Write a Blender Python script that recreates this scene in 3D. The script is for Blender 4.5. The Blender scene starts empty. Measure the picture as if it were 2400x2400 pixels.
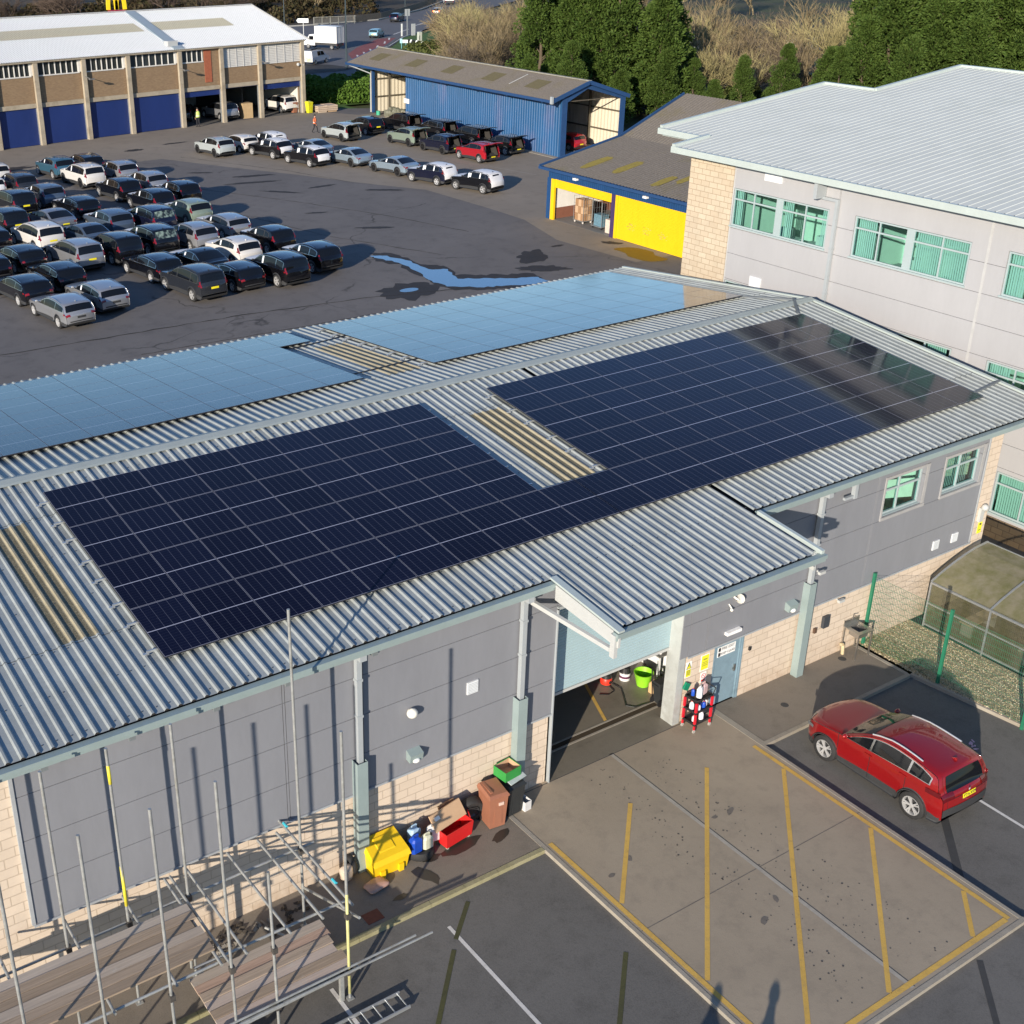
import bpy, math, random
import numpy as np
from mathutils import Vector, Matrix, noise as mnoise
R=math.radians
S=bpy.context.scene
COL=S.collection
rnd=random.Random(7)
# ---------------------------------------------------------------- materials
MATS={}
def nt(name):
    m=bpy.data.materials.new(name); m.use_nodes=True
    t=m.node_tree; t.nodes.clear(); return m,t
def N(t,kind,**kw):
    n=t.nodes.new(kind)
    for k,v in kw.items():
        if k=='op': n.operation=v
        elif k=='bt': n.blend_type=v
        elif k=='dt': n.data_type=v
        else: setattr(n,k,v)
    return n
def setin(t,node,key,val):
    i=node.inputs[key]
    if isinstance(val,bpy.types.NodeSocket): t.links.new(val,i)
    else: i.default_value=val
def math_(t,op,a,b=None,c=None,clamp=False):
    n=N(t,'ShaderNodeMath',op=op); n.use_clamp=clamp
    for k,v in enumerate((a,b,c)):
        if v is not None: setin(t,n,k,v)
    return n.outputs[0]
def col4(c): return (c[0],c[1],c[2],1)
def mix(t,f,a,b):
    n=N(t,'ShaderNodeMix',dt='RGBA')
    setin(t,n,0,f)
    for k,v in ((6,a),(7,b)):
        setin(t,n,k,v if isinstance(v,bpy.types.NodeSocket) else col4(v))
    return n.outputs[2]
def ramp(t,f,a,b):
    n=N(t,'ShaderNodeMapRange'); setin(t,n,0,f); n.inputs[1].default_value=a; n.inputs[2].default_value=b
    return n.outputs[0]
def coords(t,kind='Object',scale=(1,1,1),rot=(0,0,0)):
    tc=N(t,'ShaderNodeTexCoord'); mp=N(t,'ShaderNodeMapping')
    t.links.new(tc.outputs[kind],mp.inputs[0]); mp.inputs['Scale'].default_value=scale; mp.inputs['Rotation'].default_value=rot
    return mp.outputs[0]
def noise(t,vec,scale,detail=4,rough=.6,dist=0):
    n=N(t,'ShaderNodeTexNoise'); t.links.new(vec,n.inputs['Vector'])
    n.inputs['Scale'].default_value=scale; n.inputs['Detail'].default_value=detail; n.inputs['Roughness'].default_value=rough
    n.inputs['Distortion'].default_value=dist
    return n.outputs['Fac']
def bump(t,h,strength=.3,dist=.01):
    n=N(t,'ShaderNodeBump'); n.inputs['Strength'].default_value=strength; n.inputs['Distance'].default_value=dist
    t.links.new(h,n.inputs['Height']); return n.outputs[0]
def out(t,sh):
    o=N(t,'ShaderNodeOutputMaterial'); t.links.new(sh,o.inputs[0])
def bsdf(t,color,rough=.6,metal=0,normal=None,spec=.5,coat=0,**kw):
    b=N(t,'ShaderNodeBsdfPrincipled')
    setin(t,b,'Base Color',color if isinstance(color,bpy.types.NodeSocket) else col4(color))
    setin(t,b,'Roughness',rough); setin(t,b,'Metallic',metal); b.inputs['Specular IOR Level'].default_value=spec
    b.inputs['Coat Weight'].default_value=coat; b.inputs['Coat Roughness'].default_value=.04
    if normal is not None: t.links.new(normal,b.inputs['Normal'])
    return b.outputs[0]
def simple(name,c,rough=.6,metal=0,var=.12,scale=3,bumps=0,spec=.5,coat=0,dirt=None,streak=False):
    """plain surface with mild large and small scale tone variation"""
    if name in MATS: return MATS[name]
    m,t=nt(name); v=coords(t,'Object',(1,1,.25) if streak else (1,1,1))
    n1=noise(t,v,scale,5,.65); n2=noise(t,v,scale*9,3,.6)
    f=math_(t,'ADD',math_(t,'MULTIPLY',n1,.7),math_(t,'MULTIPLY',n2,.3))
    f=ramp(t,f,.3,.7)
    dk=tuple(x*(1-var) for x in c); lt=tuple(min(1,x*(1+var)) for x in c)
    cc=mix(t,f,dk,lt)
    if dirt:
        n3=noise(t,v,scale*.6,6,.7); cc=mix(t,ramp(t,n3,.52,.78),cc,dirt)
    nm=bump(t,n2,.5,bumps) if bumps else None
    rr=math_(t,'ADD',rough-.05,math_(t,'MULTIPLY',n1,.1))
    out(t,bsdf(t,cc,rr,metal,nm,spec,coat)); MATS[name]=m; return m
def block_mat(name,c1,c2,mortar,bw,bh,axis,mort=.012,rough=.85,dark=.0):
    """masonry laid in the plane whose horizontal axis is x ('x') or y ('y')"""
    m,t=nt(name); tc=N(t,'ShaderNodeTexCoord'); sp=N(t,'ShaderNodeSeparateXYZ'); t.links.new(tc.outputs['Object'],sp.inputs[0])
    cb=N(t,'ShaderNodeCombineXYZ'); t.links.new(sp.outputs[0 if axis=='x' else 1],cb.inputs[0]); t.links.new(sp.outputs[2],cb.inputs[1])
    b=N(t,'ShaderNodeTexBrick'); t.links.new(cb.outputs[0],b.inputs['Vector'])
    b.inputs['Color1'].default_value=col4(c1); b.inputs['Color2'].default_value=col4(c2); b.inputs['Mortar'].default_value=col4(mortar)
    b.inputs['Scale'].default_value=1; b.inputs['Mortar Size'].default_value=mort; b.inputs['Mortar Smooth'].default_value=.2
    b.inputs['Brick Width'].default_value=bw; b.inputs['Row Height'].default_value=bh; b.inputs['Bias'].default_value=0
    v=coords(t); n1=noise(t,v,1.1,6,.7); n2=noise(t,v,14,4,.6)
    cc=mix(t,math_(t,'MULTIPLY',ramp(t,n1,.45,.8),.35),b.outputs['Color'],tuple(x*.55 for x in c1))
    cc=mix(t,math_(t,'MULTIPLY',n2,.16),cc,tuple(x*.5 for x in c2))
    n5=noise(t,v,2.6,5,.7); f5=math_(t,'MULTIPLY',ramp(t,sp.outputs[2],.75,0.),ramp(t,n5,.38,.62)); cc=mix(t,math_(t,'MULTIPLY',f5,.45),cc,(.27,.16,.08))
    out(t,bsdf(t,cc,rough,0,bump(t,math_(t,'SUBTRACT',math_(t,'MULTIPLY',n2,.3),b.outputs['Fac']),.5,.008)))
    MATS[name]=m; return m
def ground_mat(name,base,lt,dk,stain,stain_amt=.5,sc=1.,rough=.88,crack=None,grit=.5,warm=None):
    m,t=nt(name); v=coords(t)
    n1=noise(t,v,.12*sc,6,.62,.4); n2=noise(t,v,.9*sc,6,.7); n3=noise(t,v,38,2,.7); n4=noise(t,v,7,5,.7)
    cc=mix(t,ramp(t,n1,.35,.68),dk,lt); cc=mix(t,.45,cc,base)
    if warm is not None: cc=mix(t,math_(t,'MULTIPLY',ramp(t,noise(t,v,.045,4,.55),.47,.6),.7),cc,warm)
    cc=mix(t,math_(t,'MULTIPLY',ramp(t,n2,.5,.72),stain_amt),cc,stain)
    cc=mix(t,math_(t,'MULTIPLY',ramp(t,n4,.55,.8),stain_amt*.6),cc,stain)
    cc=mix(t,math_(t,'MULTIPLY',ramp(t,n3,.3,.7),grit*.35),cc,tuple(x*1.6 for x in lt))
    cc=mix(t,math_(t,'MULTIPLY',ramp(t,n3,.62,.78),grit*.5),cc,tuple(x*.35 for x in dk))
    if crack:
        w=N(t,'ShaderNodeTexVoronoi'); w.feature='DISTANCE_TO_EDGE'; w.inputs['Scale'].default_value=crack
        wv=N(t,'ShaderNodeVectorMath',op='ADD'); t.links.new(v,wv.inputs[0])
        nn=N(t,'ShaderNodeTexNoise'); t.links.new(v,nn.inputs['Vector']); nn.inputs['Scale'].default_value=.5; nn.inputs['Detail'].default_value=5
        sc2=N(t,'ShaderNodeVectorMath',op='SCALE'); t.links.new(nn.outputs['Color'],sc2.inputs[0]); sc2.inputs['Scale'].default_value=2.2
        t.links.new(sc2.outputs[0],wv.inputs[1]); t.links.new(wv.outputs[0],w.inputs['Vector'])
        f=ramp(t,w.outputs['Distance'],.006,.0)
        f=math_(t,'MULTIPLY',f,ramp(t,noise(t,v,.25,2),.45,.6)); cc=mix(t,math_(t,'MULTIPLY',f,.8),cc,tuple(x*.3 for x in dk))
    h=math_(t,'ADD',math_(t,'MULTIPLY',n3,.5),math_(t,'MULTIPLY',n4,.4))
    out(t,bsdf(t,cc,rough,0,bump(t,h,.55,.012),.3)); MATS[name]=m; return m
def grazing(t,sh,rough,k,p,normal=None):
    """clear coat whose mirror strength grows steeply towards grazing angles"""
    lw=N(t,'ShaderNodeLayerWeight'); lw.inputs[0].default_value=.5
    f=math_(t,'MULTIPLY',math_(t,'POWER',lw.outputs['Facing'],p),k,clamp=True)
    g=N(t,'ShaderNodeBsdfGlossy'); setin(t,g,'Roughness',rough); mx=N(t,'ShaderNodeMixShader'); t.links.new(f,mx.inputs[0]); t.links.new(sh,mx.inputs[1]); t.links.new(g.outputs[0],mx.inputs[2])
    if normal is not None: t.links.new(normal,g.inputs['Normal'])
    return mx.outputs[0]
def emit(name,c,s):
    m,t=nt(name); e=N(t,'ShaderNodeEmission'); e.inputs[0].default_value=col4(c); e.inputs[1].default_value=s; out(t,e.outputs[0]); MATS[name]=m; return m
def thin_glass(name,tint,rough=.03,refl=1.,haze=0.):
    m,t=nt(name); tr=N(t,'ShaderNodeBsdfTransparent'); tr.inputs[0].default_value=col4(tint)
    gl=N(t,'ShaderNodeBsdfGlossy'); gl.inputs['Roughness'].default_value=rough
    fr=N(t,'ShaderNodeFresnel'); ge=N(t,'ShaderNodeNewGeometry'); t.links.new(math_(t,'SUBTRACT',1.5,math_(t,'MULTIPLY',ge.outputs['Backfacing'],.8333)),fr.inputs[0])
    mx=N(t,'ShaderNodeMixShader'); t.links.new(math_(t,'MULTIPLY',fr.outputs[0],refl,clamp=True),mx.inputs[0]); t.links.new(tr.outputs[0],mx.inputs[1]); t.links.new(gl.outputs[0],mx.inputs[2])
    o=mx.outputs[0]
    if haze:
        df=N(t,'ShaderNodeBsdfDiffuse'); v=coords(t,'Object',(1,1,.3)); n1=noise(t,v,2.2,5,.65)
        t.links.new(mix(t,ramp(t,n1,.35,.7),(.30,.27,.19),(.17,.17,.07)),df.inputs[0])
        m2=N(t,'ShaderNodeMixShader'); setin(t,m2,0,haze); t.links.new(o,m2.inputs[1]); t.links.new(df.outputs[0],m2.inputs[2]); o=m2.outputs[0]
    out(t,o); MATS[name]=m; return m
# ---------------------------------------------------------------- mesh helper
class MB:
    def __init__(s): s.v=[]; s.f=[]; s.m=[]; s.uv={}
    def add(s,vs,fs,mi=0):
        o=len(s.v); s.v+= [tuple(map(float,p)) for p in vs]
        for f in fs: s.f.append(tuple(o+i for i in f)); s.m.append(mi)
        return s
    def box(s,x0,x1,y0,y1,z0,z1,mi=0,M=None):
        vs=[(x,y,z) for x in (x0,x1) for y in (y0,y1) for z in (z0,z1)]
        if M is not None: vs=[tuple(M@Vector(p)) for p in vs]
        return s.add(vs,[(0,1,3,2),(4,6,7,5),(0,4,5,1),(2,3,7,6),(0,2,6,4),(1,5,7,3)],mi)
    def bar(s,a,b,w,h,up=(0,0,1),mi=0):
        a=Vector(a);b=Vector(b);d=(b-a).normalized(); u=Vector(up); r=d.cross(u)
        if r.length<1e-4: r=d.cross(Vector((1,0,0)))
        r.normalize(); u=r.cross(d).normalized()
        vs=[]
        for p in (a,b):
            for i,j in ((-1,-1),(1,-1),(1,1),(-1,1)): vs.append(p+r*(i*w/2)+u*(j*h/2))
        return s.add(vs,[(3,2,1,0),(4,5,6,7),(0,1,5,4),(1,2,6,5),(2,3,7,6),(3,0,4,7)],mi)
    def tube(s,a,b,r,n=8,mi=0,r2=None,cap=True):
        a=Vector(a);b=Vector(b);d=(b-a)
        if d.length<1e-6: return s
        d.normalize(); u=d.cross(Vector((0,0,1)))
        if u.length<1e-3: u=d.cross(Vector((1,0,0)))
        u.normalize(); w=d.cross(u); r2=r if r2 is None else r2
        vs=[a+(u*math.cos(2*math.pi*i/n)+w*math.sin(2*math.pi*i/n))*r for i in range(n)]+[b+(u*math.cos(2*math.pi*i/n)+w*math.sin(2*math.pi*i/n))*r2 for i in range(n)]
        fs=[(i,(i+1)%n,n+(i+1)%n,n+i) for i in range(n)]
        if cap: fs+=[tuple(range(n-1,-1,-1)),tuple(range(n,2*n))]
        return s.add(vs,fs,mi)
    def path(s,pts,r,n=6,mi=0):
        for a,b in zip(pts,pts[1:]): s.tube(a,b,r,n,mi)
        return s
    def lathe(s,prof,c=(0,0,0),n=16,mi=0,axis='z'):
        vs=[];k=len(prof)
        for i in range(n):
            a=2*math.pi*i/n
            for r,z in prof:
                p=(r*math.cos(a),r*math.sin(a),z)
                if axis=='y': p=(p[0],p[2],p[1])
                if axis=='x': p=(p[2],p[0],p[1])
                vs.append((p[0]+c[0],p[1]+c[1],p[2]+c[2]))
        fs=[]
        for i in range(n):
            j=(i+1)%n
            for q in range(k-1): fs.append((i*k+q,j*k+q,j*k+q+1,i*k+q+1))
        return s.add(vs,fs,mi)
    def prism(s,poly,z0,z1,mi=0):
        n=len(poly); vs=[(p[0],p[1],z0) for p in poly]+[(p[0],p[1],z1) for p in poly]
        return s.add(vs,[tuple(range(n-1,-1,-1)),tuple(range(n,2*n))]+[(i,(i+1)%n,n+(i+1)%n,n+i) for i in range(n)],mi)
    def quad(s,a,b,c,d,mi=0): return s.add([a,b,c,d],[(0,1,2,3)],mi)
    def ball(s,c,r,n=10,mi=0,sc=(1,1,1)):
        prof=[(math.sin(math.pi*i/(n//2))*r,-math.cos(math.pi*i/(n//2))*r) for i in range(n//2+1)]
        o=len(s.v); s.lathe(prof,(0,0,0),n,mi)
        for i in range(o,len(s.v)):
            p=s.v[i]; s.v[i]=(p[0]*sc[0]+c[0],p[1]*sc[1]+c[1],p[2]*sc[2]+c[2])
        return s
    def mesh(s,name,mats,smooth=False,uvs=None,sharp=None,weld=False):
        me=bpy.data.meshes.new(name); me.from_pydata(s.v,[],s.f)
        for m in (mats if isinstance(mats,(list,tuple)) else [mats]): me.materials.append(m)
        me.polygons.foreach_set('material_index',s.m)
        if smooth:
            me.polygons.foreach_set('use_smooth',[True]*len(s.f))
            if sharp: me.set_sharp_from_angle(angle=R(sharp))
        if uvs is not None:
            l=me.uv_layers.new(name='UVMap')
            for p in me.polygons:
                for k,li in enumerate(p.loop_indices): l.data[li].uv=uvs[p.index][k]
        if weld: 
            import bmesh
            bm=bmesh.new(); bm.from_mesh(me); bmesh.ops.remove_doubles(bm,verts=bm.verts,dist=weld); bm.to_mesh(me); bm.free()
        me.update(); return me
    def build(s,name,mats,parent=None,smooth=False,sharp=None,weld=False,loc=None,**props):
        me=s.mesh(name,mats,smooth,sharp=sharp,weld=weld); o=bpy.data.objects.new(name,me); COL.objects.link(o)
        if parent: o.parent=parent
        if loc is not None: o.location=loc
        for k,v in props.items(): o[k]=v
        return o
def build_split(m,name,mats,parent,key,**k):
    """one object per separate piece, told apart by key(face centre)"""
    g={}
    for f,mi in zip(m.f,m.m):
        c=[sum(m.v[i][a] for i in f)/len(f) for a in range(3)]; q=key(*c)
        mb,ix=g.setdefault(q,(MB(),{}))
        for i in f:
            if i not in ix: ix[i]=len(mb.v); mb.v.append(m.v[i])
        mb.f.append(tuple(ix[i] for i in f)); mb.m.append(mi)
    return [mb.build(name,mats,parent,**k) for mb,_ in g.values()]
def empty(name,loc,label,cat,group=None,rz=0):
    o=bpy.data.objects.new(name,None); COL.objects.link(o); o.location=loc; o.rotation_euler=(0,0,rz)
    o.empty_display_size=.2
    o['label']=label; o['category']=cat
    if group: o['group']=group
    return o
def tag(o,label,cat,group=None):
    o['label']=label; o['category']=cat
    if group: o['group']=group
    return o
def struct(o,kind='structure'): o['kind']=kind; return o
def kids(o): return [c for c in bpy.data.objects if c.parent==o]
CH={}
def copy_tree(src,tree,loc=None,rz=None,label=None,group=None):
    """tree = nested list [(obj,[children...])] of the source's parts"""
    c=src.copy(); COL.objects.link(c)
    if loc is not None: c.location=loc
    if rz is not None: c.rotation_euler=(0,0,rz)
    if label: c['label']=label
    if group: c['group']=group
    for ch,sub in tree:
        d=ch.copy(); COL.objects.link(d); d.parent=c
        for g,_ in sub:
            e=g.copy(); COL.objects.link(e); e.parent=d
    return c
def text_mesh(name,txt,size,mat,parent,mtx,depth=.004,align='CENTER'):
    cu=bpy.data.curves.new(name,'FONT'); cu.body=txt; cu.size=size; cu.extrude=depth; cu.align_x=align; cu.align_y='CENTER'
    ob=bpy.data.objects.new(name,cu); COL.objects.link(ob)
    me=bpy.data.meshes.new_from_object(ob); bpy.data.objects.remove(ob)
    me.name=name; me.materials.clear(); me.materials.append(mat)
    me.transform(mtx)
    o=bpy.data.objects.new(name,me); COL.objects.link(o); o.parent=parent; return o
def smoothnoise(x,y=0.,z=0.): return mnoise.noise(Vector((x,y,z)))

# ---------------------------------------------------------------- materials used on the buildings
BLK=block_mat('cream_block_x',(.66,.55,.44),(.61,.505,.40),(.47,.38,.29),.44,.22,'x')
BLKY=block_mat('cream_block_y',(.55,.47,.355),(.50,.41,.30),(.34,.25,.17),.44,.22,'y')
BRN=block_mat('brown_block_y',(.30,.22,.14),(.24,.18,.12),(.12,.09,.07),.44,.22,'y')
CLAD=simple('grey_cladding',(.215,.222,.245),.5,.0,.07,1.2,spec=.35,streak=True)
CLADB=simple('pale_cladding',(.37,.37,.385),.5,0,.05,.9,spec=.35,streak=True)
BACK=simple('seam_dark',(.06,.06,.065),.8)
ROOF=simple('sheet_roof',(.33,.355,.35),.5,.1,.18,1.1,dirt=(.28,.29,.26),spec=.4)
ROOFB=simple('pale_sheet_roof',(.60,.625,.585),.8,0.,.05,.7,dirt=(.53,.56,.52),spec=.2)
GUT=simple('green_grey_metal',(.27,.34,.34),.45,.1,.08,2)
GUTB=simple('pale_green_metal',(.46,.52,.50),.45,.1,.06,2)
WHT=simple('white_metal',(.46,.47,.46),.45,0,.06,3)
PIPE=simple('pale_pipe',(.34,.37,.39),.4,0,.05,3)
SHUT=simple('shutter_blue',(.33,.45,.49),.5,0,.05,2)
DOORM=simple('door_blue_grey',(.19,.28,.34),.5,0,.14,3,dirt=(.12,.18,.22))
DARK=simple('near_black',(.012,.012,.014),.7)
BLACKP=simple('black_plastic',(.02,.02,.022),.45)
GALV=simple('galvanised',(.42,.44,.45),.38,.6,.15,9)
STEEL=simple('brushed_steel',(.45,.44,.42),.3,.9,.1,8)
CONCF=ground_mat('wet_floor',(.19,.17,.135),(.22,.195,.155),(.14,.125,.10),(.08,.07,.055),.5,rough=.45)
PLASTER=simple('white_plaster',(.72,.70,.66),.8,0,.06,2)
WINFR=simple('window_frame_grey',(.34,.41,.42),.4,0,.04,3)
BLIND=simple('pale_blind',(.62,.66,.60),.8,0,.05,2)
GLS=thin_glass('teal_glass',(.60,.88,.85))
GLSC=thin_glass('clear_glass',(.75,.8,.8))
ROOM=simple('room_wall',(.5,.52,.46),.9,0,.1,.7)
CARPET=simple('room_floor',(.06,.07,.07),.9)
DESK=simple('desk_white',(.55,.56,.52),.5)

def cells(mb,axis,pos,th,ucuts,zcuts,holes=(),gap=.012,mi=0):
    """thin slabs facing -axis, cut at the seams (with a gap) and round the openings"""
    us=sorted(set(list(ucuts)+[h[0] for h in holes]+[h[1] for h in holes])); zs=sorted(set(list(zcuts)+[h[2] for h in holes]+[h[3] for h in holes]))
    us=[u for u in us if ucuts[0]<=u<=ucuts[-1]]; zs=[z for z in zs if zcuts[0]<=z<=zcuts[-1]]
    for a,b in zip(us,us[1:]):
        for c,d in zip(zs,zs[1:]):
            m,n=(a+b)/2,(c+d)/2
            if any(h[0]<m<h[1] and h[2]<n<h[3] for h in holes): continue
            a2=a+(gap/2 if a in ucuts[1:-1] else 0); b2=b-(gap/2 if b in ucuts[1:-1] else 0)
            c2=c+(gap/2 if c in zcuts[1:-1] else 0); d2=d-(gap/2 if d in zcuts[1:-1] else 0)
            if axis=='y': mb.box(a2,b2,pos,pos+th,c2,d2,mi)
            else: mb.box(pos,pos+th,a2,b2,c2,d2,mi)
def corrugated(mb,x0,x1,y0,z0,y1,z1,pitch=.27,h=.037,pan=.165,sl=.032,mi=0,off=0.,ny=1,along='y'):
    """trapezoidal sheet, ribs running from (y0,z0) to (y1,z1)"""
    prof=[];x=math.floor(x0/pitch)*pitch
    cr=pitch-pan-2*sl
    while x<x1:
        for dx,dz in ((0,0),(pan,0),(pan+sl,h),(pan+sl+cr,h)):
            if x0<=x+dx<=x1: prof.append((x+dx,dz+off))
        x+=pitch
    k=len(prof); vs=[]
    for j in range(ny+1):
        f=j/ny
        for px,pz in prof:
            if along=='y': vs.append((px,y0+(y1-y0)*f,z0+(z1-z0)*f+pz))
            else: vs.append((y0+(y1-y0)*f,px,z0+(z1-z0)*f+pz))
    fs=[(j*k+i,j*k+i+1,(j+1)*k+i+1,(j+1)*k+i) for j in range(ny) for i in range(k-1)]
    if along!='y': fs=[f[::-1] for f in fs]
    mb.add(vs,fs,mi)
SL=.105
def rz(y): return 6.0+SL*y if y<=9.2 else 6.966-SL*(y-9.2)
def window(parent,axis,pos,u0,u1,z0,z1,vm,hm,frame=WINFR,glass=GLS,blinds=(),depth=.12,fw=.055):
    """framed window; vm = vertical mullions, hm = transom heights, blinds = (u0,u1) ranges behind the glass"""
    P=(lambda u,d,z:(u,pos+d,z)) if axis=='y' else (lambda u,d,z:(pos+d,u,z))
    f=MB()
    def bx(a,b,c,d,d0,d1,mb=f,mi=0):
        p=P(a,d0,c);q=P(b,d1,d); mb.box(min(p[0],q[0]),max(p[0],q[0]),min(p[1],q[1]),max(p[1],q[1]),c,d,mi)
    bx(u0,u1,z0,z0+fw,0,.07); bx(u0,u1,z1-fw,z1,0,.07); bx(u0,u0+fw,z0+fw,z1-fw,0,.07); bx(u1-fw,u1,z0+fw,z1-fw,0,.07)
    for m in vm:
        w=m[1] if isinstance(m,tuple) else .05; c=m[0] if isinstance(m,tuple) else m
        bx(c-w/2,c+w/2,z0+fw,z1-fw,.002,.068)
    cuts=[u0+fw]+[ (m[0] if isinstance(m,tuple) else m) for m in vm]+[u1-fw]
    ws=[0]+[ (m[1] if isinstance(m,tuple) else .05) for m in vm]+[0]
    for h in hm:
        for i in range(len(cuts)-1): bx(cuts[i]+ws[i]/2,cuts[i+1]-ws[i+1]/2,h-.03,h+.03,.004,.066)
    fo=f.build('window',frame,parent)
    g=MB(); g.quad(P(u0+fw*.5,.033,z0+fw*.5),P(u1-fw*.5,.033,z0+fw*.5),P(u1-fw*.5,.033,z1-fw*.5),P(u0+fw*.5,.033,z1-fw*.5)) if axis=='y' else g.quad(P(u1-fw*.5,.033,z0+fw*.5),P(u0+fw*.5,.033,z0+fw*.5),P(u0+fw*.5,.033,z1-fw*.5),P(u1-fw*.5,.033,z1-fw*.5)); g.build('pane',glass,fo)
    s=MB(); bx(u0-.06,u1+.06,z0-.06,z0-.003,-.07,.05,s); s.build('sill',frame,fo)
    if blinds:
        b=MB()
        for a,c in blinds:
            u=a
            while u<c-.02:
                e=min(u+.09,c); p=[P(u,.12,z0+.03),P(e,.155,z0+.03),P(e,.155,z1-.03),P(u,.12,z1-.03)]
                b.quad(*p); u+=.085
        b.build('blind',BLIND,fo)
    return fo
# ================================================================ main industrial unit
main=empty('industrial_unit',(0,0,0),'long grey metal clad workshop unit with ribbed roof carrying the solar panels','industrial building')
XL,XR=-7.3,23.1
w=MB()
# block plinth and full height block ends
cells(w,'y',0,.3,[XL,XR],[0,2.02],[(6.05,10.30,-1,2.1),(11.6,12.64,-1,1.98)],0)
w.box(XL,-6.5,0,.3,2.02,5.72); w.box(22.35,XR,0,.3,2.02,5.72)
w.box(6.0,6.05,.0,.35,0,4.9)
w.build('block_wall',BLK,main)
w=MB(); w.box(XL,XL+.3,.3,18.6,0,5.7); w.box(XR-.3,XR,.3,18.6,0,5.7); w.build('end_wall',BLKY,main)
w=MB(); w.box(XL,XR,18.3,18.6,0,5.72); w.build('rear_wall',BLK,main)
w=MB()
for a,b in ((XL,XL+.3),(XR-.3,XR)):
    vs=[(a,.3,5.7),(a,18.3,5.7),(a,9.2,6.85),(b,.3,5.7),(b,18.3,5.7),(b,9.2,6.85)]
    w.add(vs,[(0,1,2),(5,4,3),(0,2,5,3),(2,1,4,5)])
w.build('gable',CLAD,main)
hol=[(6.05,10.28,2.0,4.92),(17.7,19.45,4.12,5.28),(20.35,22.12,4.12,5.28)]
w=MB(); cells(w,'y',.08,.18,[-6.5,22.35],[2.02,5.72],hol,0); w.build('seam_backing',BACK,main)
w=MB(); cells(w,'y',-.05,.125,[-6.46,-1.06,-1.0,.82,5.06,6.05,10.55,11.17,11.22,17.33,17.39,22.33],[2.05,3.02,4.02,5.02,5.72],hol,.014); w.build('cladding',CLAD,main)
w=MB(); w.box(-6.5,6.05,-.085,-.052,2.0,2.048); w.box(10.55,22.4,-.085,-.052,2.0,2.048); w.box(-6.53,-6.463,-.075,.07,2.049,5.7); w.box(22.335,22.38,-.075,.07,2.049,5.7)
w.build('cladding_trim',simple('trim_grey',(.33,.35,.37),.5),main)
# reveals of the two windows
w=MB()
for a,b in ((17.7,19.45),(20.35,22.12)):
    w.box(b-.001,b+.12,-.065,-.052,4.0,5.36); w.box(a-.06,a,-.075,.2,4.12,5.28); w.box(a-.06,b+.12,-.09,.02,4.03,4.118); w.box(a-.06,b+.12,-.075,-.052,5.281,5.36)
w.build('window_surround',simple('surround',(.34,.335,.335),.6),main)
window(main,'y',.06,17.72,19.43,4.14,5.26,[18.45],[4.86])
window(main,'y',.06,20.37,22.10,4.14,5.26,[21.2],[4.86],blinds=((20.4,21.9),))
w=MB(); w.box(17.3,22.3,2.6,2.65,3.4,5.6); w.box(17.3,22.3,.3,2.6,3.3,3.38); w.box(17.25,17.3,.3,2.65,3.38,5.6); w.box(19.85,19.9,.3,2.6,3.38,5.6); w.box(17.3,22.3,.3,2.65,5.6,5.64)
w.box(18.0,19.2,.9,1.5,4.1,4.14)
w.build('office_interior',simple('office_cream',(.75,.74,.62),.8),main)
# roof
w=MB(); corrugated(w,-9.2,5.66,-.3,rz(-.3),9.2,rz(9.2),ny=3); corrugated(w,5.66,12.04,-2.42,rz(-2.42),9.2,rz(9.2),ny=3); corrugated(w,12.04,25.0,-.3,rz(-.3),9.2,rz(9.2),ny=3)
corrugated(w,-9.2,25.0,9.2,rz(9.2),18.9,rz(18.9),ny=3)
w.build('roof',ROOF,main)
w=MB()
for x0,x1,ya,yb in ((-9.15,5.6,-.25,9.2),(5.7,12.0,-2.3,9.2),(12.0,24.95,-.25,9.2),(-9.15,24.95,9.2,18.8)):
    w.quad((x0,ya,rz(ya)-.12),(x0,yb,rz(yb)-.12),(x1,yb,rz(yb)-.12),(x1,ya,rz(ya)-.12))
w.build('roof_lining',BACK,main)
w=MB()
vs=[];X0,X1=-9.25,25.05
for x in (X0,X1): vs+=[(x,8.95,rz(8.95)+.04),(x,9.02,rz(9.02)+.062),(x,9.2,rz(9.2)+.09),(x,9.38,rz(9.38)+.062),(x,9.45,rz(9.45)+.04)]
w.add(vs,[(i,i+1,i+6,i+5) for i in range(4)]); w.build('ridge_cap',simple('ridge_grey',(.33,.37,.36),.5,.1,.1,2),main)
w=MB()   # verge flashings
for x in (24.98,):
    for a,b in ((-.32,9.2),(9.2,18.92)):
        w.bar((x+.02,a,rz(a)+.03),(x+.02,b,rz(b)+.03),.14,.06); w.bar((x+.1,a,rz(a)-.06),(x+.1,b,rz(b)-.06),.03,.2)
for a,b in ((-.32,9.2),(9.2,18.92)): w.bar((-9.22,a,rz(a)+.0),(-9.22,b,rz(b)+.0),.12,.12)
w.bar((12.06,-.45,rz(-.45)-.0),(12.06,-2.5,rz(-2.5)-.0),.1,.14); w.bar((5.655,-.30,rz(-.30)+.035),(5.655,-2.6,rz(-2.6)+.035),.17,.05)

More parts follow.
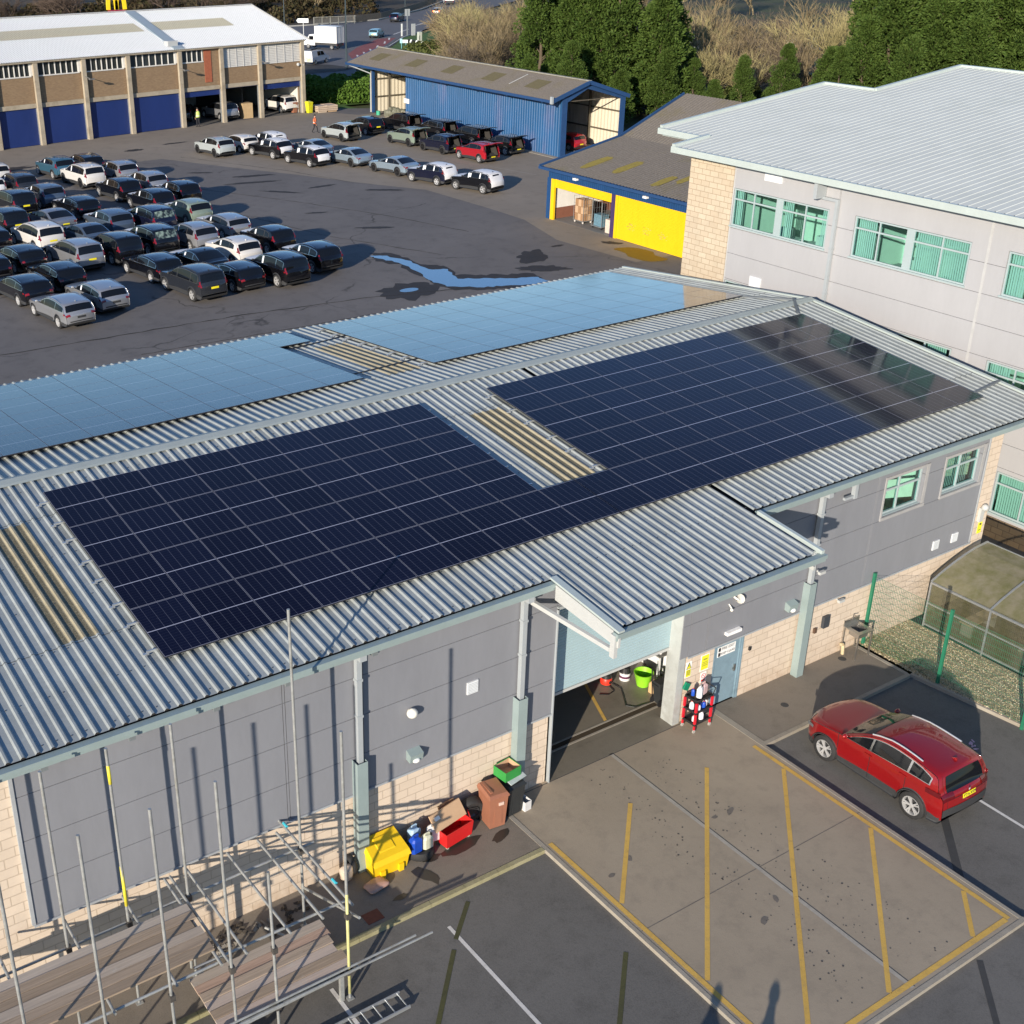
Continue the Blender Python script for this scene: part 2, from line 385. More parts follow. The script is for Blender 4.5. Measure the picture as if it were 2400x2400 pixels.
build_split(w,'verge_flashing',GUTB,main,lambda x,y,z:(x>20,x<0,5<x<6,6<x<20))
w=MB()
for x0,x1,y in ((-9.25,5.62,-.3),(12.1,25.12,-.3)):
    w.box(x0,x1,y-.17,y-.01,5.84,5.935); w.box(x0,x1,y-.13,y-.01,5.75,5.838)
w.box(5.56,12.12,-2.6,-2.435,5.62,5.715); w.box(5.56,12.12,-2.56,-2.435,5.53,5.618)
w.box(-9.2,25.1,18.9,19.05,5.72,5.9)
build_split(w,'gutter',GUT,main,lambda x,y,z:'back' if y>5 else 'canopy' if y<-2 else 'left' if x<6 else 'right')
w=MB()   # soffits
w.box(-9.2,5.6,-.30,-.06,5.70,5.735); w.box(12.1,25.0,-.30,-.06,5.70,5.735); w.box(23.1,25.0,-.06,18.8,5.66,5.70)
w.quad((5.7,-.06,5.80),(12.0,-.06,5.80),(12.0,-2.42,5.56),(5.7,-2.42,5.56)); w.quad((5.7,-.06,5.76),(5.7,-2.42,5.52),(12.0,-2.42,5.52),(12.0,-.06,5.76))
w.build('soffit',PIPE,main)
w=MB()
w.add([(5.60,-.47,5.90),(5.60,-2.58,5.69),(5.60,-2.58,5.36),(5.60,-.47,5.52),(5.66,-.47,5.90),(5.66,-2.58,5.69),(5.66,-2.58,5.36),(5.66,-.47,5.52)],[(0,1,2,3),(7,6,5,4),(0,4,5,1),(3,2,6,7),(1,5,6,2),(0,3,7,4)])
w.bar((5.22,-.02,5.42),(5.55,-2.40,5.27),.09,.10); w.bar((5.58,-2.47,5.66),(5.58,-2.47,5.10),.14,.10); w.bar((5.3,-.08,5.4),(5.3,-.08,5.7),.08,.08)
w.bar((11.95,-.06,5.44),(11.95,-2.42,5.32),.08,.1)
build_split(w,'canopy_fascia',WHT,main,lambda x,y,z:x>8)
# corner bracket boxes along the gutter
w=MB()
for x in (-6.0,-4.35,-2.65,-1.1,.9): w.box(x,x+.13,-.34,-.2,5.60,5.70)
w.build('gutter_bracket',simple('bracket_grey',(.16,.18,.19),.5),main)
# steel columns with downpipes
for x in (.52,4.86,14.78):
    w=MB(); w.box(x,x+.012,-.27,-.053,0,2.97); w.box(x+.25,x+.262,-.27,-.053,0,2.97); w.box(x,x+.262,-.282,-.27,0,2.97); c=w.build('column_sheath',GUT,main)
    d=MB(); d.box(x+.07,x+.19,-.22,-.10,2.3,5.6); d.box(x+.05,x+.21,-.40,-.08,5.6,5.745); d.box(x+.055,x+.205,-.235,-.085,4.1,4.16); d.box(x+.055,x+.205,-.235,-.085,5.0,5.06); d.build('downpipe',PIPE,c)
d=MB(); d.box(15.9,16.02,-.38,-.26,5.3,5.745); d.box(15.55,15.9,-.36,-.28,5.33,5.40); d.build('gutter_outlet',PIPE,main)
# garage post and jamb
w=MB(); w.box(10.262,10.50,-.035,.40,0,5.3); w.build('door_post',simple('post_grey',(.40,.42,.41),.5,0,.12,3,dirt=(.3,.3,.28)),main)
w=MB(); w.box(6.045,6.075,-.10,.3,0,4.95); w.box(6.045,10.283,-.1,-.052,4.92,4.99); w.build('door_frame',PIPE,main)
# shutter, partly raised
w=MB(); z=2.24; prof=[]
while z<4.95: prof+=[(z,.36),(z+.012,.35),(z+.07,.35),(z+.0815,.36)]; z+=.0825
vs=[(x,y,zz) for zz,y in prof for x in (6.08,10.28)]
w.add(vs,[(2*i,2*i+1,2*i+3,2*i+2) for i in range(len(prof)-1)]); sh=w.build('roller_shutter',SHUT,main)
w=MB(); w.box(6.08,10.28,.33,.38,2.16,2.235); w.build('bottom_rail',WHT,sh)
# inside of the workshop
w=MB(); w.box(3.0,3.05,.3,9,0,5.2); w.box(12.0,12.05,.3,9,0,5.2); w.box(3.0,12.0,8.9,8.95,0,5.2); w.box(3.0,12.05,.36,8.95,5.2,5.25); w.build('workshop_interior',PLASTER,main)
# personnel door
w=MB(); w.box(11.66,12.58,.03,.07,.04,1.92); dr=w.build('door',DOORM,main)
w=MB(); w.box(11.6,11.66,.0,.09,0,1.98); w.box(12.58,12.64,.0,.09,0,1.98); w.box(11.66,12.58,.0,.09,1.92,1.98); w.box(12.64,12.70,-.012,.0,0,2.0); w.build('frame',DOORM,dr)
w=MB(); w.box(12.44,12.50,-.01,.03,.92,1.12); w.tube((12.47,.0,1.04),(12.32,-.05,1.04),.012); w.build('handle',STEEL,dr)
SGN=simple('sign_white',(.8,.8,.78),.5); INK=simple('sign_ink',(.03,.03,.035),.6); YEL=simple('sign_yellow',(.75,.72,.03),.5)
def front(x,z,y): return Matrix.Translation((x,y,z))@Matrix.Rotation(R(90),4,'X')
s=MB(); s.box(11.76,12.42,.018,.028,1.56,1.86); s=s.build('door_sign',SGN,dr)
text_mesh('lettering','FIRE EXIT',.115,INK,s,front(12.14,1.785,.017),.002); text_mesh('lettering','KEEP CLEAR',.098,INK,s,front(12.14,1.635,.017),.002)
b=MB(); b.box(11.78,11.86,.012,.0185,1.73,1.84); b.box(11.78,11.86,.012,.0185,1.58,1.69); b.build('pictogram',INK,s)
# wall signs
def sign(x0,x1,z0,z1,mats,draw,label_txt=None):
    m=MB(); m.box(x0,x1,-.012,-.002,z0,z1); return m.build('wall_sign',mats,main)
sg=sign(10.58,10.78,1.36,1.84,SGN,None)
m=MB(); m.box(10.595,10.765,-.016,-.0125,1.38,1.60); m.add([(10.60,-.0165,1.63),(10.76,-.0165,1.63),(10.68,-.0165,1.81),(10.60,-.013,1.63),(10.76,-.013,1.63),(10.68,-.013,1.81)],[(0,1,2),(0,3,4,1),(1,4,5,2),(2,5,3,0)]); m.build('warning_panel',YEL,sg)
m=MB(); m.bar((10.66,-.018,1.76),(10.68,-.018,1.68),.002,.018,(1,0,0)); m.bar((10.60,-.018,1.63),(10.76,-.018,1.63),.003,.012); m.bar((10.60,-.018,1.63),(10.68,-.018,1.81),.003,.012); m.bar((10.76,-.018,1.63),(10.68,-.018,1.81),.003,.012)
for z in (1.56,1.52,1.48,1.44): m.box(10.61,10.75,-.018,-.0162,z,z+.015)
m.build('symbol',INK,sg)
sg=sign(11.12,11.42,1.36,1.86,SGN,None)
m=MB(); m.box(11.14,11.40,-.016,-.0125,1.40,1.84); m.build('yellow_panel',YEL,sg); m=MB(); m.box(11.20,11.34,-.019,-.0162,1.70,1.74)
for z in (1.62,1.57,1.52): m.box(11.17,11.37,-.019,-.0162,z,z+.018)
m.build('symbol',simple('ink_olive',(.3,.3,.05),.6),sg)
sg=sign(11.17,11.37,1.0,1.32,SGN,None)
m=MB()
for i in range(16):
    a=2*math.pi*i/16;b=2*math.pi*(i+1)/16; c=(11.27,1.2); m.bar((c[0]+.07*math.cos(a),-.016,c[1]+.07*math.sin(a)),(c[0]+.07*math.cos(b),-.016,c[1]+.07*math.sin(b)),.006,.014,(0,1,0))
m.bar((11.22,-.016,1.25),(11.32,-.016,1.15),.006,.012); m.box(11.20,11.34,-.016,-.0125,1.03,1.09)
m.build('symbol',simple('sign_red',(.6,.05,.05),.5),sg)
sg=MB(); sg.box(22.74,22.94,-.014,-.004,2.2,2.62); sg=sg.build('wall_sign',YEL,main); m=MB(); m.box(22.80,22.88,-.018,-.0142,2.48,2.54); m.box(22.78,22.90,-.018,-.0142,2.3,2.32); m.build('symbol',INK,sg)
# vents, lights, cameras fixed to the wall
def fix(name,mb,mat,parent=main): return mb.build(name,mat,parent)
VENT=simple('vent_white',(.66,.68,.70),.6)
for x,z,s_ in ((3.67,3.68,.15),(20.6,2.45,.14),(21.5,2.45,.14)):
    m=MB(); m.box(x-s_,x+s_,-.085,-.052,z-s_*1.05,z+s_*1.05); v=fix('wall_vent',m,VENT); m=MB()
    for i in range(7): m.box(x-s_*.85,x+s_*.85,-.093,-.0855,z-s_*.9+i*s_*.26,z-s_*.9+i*s_*.26+.012)
    m.build('louvre',simple('vent_shadow',(.45,.48,.5),.7),v)
m=MB(); m.ball((1.99,-.17,3.68),.13,14,0,(1,.9,.9)); m.tube((1.99,-.05,3.68),(1.99,-.16,3.68),.06,12,0); m.build('bulkhead_globe',simple('lamp_white',(.8,.78,.7),.35),main,smooth=True)
for x,z in ((2.08,2.52),(14.30,2.42)):
    m=MB(); m.add([(x-.17,-.05,z+.13),(x+.17,-.05,z+.13),(x+.17,-.05,z-.12),(x-.17,-.05,z-.12),(x-.17,-.24,z+.06),(x+.17,-.24,z+.06),(x+.17,-.20,z-.14),(x-.17,-.20,z-.14)],[(0,1,5,4),(4,5,6,7),(3,7,6,2),(1,2,6,5),(0,4,7,3)]); f=m.build('floodlight',GUT,main)
    m=MB(); m.ball((x,-.20,z-.11),.10,10,0,(1,.7,.6)); m.build('lens',simple('lens_white',(.85,.85,.8),.25),f,smooth=True)
m=MB(); m.box(11.85,12.38,-.16,-.052,2.28,2.37); fix('strip_light',m,simple('lamp_cover',(.85,.85,.85),.3))
m=MB(); m.tube((12.05,-.05,3.36),(12.05,-.22,3.34),.03); m.lathe([(.03,0),(.05,.1),(.13,.2)],(0,0,0),12)
k=len(m.v)-36
for i in range(k,len(m.v)):
    p=Matrix.Translation((12.02,-.18,3.34))@Matrix.Rotation(R(105),4,'Y')@Matrix.Rotation(R(-18),4,'X')@Vector(m.v[i]); m.v[i]=tuple(p)
m.tube((11.88,-.05,3.2),(11.88,-.15,3.12),.02); m.ball((11.88,-.16,3.08),.045,8)
m.build('horn_speaker',simple('horn_cream',(.75,.73,.66),.5),main,smooth=True,sharp=40)
def camera_unit(x,y,z,col=WHT):
    m=MB(); m.tube((x,y,z),(x,y-.09,z-.02),.025,8); m.box(x-.05,x+.17,y-.16,y-.07,z-.06,z+.02); c=m.build('security_camera',col,main)
    l=MB(); l.tube((x+.17,y-.115,z-.02),(x+.19,y-.115,z-.02),.03,8); l.build('lens',DARK,c)
camera_unit(15.06,-.2,3.3); camera_unit(16.40,-.0,1.90)
m=MB(); m.box(22.60,22.78,-.1,-.004,2.66,3.12); m.build('security_camera_box',WHT,main)
m=MB(); m.ball((22.72,-.12,3.14),.11,12); m.build('dome_camera',WHT,main,smooth=True)
m=MB(); m.box(15.88,16.12,-.10,-.002,1.14,1.50); m.build('meter_box',simple('meter_grey',(.045,.05,.06),.5),main)
m=MB(); m.box(15.56,15.66,-.07,-.002,1.07,1.22); m.build('tap_cover',simple('tap_brown',(.10,.06,.04),.5),main)
m=MB(); m.box(12.92,12.98,-.06,-.002,1.42,1.52); m.build('door_bell',BLACKP,main)
# dirty translucent rooflights
def rl_mat():
    m,t=nt('rooflight_sheet'); v=coords(t,'Object',(1,.35,1)); n1=noise(t,v,5,6,.75); v2=coords(t); n2=noise(t,v2,24,4,.75)
    sp=N(t,'ShaderNodeSeparateXYZ'); t.links.new(coords(t),sp.inputs[0])
    fx=math_(t,'FRACT',math_(t,'DIVIDE',sp.outputs[0],.27))      # moss sits in the pans
    pan=math_(t,'LESS_THAN',math_(t,'ABSOLUTE',math_(t,'SUBTRACT',fx,.27)),.26)
    cc=mix(t,ramp(t,n1,.4,.7),(.37,.325,.22),(.25,.215,.135)); cc=mix(t,math_(t,'MULTIPLY',pan,ramp(t,n2,.25,.55)),cc,(.13,.11,.06)); cc=mix(t,math_(t,'MULTIPLY',ramp(t,n2,.60,.75),.7),cc,(.48,.44,.36))
    out(t,bsdf(t,cc,.6,0,bump(t,n2,.6,.01))); MATS['rl']=m; return m
RL=rl_mat()
for x0,x1,ya,yb in ((-4.60,-3.66,2.5,7.2),(8.63,9.72,2.88,7.15),(8.46,9.65,11.1,15.8)):
    m=MB(); corrugated(m,x0,x1,ya,rz(ya),yb,rz(yb),off=.004,ny=2); m.build('rooflight',RL,main)
m=MB()   # sheet laps and the rows of fixings
for ya in (2.42,7.28,11.05,15.9): corrugated(m,-9.1,24.9,ya,rz(ya),ya+.022,rz(ya+.022),off=.004)
m.build('sheet_lap',simple('lap_dark',(.10,.11,.11),.7),main)
m=MB(); rf=random.Random(2)
for ya in (-.12,1.1,2.35,3.9,5.6,7.2,8.6):
    for k in range(-33,92):
        if rf.random()<.75: x=(k+.5)*.27-.06+rf.uniform(-.01,.01); m.box(x-.011,x+.011,ya-.011,ya+.011,rz(ya)+.0,rz(ya)+.012)
m.build('fixings',simple('fixing_dark',(.07,.075,.08),.6),main)

# ================================================================ ground
def sheet(name,poly,z,mat,label=None):
    m=MB(); n=len(poly); m.add([(x,y,z) for x,y in poly],[tuple(range(n))]); o=m.build(name,mat); struct(o); return o
def rect(x0,x1,y0,y1): return [(x0,y0),(x1,y0),(x1,y1),(x0,y1)]
TAR=ground_mat('yard_asphalt',(.15,.138,.131),(.18,.166,.157),(.115,.107,.103),(.06,.056,.055),.5,crack=.07,rough=.85)
TARF=ground_mat('car_park_asphalt',(.125,.12,.112),(.155,.148,.138),(.095,.09,.083),(.055,.052,.047),.5,sc=2,rough=.9,grit=.9)
PAVE=ground_mat('path_asphalt',(.19,.165,.135),(.22,.19,.155),(.15,.13,.105),(.09,.078,.06),.45,sc=2,rough=.9,grit=.9)
CONC=ground_mat('apron_concrete',(.33,.275,.205),(.385,.32,.24),(.275,.228,.17),(.17,.145,.118),.35,sc=2.2,rough=.85,grit=.15)
YARDC=ground_mat('yard_concrete',(.25,.215,.175),(.28,.24,.195),(.20,.172,.14),(.12,.10,.083),.4,sc=1,rough=.88,grit=.3)
EARTH=ground_mat('rough_ground',(.07,.065,.035),(.10,.09,.055),(.04,.038,.025),(.03,.028,.02),.6,sc=.6,warm=(.06,.085,.025))
GRASS=ground_mat('grass_surface',(.06,.12,.02),(.075,.14,.03),(.045,.085,.015),(.05,.06,.02),.4,sc=3)
ROAD=ground_mat('road_asphalt',(.115,.115,.125),(.13,.13,.14),(.095,.095,.105),(.07,.07,.075),.3,sc=.6)
GRAV=ground_mat('gravel_bed',(.34,.28,.18),(.42,.35,.24),(.22,.18,.11),(.15,.13,.06),.55,sc=4,grit=1.)
MOSSK=ground_mat('mossy_kerb',(.30,.27,.16),(.36,.33,.21),(.20,.19,.08),(.12,.11,.06),.5,sc=5)
KERB=ground_mat('kerb_concrete',(.30,.27,.22),(.36,.33,.28),(.23,.20,.16),(.14,.12,.10),.4,sc=5)
WLINE=ground_mat('white_paint',(.62,.60,.57),(.7,.68,.65),(.5,.48,.45),(.28,.26,.24),.45,sc=5)
YLINE=ground_mat('yellow_paint',(.58,.36,.08),(.66,.43,.11),(.47,.29,.07),(.27,.20,.11),.55,sc=5)
sheet('ground',rect(-900,900,-700,1100),-.35,EARTH)
sheet('yard',[(-60,18.65),(27.1,18.65),(29.2,19.5),(60,19.5),(62,66),(62,100),(45,110),(-60,96)],-.004,TAR)
sheet('concrete_yard',[(-60,70),(16.9,82.3),(25,83.6),(31.3,84.0),(34.5,77.5),(37.8,71.4),(40.3,66.),(43.2,60.9),(43.4,53),(43.3,48.8),(41.5,43),(42,36),(48,36),(80,64),(80,72),(62,72),(61.6,97),(58.6,96.6),(57.2,99),(56,101.3),(24.9,96.6),(-60,83)],.0,YARDC)
sheet('car_park',rect(-25,60,-40,-1.95),-.09,TARF)
sheet('path',rect(-25,4.45,-1.83,.02),.0,PAVE)
sheet('path',rect(11.80,17.50,-1.83,.02),.0,PAVE)
sheet('alley',rect(17.75,27.12,-.02,18.65),-.004,TARF)
sheet('alley',rect(20.1,60,-30,-.02),-.02,ground_mat('dark_paving',(.05,.05,.055),(.06,.06,.065),(.04,.04,.045),(.03,.03,.03),.4))
sheet('gravel_bed',[(17.72,-.0),(20.12,-.0),(20.2,-12),(18.9,-12),(18.15,-5.1),(17.75,-1.9)],.01,GRAV)
m=MB(); m.box(4.57,11.60,-9.15,.34,-.2,.0); struct(m.build('concrete_apron',CONC))
# joints and wet marks in the apron
JNT=simple('joint_grey',(.22,.20,.17),.9); TRK=simple('tyre_mark',(.16,.14,.12),.9,0,.3,4)
sheet('apron_joint',rect(8.06,8.16,-9.1,-.05),.004,simple('joint_pale',(.36,.33,.28),.9,0,.2,6))
sheet('apron_joint',rect(8.165,8.18,-9.1,-.05),.0041,BACK)
sheet('apron_joint',rect(4.6,11.6,-.10,-.08),.0045,BACK)
sheet('apron_joint',rect(4.6,8.06,-5.02,-5.005),.0045,TRK); sheet('apron_joint',rect(8.18,11.6,-5.02,-5.005),.0045,TRK)
sheet('workshop_floor',rect(3.05,12.0,.34,8.9),-.0,CONCF)
sheet('workshop_threshold',rect(6.05,10.28,-.08,.62),.004,CONCF)
m=MB(); m.box(6.05,10.6,.86,1.02,-.0,.005); m.build('drain_channel',simple('drain_brown',(.05,.035,.02),.8),main)
m=MB(); m.box(6.05,11.3,.80,.858,-.0,.012); m.box(6.05,11.3,1.022,1.08,0,.012); m.build('drain_edge',KERB,main)
sheet('floor_line',[(8.9,1.1),(9.0,1.1),(9.75,2.9),(9.65,2.9)],.006,YLINE)
# dark specks of wet drips and oil on the apron: one thin patchwork
m=MB(); r2=random.Random(3)
def splat(cx,cy,r,z,n=9,sq=1.,a0=0.):
    return [(cx+r*math.cos(a0)*(math.cos(2*math.pi*i/n)*(1+.35*r2.uniform(-1,1)))-r*sq*math.sin(a0)*math.sin(2*math.pi*i/n),cy+r*math.sin(a0)*math.cos(2*math.pi*i/n)*(1+.3*r2.uniform(-1,1))+r*sq*math.cos(a0)*math.sin(2*math.pi*i/n),z) for i in range(n)]
for k in range(260):
    f=r2.random(); lane=r2.choice((-1.1,-.8,-.62,.3,.52,.95,1.15)); y=-.4-f*8.4; x=8.1+lane*(.9+.25*f)+r2.uniform(-.12,.12)*(1+f*2)
    m.add(splat(x,y,r2.uniform(.008,.024),.0052,7),[tuple(range(7))])
struct(m.build('wet_spots',simple('wet_mark',(.085,.075,.065),.5,0,.2)))
m=MB()
for x,y,r_,q,a in ((9.0,-3.3,.16,.4,.4),(8.55,-3.25,.1,.5,0),(5.9,-3.2,.1,.6,1),(7.0,-6.2,.14,.5,.5),(5.2,-3.4,.08,.7,0),(7.7,-5.9,.11,.5,1)): m.add(splat(x,y,r_,.0049,10,q,a),[tuple(range(10))])
struct(m.build('oil_stain',TRK))
m=MB()
for x,y,r_,q,a in ((1.75,-1.15,.36,.45,-1.1),(2.9,-.8,.5,.35,.1),(2.15,-.75,.22,.5,0),(3.9,-1.0,.25,.5,.4),(.9,-1.4,.2,.4,0)): m.add(splat(x,y,r_,.0052,12,q,a),[tuple(range(12))])
struct(m.build('wet_patch',simple('wet_path',(.045,.04,.032),.35,0,.15)))
# kerbs
m=MB()
x=-25.
while x<4.4: m.box(x,min(x+.9,4.45),-1.95,-1.832,-.2,.012+.004*r2.random()); x+=.908
struct(m.build('kerb',MOSSK))
m=MB()
for a,b,c,d in ((4.452,4.568,-1.95,.3),(11.602,11.79,-1.95,.1),(11.792,17.6,-1.95,-1.832),(17.5,17.62,-1.83,.0),(4.47,4.568,-9.25,-1.953),(4.47,11.72,-9.26,-9.152),(11.602,11.70,-9.15,-1.953)):
    m.box(a,b,c,d,-.2,.008)
m.bar((17.68,-1.9,-.06),(18.1,-5.1,-.06),.12,.14); m.bar((18.1,-5.1,-.06),(18.9,-12,-.06),.12,.14)
struct(m.build('kerb_edging',KERB))
# painted lines
def line(name,a,b,w,mat,z):
    a=Vector((*a,0));b=Vector((*b,0));d=(b-a).normalized();n=Vector((-d.y,d.x,0))*w/2
    sheet(name,[(p.x,p.y) for p in (a-n,b-n,b+n,a+n)],z,mat)
for a,b in (((1.33,-2.6),(1.36,-8.2)),((-1.6,-2.7),(-1.6,-8.2)),((14.5,-2.5),(14.48,-8.0)),((-4.6,-2.7),(-4.6,-8.2))): line('bay_line',a,b,.085,WLINE,-.085)
for i,(a,b,w_) in enumerate((((4.70,-1.83),(4.70,-9.02),.12),((11.42,-1.82),(11.42,-9.02),.12),((4.77,-9.0),(11.35,-9.0),.12),((7.22,-1.78),(4.80,-4.17),.105),((9.76,-1.8),(4.80,-6.72),.105),((11.34,-2.88),(5.3,-8.90),.105),((11.34,-5.52),(7.60,-8.92),.105),((11.34,-7.98),(10.32,-8.92),.105))):
    line('yellow_line',a,b,w_,YLINE,.0058)
DT=simple('trench_tar',(.05,.05,.05),.8,0,.2,4); MS=ground_mat('mossy_joint',(.07,.07,.035),(.09,.09,.03),(.05,.05,.03),(.03,.03,.02),.5,sc=6)
for a,b,w_ in (((14.3,-5.1),(11.75,-7.62),.19),((9.95,-9.35),(7.4,-11.9),.13)): line('tar_seam',a,b,w_,DT,-.0845)
for a,b in (((2.1,-2.23),(1.25,-2.98)),((1.05,-3.2),(-.5,-4.8)),((4.0,-5.2),(2.2,-6.95))): line('mossy_seam',a,b,.10,MS,-.0835)
m=MB(); m.box(-.12,.28,-1.72,-1.40,.0,.008); struct(m.build('manhole_cover',simple('rust_red',(.16,.05,.03),.8,0,.3,9)))
m=MB(); m.lathe([(0,.006),(.11,.006),(.12,.0)],(16.66,-.33,0),14); m.lathe([(0,.006),(.10,.006),(.11,.0)],(13.5,-1.0,0),14); struct(m.build('drain_cover',DT))
# far yard: puddle, wet patches
def blob(poly,amp,seed,n=6):
    rr=random.Random(seed); o=[]
    k=len(poly)
    for i in range(k):
        a=Vector(poly[i]);b=Vector(poly[(i+1)%k]); d=(b-a); nn=Vector((-d.y,d.x)).normalized() if d.length>0 else Vector((0,0))
        for j in range(n):
            f=j/n; p=a+d*f+nn*(rr.uniform(-1,1)*amp*min(1,d.length)); o.append((p.x,p.y))
    return o
WET=simple('wet_asphalt',(.045,.042,.042),.75,0,.25,.6,spec=.2)
WATER=None
mm,t=nt('puddle_water'); v=coords(t); out(t,grazing(t,bsdf(t,(.010,.014,.022),.2,0,None,.3),.03,1.3,3.)); WATER=mm
PUD=[[29.12, 46.09], [29.95, 45.55], [30.5, 43.68], [30.42, 41.52], [31.35, 40.92], [30.7, 38.89], [32.0, 38.05], [33.3, 37.21], [34.78, 36.6], [34.89, 35.51], [33.53, 35.52], [32.12, 36.16], [30.9, 36.56], [29.22, 37.84], [29.08, 39.26], [29.52, 41.04], [29.78, 43.76], [29.2, 45.27]]
sheet('wet_patch',blob([(p[0]+(.35 if i<9 else -.3),p[1]+(.8 if i<9 else -.5)) for i,p in enumerate(PUD)],.22,4,5),.004,WET)
sheet('puddle',blob(PUD,.10,5,5),.008,WATER)
for cx,cy,rx,ry,a,sd in ((27.0,38.2,1.9,1.5,.3,1),(37.5,40.5,1.6,.9,.8,2),(36.2,38.0,1.6,.7,-.5,8),(34.0,34.2,2.6,.6,-.5,12),(44.0,40.5,.7,.35,-.9,13),(40.5,41.8,.5,.2,0,19),(18.2,86.2,2.6,.8,.15,22),(30.8,89.3,.9,.5,.1,23),(35.4,90.8,1.2,.3,.1,24),(34.5,73.0,1.7,.35,-.2,25),(33.3,70.6,2.2,.3,-.2,26),(37.2,66.4,1.3,.25,.1,27),(31.5,76.5,1.0,.25,-.5,28),(40.5,62.6,1.5,.3,-.6,29),(33.5,66.2,1.6,.25,-.8,30),(24.5,33.0,4.5,.5,.05,31),(17.5,34.5,5,.45,.05,32),(14.,31.4,4.,.5,.08,33),(21.5,29.5,3.5,.4,.05,34),(27.5,31.0,3.,.5,.05,35),(33.3,52.4,1.2,.3,-.5,36),(32.3,58.5,.8,.2,-.3,37)):
    rr=random.Random(sd); n=34; pts=[]
    for i in range(n):
        q=2*math.pi*i/n; k=1+.32*smoothnoise(math.cos(q)*2+sd,math.sin(q)*2)+rr.uniform(-.16,.16); x_=rx*math.cos(q)*k;y_=ry*math.sin(q)*k
        pts.append((cx+x_*math.cos(a)-y_*math.sin(a),cy+x_*math.sin(a)+y_*math.cos(a)))
    sheet('wet_patch',pts,.0042,WET)
sheet('puddle',[(27.0+.6*math.cos(q/9*math.pi),38.4+.35*math.sin(q/9*math.pi)) for q in range(18)],.0082,WATER)
mm,t=nt('brown_water'); out(t,bsdf(t,(.075,.04,.02),.4,0,None,.3));  # brown reflection in the puddle by the doors is put into the base colour
sheet('puddle',[(43.5+1.0*math.cos(q/9*math.pi)*(.9 if q%3 else 1.1)+.25*math.sin(q),37.3+2.0*math.sin(q/9*math.pi)) for q in range(18)],.0086,mm)
sheet('puddle',[(39.5+2.2*math.cos(q/9*math.pi),32.2+1.3*math.sin(q/9*math.pi)*(1 if q%2 else .9)) for q in range(18)],.0086,mm)
# long cracks / seams in the yard
CR=simple('crack_black',(.022,.021,.021),.9)
def crack(pts,w,seed,z=.0064):
    rr=random.Random(seed); P_=[]
    for a,b in zip(pts,pts[1:]):
        a=Vector(a);b=Vector(b);n=max(2,int((b-a).length/.6))
        for i in range(n): P_.append(a.lerp(b,i/n)+Vector((rr.uniform(-.06,.06),rr.uniform(-.07,.07))))
    P_.append(Vector(pts[-1])); L_=[];R_=[]
    for i,p in enumerate(P_):
        d=(P_[min(i+1,len(P_)-1)]-P_[max(i-1,0)]); n=Vector((-d.y,d.x)).normalized()*w*rr.uniform(.25,1)
        L_.append((p.x+n.x,p.y+n.y,z));R_.append((p.x-n.x,p.y-n.y,z))
    k=len(P_); m=MB(); m.add(L_+R_,[(i,i+1,k+i+1,k+i) for i in range(k-1)]); struct(m.build('crack',CR))
crack([(-12,39.3),(4,39.6),(17,39.2),(24,38.4),(30,37)],.07,1); crack([(-10,29.5),(6,31),(18,32),(26,33)],.09,2); crack([(23,79),(28,72),(33,62),(36,55),(38,48)],.06,3); crack([(33,84),(38,73),(40,66)],.05,4); crack([(10,36),(24,35.5)],.05,6); crack([(27,63),(29.5,52),(33,44)],.05,7)
for a,b in (((20,62.3),(24.5,62.0)),((22.8,74.4),(28.,73.6)),((47.6,78.5),(52.,78.)),((48.9,76),(50.2,70)),((53,66),(54,61))): line('bay_line',a,b,.10,simple('worn_white',(.30,.28,.25),.9,0,.3,3),.0062)
# ================================================================ solar arrays
def pv_mat():
    m,t=nt('solar_cells'); uv=N(t,'ShaderNodeUVMap'); sp=N(t,'ShaderNodeSeparateXYZ'); t.links.new(uv.outputs[0],sp.inputs[0])
    u,v=sp.outputs[0],sp.outputs[1]
    def lines(c,n,w):
        f=math_(t,'FRACT',math_(t,'MULTIPLY',c,n)); d=math_(t,'MINIMUM',f,math_(t,'SUBTRACT',1.,f)); return math_(t,'LESS_THAN',d,w)
    cu=lines(u,6,.022); cv=lines(v,20,.05); bb=lines(u,60,.10)
    mid=math_(t,'LESS_THAN',math_(t,'ABSOLUTE',math_(t,'SUBTRACT',v,.5)),.007)
    edge=math_(t,'GREATER_THAN',math_(t,'MAXIMUM',math_(t,'ABSOLUTE',math_(t,'SUBTRACT',u,.5)),math_(t,'ABSOLUTE',math_(t,'SUBTRACT',v,.5))),.4935)
    oi=N(t,'ShaderNodeObjectInfo')
    base=mix(t,oi.outputs['Random'],(.003,.003,.014),(.005,.006,.022))
    c=mix(t,math_(t,'MULTIPLY',bb,.05),base,(.07,.08,.11)); c=mix(t,math_(t,'MULTIPLY',cv,.09),c,(.16,.17,.22)); c=mix(t,math_(t,'MULTIPLY',cu,.42),c,(.2,.21,.27)); c=mix(t,mid,c,(.36,.37,.45)); c=mix(t,math_(t,'MULTIPLY',edge,.85),c,(.30,.31,.38))
    vv=coords(t); n=noise(t,vv,1.5,4); out(t,grazing(t,bsdf(t,c,.4,0,None,.05),math_(t,'ADD',.06,math_(t,'MULTIPLY',n,.06)),2.3,6.)); return m
PV=pv_mat(); PVF=simple('panel_frame',(.03,.03,.035),.4,.3)
